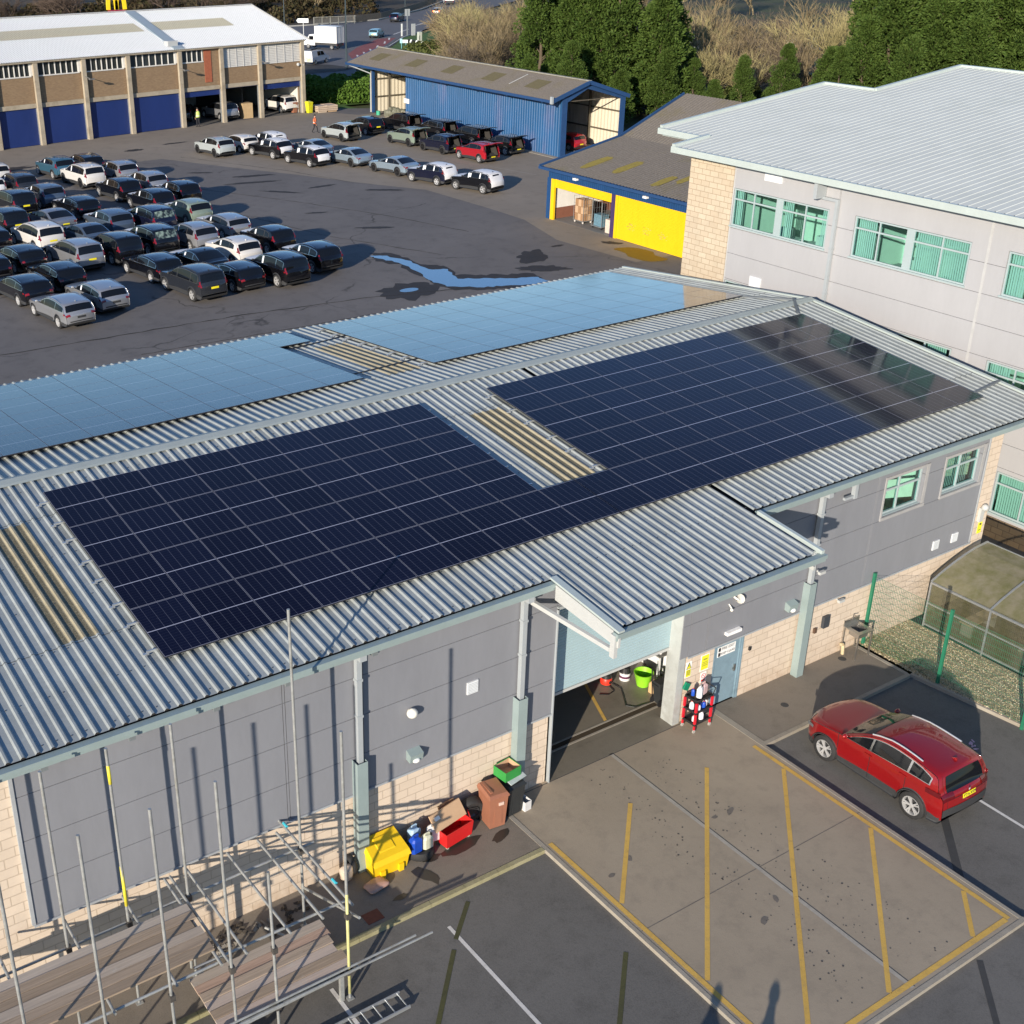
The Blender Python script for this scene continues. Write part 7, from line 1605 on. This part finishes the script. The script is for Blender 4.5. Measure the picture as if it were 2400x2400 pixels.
# low undergrowth, hedge
def leaf_cloud(name,pts,mat,seed,n,size,label,cat_):
    nr=np.random.RandomState(seed); V=[];F=[]
    for (cx,cy,cz,rx,ry_,rz_) in pts:
        k=int(n*rx*ry_)
        d=nr.normal(size=(k,3)); d/=np.linalg.norm(d,axis=1)[:,None]; d[:,2]=np.abs(d[:,2])
        for i in range(k):
            q=.75+.3*nr.random(); p=np.array([cx+d[i,0]*rx*q,cy+d[i,1]*ry_*q,cz+d[i,2]*rz_*q]); o=nr.normal(size=3); o/=np.linalg.norm(o); s_=np.cross(o,nr.normal(size=3)); s_/=np.linalg.norm(s_); L_=size*(.6+nr.random()); b=len(V)
            V+=[tuple(p-o*L_*.5),tuple(p+s_*L_*.35),tuple(p+o*L_*.5),tuple(p-s_*L_*.35)]; F.append((b,b+1,b+2,b+3))
    me=bpy.data.meshes.new(name); me.from_pydata(V,[],F); me.materials.append(mat); me.update(); o=bpy.data.objects.new(name,me); COL.objects.link(o); return o
o=leaf_cloud('hedge',[(x,y,0,2.2,2.2,2.0+.4*rv.random()) for x,y in ((59.5,107.5),(61.5,107),(63.5,106.5),(65.5,106.5),(60,110),(63,110),(66,109.5),(68,108.8),(62,113),(65.5,113),(69,112.5))],HEDG,3,600,.26,'','')
tag(o,'bright green hedge between the brick workshop and the blue shed','hedge')
o=leaf_cloud('undergrowth',[(rv.uniform(77,115),0,-.3,rv.uniform(1.2,2.6),rv.uniform(1.2,2.6),rv.uniform(1,2.6)) for k in range(1)]+[(lambda x:(x,1.1*(x-76)+rv.uniform(95,121),-.3,rv.uniform(1.4,2.8),rv.uniform(1.4,2.8),rv.uniform(.8,2.4)))(rv.uniform(74,108)) for k in range(60)]+[(rv.uniform(85,125),rv.uniform(78,120),-.3,rv.uniform(1.4,2.8),rv.uniform(1.4,2.8),rv.uniform(.8,2.4)) for k in range(50)],IVY,4,150,.34,'','')
o['kind']='stuff'; o['label']='brambles and ivy covering the ground below the bare trees'; o['category']='undergrowth'
o=leaf_cloud('wood_understorey',[(lambda x:(x,max(202,.95*x+88)+rv.uniform(4,55),-.3,rv.uniform(2,4.5),rv.uniform(2,4.5),rv.uniform(1.5,4)))(rv.uniform(20,160)) for k in range(120)],leafmat('dead_leaf',(.05,.035,.02),(.085,.055,.03),(.06,.07,.025)),5,45,.55,'','')
o['kind']='stuff'; o['label']='brown understorey of the wood beyond the far road'; o['category']='undergrowth'
# ================================================================ road furniture and traffic
def post_obj(name,x,y,lab,cat_,parts):
    e=empty(name,(x,y,0),lab,cat_)
    for nm,mb,mt in parts: mb.build(nm,mt,e)
    return e
m=MB(); m.tube((0,0,-.1),(0,0,11),.13,8,0,.08); m2=MB(); m2.bar((0,0,10.9),(1.6,-.3,11.3),.1,.1); m2.box(1.4,2.1,-.5,-.1,11.25,11.4); post_obj('street_lamp',78.97,133.83,'tall dark street lamp standing on the traffic island','street lamp',[('column',m,simple('lamp_dark',(.04,.06,.07),.5)),('lantern',m2,MATS['lamp_dark'])])
for x,y,l in ((106,203,'thin lamp post at the edge of the wood behind the white sign'),(148,226,'lamp post beside the far road near the top')):
    m=MB(); m.tube((0,0,-.2),(0,0,9),.1,6,0,.07); m2=MB(); m2.bar((0,0,9),(1.2,-.4,9.2),.08,.08); post_obj('street_lamp',x,y,l,'street lamp',[('column',m,MATS['lamp_dark']),('lantern',m2,MATS['lamp_dark'])])
SGP=simple('sign_pale',(.72,.76,.76),.4); BK=simple('chevron_black',(.02,.02,.02),.5); Rm=Matrix.Rotation(R(-35),4,'Z')
m=MB(); m.box(-.05,.05,-.05,.05,-.2,2.7); m2=MB(); m2.box(-.9,.9,-.10,-.06,2.0,2.7); m2.add([(-.9,-.08,2.0),(-.9,-.08,2.7),(-1.15,-.08,2.35)],[(0,1,2)]); e=post_obj('direction_sign',97.3,179.5,'white pointed direction sign by the far side of the road','road sign',[('post',m,GALV),('board',m2,SGP)]); e.rotation_euler=(0,0,R(-35))
e=empty('name_sign',(100.1,152.3,-.1),'small pale blue and white street sign on two posts on the green verge','road sign'); e.rotation_euler=(0,0,R(-42))
for x in (-.35,.35): m=MB(); m.box(x-.04,x+.04,-.04,.04,0,.95); m.build('post',simple('post_teal',(.10,.35,.38),.5),e)
m=MB(); m.box(-.15,.75,-.07,-.04,.85,1.30); m.build('board',SGP,e); m=MB(); m.box(-.58,-.2,-.07,-.04,.8,1.45); m.build('panel',simple('sign_blue',(.25,.55,.62),.4),e)
e=empty('chevron_sign',(100.2,148.95,-.1),'black and white chevron board beside the green verge','road sign'); e.rotation_euler=(0,0,R(-88))
m=MB(); m.box(-2.2,2.2,-.03,.03,.55,1.5); m.build('board',BK,e)
for k in range(3):
    x=-1.75+k*1.45; m=MB(); m.add([(x+.35,-.034,1.5),(x+.75,-.034,1.5),(x+.35,-.034,1.02),(x-.05,-.034,1.02)],[(0,3,2,1)]); m.add([(x-.05,-.034,1.02),(x+.35,-.034,1.02),(x+.75,-.034,.55),(x+.35,-.034,.55)],[(0,3,2,1)]); m.build('chevron',SGP,e)
for x in (-1.5,1.5): m=MB(); m.box(x-.05,x+.05,.03,.1,0,1.3); m.build('post',GALV,e)
e=empty('utility_box',(104.5,154.5,-.1),'slim pale metal cabinet standing behind the chevron board','cabinet'); m=MB(); m.box(-.3,.3,-.25,.25,0,2.1); m.build('body',simple('cabinet_grey',(.45,.48,.42),.6,0,.3,4),e); m=MB(); m.box(-.25,-.05,-.255,-.2505,.9,1.6); m.build('door',simple('cabinet_dark',(.15,.17,.14),.6),e)
e=empty('sign_post',(112.3,170.1,-.1),'grey road sign post with a backward facing board at the end of the verge','road sign'); m=MB(); m.box(-.08,.08,-.08,.08,0,4.2); m.build('post',GALV,e); m=MB(); m.box(-.5,.5,-.06,-.02,3.2,4.3); m.box(.9,1.6,-.1,.1,.0,1.9) ; m.build('board',simple('sign_back',(.35,.37,.38),.5),e)
m=MB(); m.box(-1.2,-1.0,-.1,.1,0,2.0); m.build('bollard',simple('bollard_pale',(.6,.62,.6),.5),e)
e=empty('guard_rail',(113.6,197.3,0),'grey pedestrian guard rail between the road and the wood','railing')
FGL=simple('rail_grey',(.28,.28,.25),.6)
for k in range(6): m=MB(); x=-4.4+k*1.76; m.box(x-.06,x+.06,-.06,.06,-.2,1.3); m.build('post',FGL,e)
m=MB(); m.bar((-4.4,0,1.27),(4.4,-.6,1.27),.07,.07); m.bar((-4.4,0,.2),(4.4,-.6,.2),.05,.05)
for k in range(60): x=-4.4+k*8.8/60; m.bar((x,-.6*(k/60),.2),(x,-.6*(k/60),1.27),.02,.02)
m.build('bars',FGL,e)
e=empty('timber_fence',(137,208.5,0),'brown low fence running along the far kerb to the top of the view','fence')
pts=[(118.5,198.5),(128,203.8),(138,212),(149,222.5),(165,239)]
for a,b in zip(pts,pts[1:]):
    m=MB(); m.bar((a[0]-137,a[1]-208.5,.5),(b[0]-137,b[1]-208.5,.5),.08,1.1); m.build('fence_panel',simple('fence_brown',(.17,.14,.10),.85,0,.3,2),e)
# traffic
def rcar(kind,col,x,y,deg,lab,**k):
    e,_=car(kind,col,x,y,deg,lab,'x',anchor='zero',z=-.13,chrome=False,**k); e['group']='traffic on the road beyond the yard'; e.name='car'; return e
rcar('hatch','lblue',106.6,170.8,39,'light blue hatchback driving away beside the green verge',plate='yellow'); rcar('suv','darkblue',127.2,196.6,38,'dark blue car on the far side of the road',plate=None)
rcar('hatch','lgrey',143.4,206.2,42,'pale car with glowing orange red rear at the bend of the far road',plate=None); 
m=MB(); m.box(-2.1,-2.0,-.7,-.4,.7,.95); m.box(-2.1,-2.0,.4,.7,.7,.95); m.build('brake_lamp',emit('brake_glow',(1,.22,.06),6),CARS[-1])
def van(x,y,deg,lab,kind):
    e=empty('van' if kind=='pickup' else 'box_truck',(x,y,-.13),lab,'van' if kind=='pickup' else 'truck','x',R(deg)); del e['group']; WV=simple('van_white',(.70,.70,.69),.4,0,.05,2)
    m=MB()
    if kind=='box':
        m.box(-2.9,1.1,-1.08,1.08,.95,3.35); m.build('cargo_box',WV,e); m=MB(); m.box(-2.93,-2.901,-.02,.02,1.0,3.3); m.box(-2.93,-2.901,-1.08,-1.03,.95,3.35); m.box(-2.93,-2.901,1.03,1.08,.95,3.35); m.box(-2.93,-2.901,-1.03,1.03,3.3,3.35); m.build('door_frame',GALV,e)
        m=MB(); prof=[(1.15,.5),(3.25,.5),(3.3,.95),(2.75,1.25),(2.15,2.05),(1.15,2.15)]
        m.add([(a,-.95,b) for a,b in prof]+[(a,.95,b) for a,b in prof],[tuple(range(6)),tuple(range(11,5,-1))]+[(i,6+i,6+(i+1)%6,(i+1)%6) for i in range(6)]); m.build('cab',WV,e)
        m=MB(); m.add([(2.78,-.85,1.28),(2.78,.85,1.28),(2.2,.85,2.0),(2.2,-.85,2.0)],[(0,1,2,3)]); m.v=[(a+.03,b,c+.02) for a,b,c in m.v]; m.build('windscreen',CGL,e); m=MB(); m.box(1.4,2.2,.951,.96,1.3,1.85); m.box(1.4,2.2,-.96,-.951,1.3,1.85); m.build('side_window',CGL,e); m=MB(); m.box(-2.85,1.2,-.9,.9,.6,.94); m.box(-2.9,-2.8,-1.0,1.0,.45,.6); m.build('chassis',TRIM,e); rs_=(-1.9,2.4); rr_=.36
        m=MB(); m.box(-2.92,-2.9,-.95,-.75,.62,.8); m.box(-2.92,-2.9,.75,.95,.62,.8); m.build('tail_light',TL,e)
    else:
        prof=[(-2.5,.45),(2.45,.45),(2.5,.9),(1.5,1.12),(.75,1.75),(-.2,1.85),(-2.45,1.85),(-2.5,1.0)]
        m.add([(a,-.92 if b<1.2 else -.8,b) for a,b in prof]+[(a,.92 if b<1.2 else .8,b) for a,b in prof],[tuple(range(8)),tuple(range(15,7,-1))]+[(i,8+i,8+(i+1)%8,(i+1)%8) for i in range(8)]); m.build('body',WV,e)
        m=MB(); m.add([(1.45,-.75,1.17),(1.45,.75,1.17),(.8,.7,1.70),(.8,-.7,1.70)],[(0,1,2,3)]); m.v=[(a+.03,b,c+.03) for a,b,c in m.v]; m.build('windscreen',CGL,e)
        m=MB()
        for sd in (-1,1): m.add([(1.2,sd*.93,1.15),(.1,sd*.93,1.15),(.1,sd*.83,1.72),(.75,sd*.85,1.66)],[(0,1,2,3)]); m.add([(.0,sd*.93,1.15),(-.9,sd*.93,1.15),(-.9,sd*.83,1.72),(.0,sd*.83,1.72)],[(0,1,2,3)])
        m.build('side_window',CGL,e); m=MB(); 
        for k in range(4): m.add([(-2.51,-.8+k*.2,.5),(-2.51,-.7+k*.2,.5),(-2.51,-.9+k*.2+.35,.95),(-2.51,-1.0+k*.2+.35,.95)],[(0,1,2,3)])
        m.build('chevron_marking',simple('chevron_yellow',(.6,.5,.05),.5),e); m=MB(); 
        for x_ in (-2,-1,0,.5): m.bar((x_,-.7,1.95),(x_,.7,1.95),.06,.06)
        m.bar((-2.2,-.6,2.0),(.6,-.6,2.0),.05,.05); m.bar((-2.2,.6,2.0),(.6,.6,2.0),.05,.05); m.box(-1.8,.2,-.3,.2,1.99,2.1); m.build('roof_rack',TRIM,e); rs_=(-1.6,1.6); rr_=.34
    t_,r_,b_=wheel_meshes(rr_,RIMS)
    for wx in rs_:
        for sd in (-1,1): w_=link('wheel',t_,e,(wx,sd*.84,rr_),(0,0,0 if sd>0 else math.pi)); link('rim',r_,w_)
    return e
van(89.9,159.2,118,'white box truck with plain rear doors on the road','box'); van(78.6,141.9,33,'white van with roof rack and yellow chevrons parked behind the brick workshop','pickup')
for x,y,d_,l in ((163,231,60,'white van at the very top of the far road'),(150,118,20,'white van seen through the bare trees at the right'),(128,118,10,'second white vehicle glimpsed through the bare trees'),(140,130,30,'third pale vehicle glimpsed through the bare trees, farther left'),(104,97,15,'white tanker like van glimpsed low between the conifers')): van(x,y,d_,l,'box' if x in(104,163) else 'pickup')
# restaurant sign with yellow arches over a red box
e=empty('restaurant_sign',(53.3,150,0),'tall roadside sign with yellow arches over a dark red base','sign'); YA=simple('arch_yellow',(.85,.62,.02),.4); RD=simple('sign_maroon',(.32,.01,.03),.45)
m=MB(); m.tube((0,0,0),(0,0,6.3),.25,10); m.build('post',RD,e); m=MB(); m.box(-1.15,1.15,-.3,.3,6.0,7.35); m.build('sign_base',RD,e); m=MB(); m.box(-.75,.5,-.34,-.301,6.5,7.15); m.build('name_panel',simple('panel_pink',(.55,.12,.15),.5),e)
m=MB()
for cx_ in (-.58,.58):
    n_=14; prev=None
    for k in range(n_+1):
        a=math.pi*k/n_; p=(cx_+.56*math.cos(a),0,7.4+2.6*math.sin(a)); 
        if prev: m.bar(prev,p,.5,.26 if 2<k<n_-1 else .24,(1,0,0) if 0 else (0,1,0))
        prev=p
m.build('arches',YA,e)
# ================================================================ camera, sun, sky
cam=bpy.data.cameras.new('camera'); co=bpy.data.objects.new('camera',cam); COL.objects.link(co); S.camera=co
Rm=Matrix([[0.8366978, -0.5476624, 0.0016351], [-0.2306179, -0.355034, -0.9059615], [0.4967416, 0.7576389, -0.4233569]])   # rows: image right, image down, view direction
co.matrix_world=Matrix.Translation((-10.263, -18.8646, 19.5))@Matrix(((Rm[0][0],-Rm[1][0],-Rm[2][0]),(Rm[0][1],-Rm[1][1],-Rm[2][1]),(Rm[0][2],-Rm[1][2],-Rm[2][2]))).to_4x4()
cam.sensor_width=36; cam.lens=2907.35/2400*36; cam.shift_x=(1200-967.8)/2400; cam.shift_y=-(1200-1146.4)/2400; cam.clip_start=.5; cam.clip_end=3000
AZ,EL=R(34),R(15.)
sun=bpy.data.lights.new('sun','SUN'); sun.energy=5; sun.angle=R(.55); sun.color=(1,.89,.74); so=bpy.data.objects.new('sun',sun); COL.objects.link(so)
d=Vector((math.cos(AZ)*math.cos(EL),math.sin(AZ)*math.cos(EL),-math.sin(EL))); so.rotation_euler=d.to_track_quat('-Z','Y').to_euler(); so.location=(-40,-40,30)
wd=bpy.data.worlds.new('World'); S.world=wd; wd.use_nodes=True; t=wd.node_tree; t.nodes.clear(); sky=t.nodes.new('ShaderNodeTexSky'); sky.sky_type='NISHITA'; sky.sun_disc=False; sky.sun_elevation=EL
sky.sun_rotation=math.atan2(-math.cos(AZ),-math.sin(AZ))    # clockwise from +y
sky.altitude=0; sky.air_density=1.1; sky.dust_density=.2; sky.ozone_density=3
bg=t.nodes.new('ShaderNodeBackground'); bg.inputs[1].default_value=.105; wo=t.nodes.new('ShaderNodeOutputWorld'); mx=t.nodes.new('ShaderNodeMix'); mx.data_type='RGBA'; mx.blend_type='MULTIPLY'; mx.inputs[0].default_value=1; mx.inputs[7].default_value=(.84,.96,1.17,1); t.links.new(sky.outputs[0],mx.inputs[6]); t.links.new(mx.outputs[2],bg.inputs[0]); t.links.new(bg.outputs[0],wo.inputs[0])
S.view_settings.view_transform='Standard'; S.view_settings.look='None'; S.view_settings.exposure=.48; S.view_settings.gamma=1
S.render.engine='CYCLES'; S.cycles.transparent_max_bounces=16; S.cycles.max_bounces=6; S.cycles.use_denoising=True
S.render.resolution_x=1024; S.render.resolution_y=1024
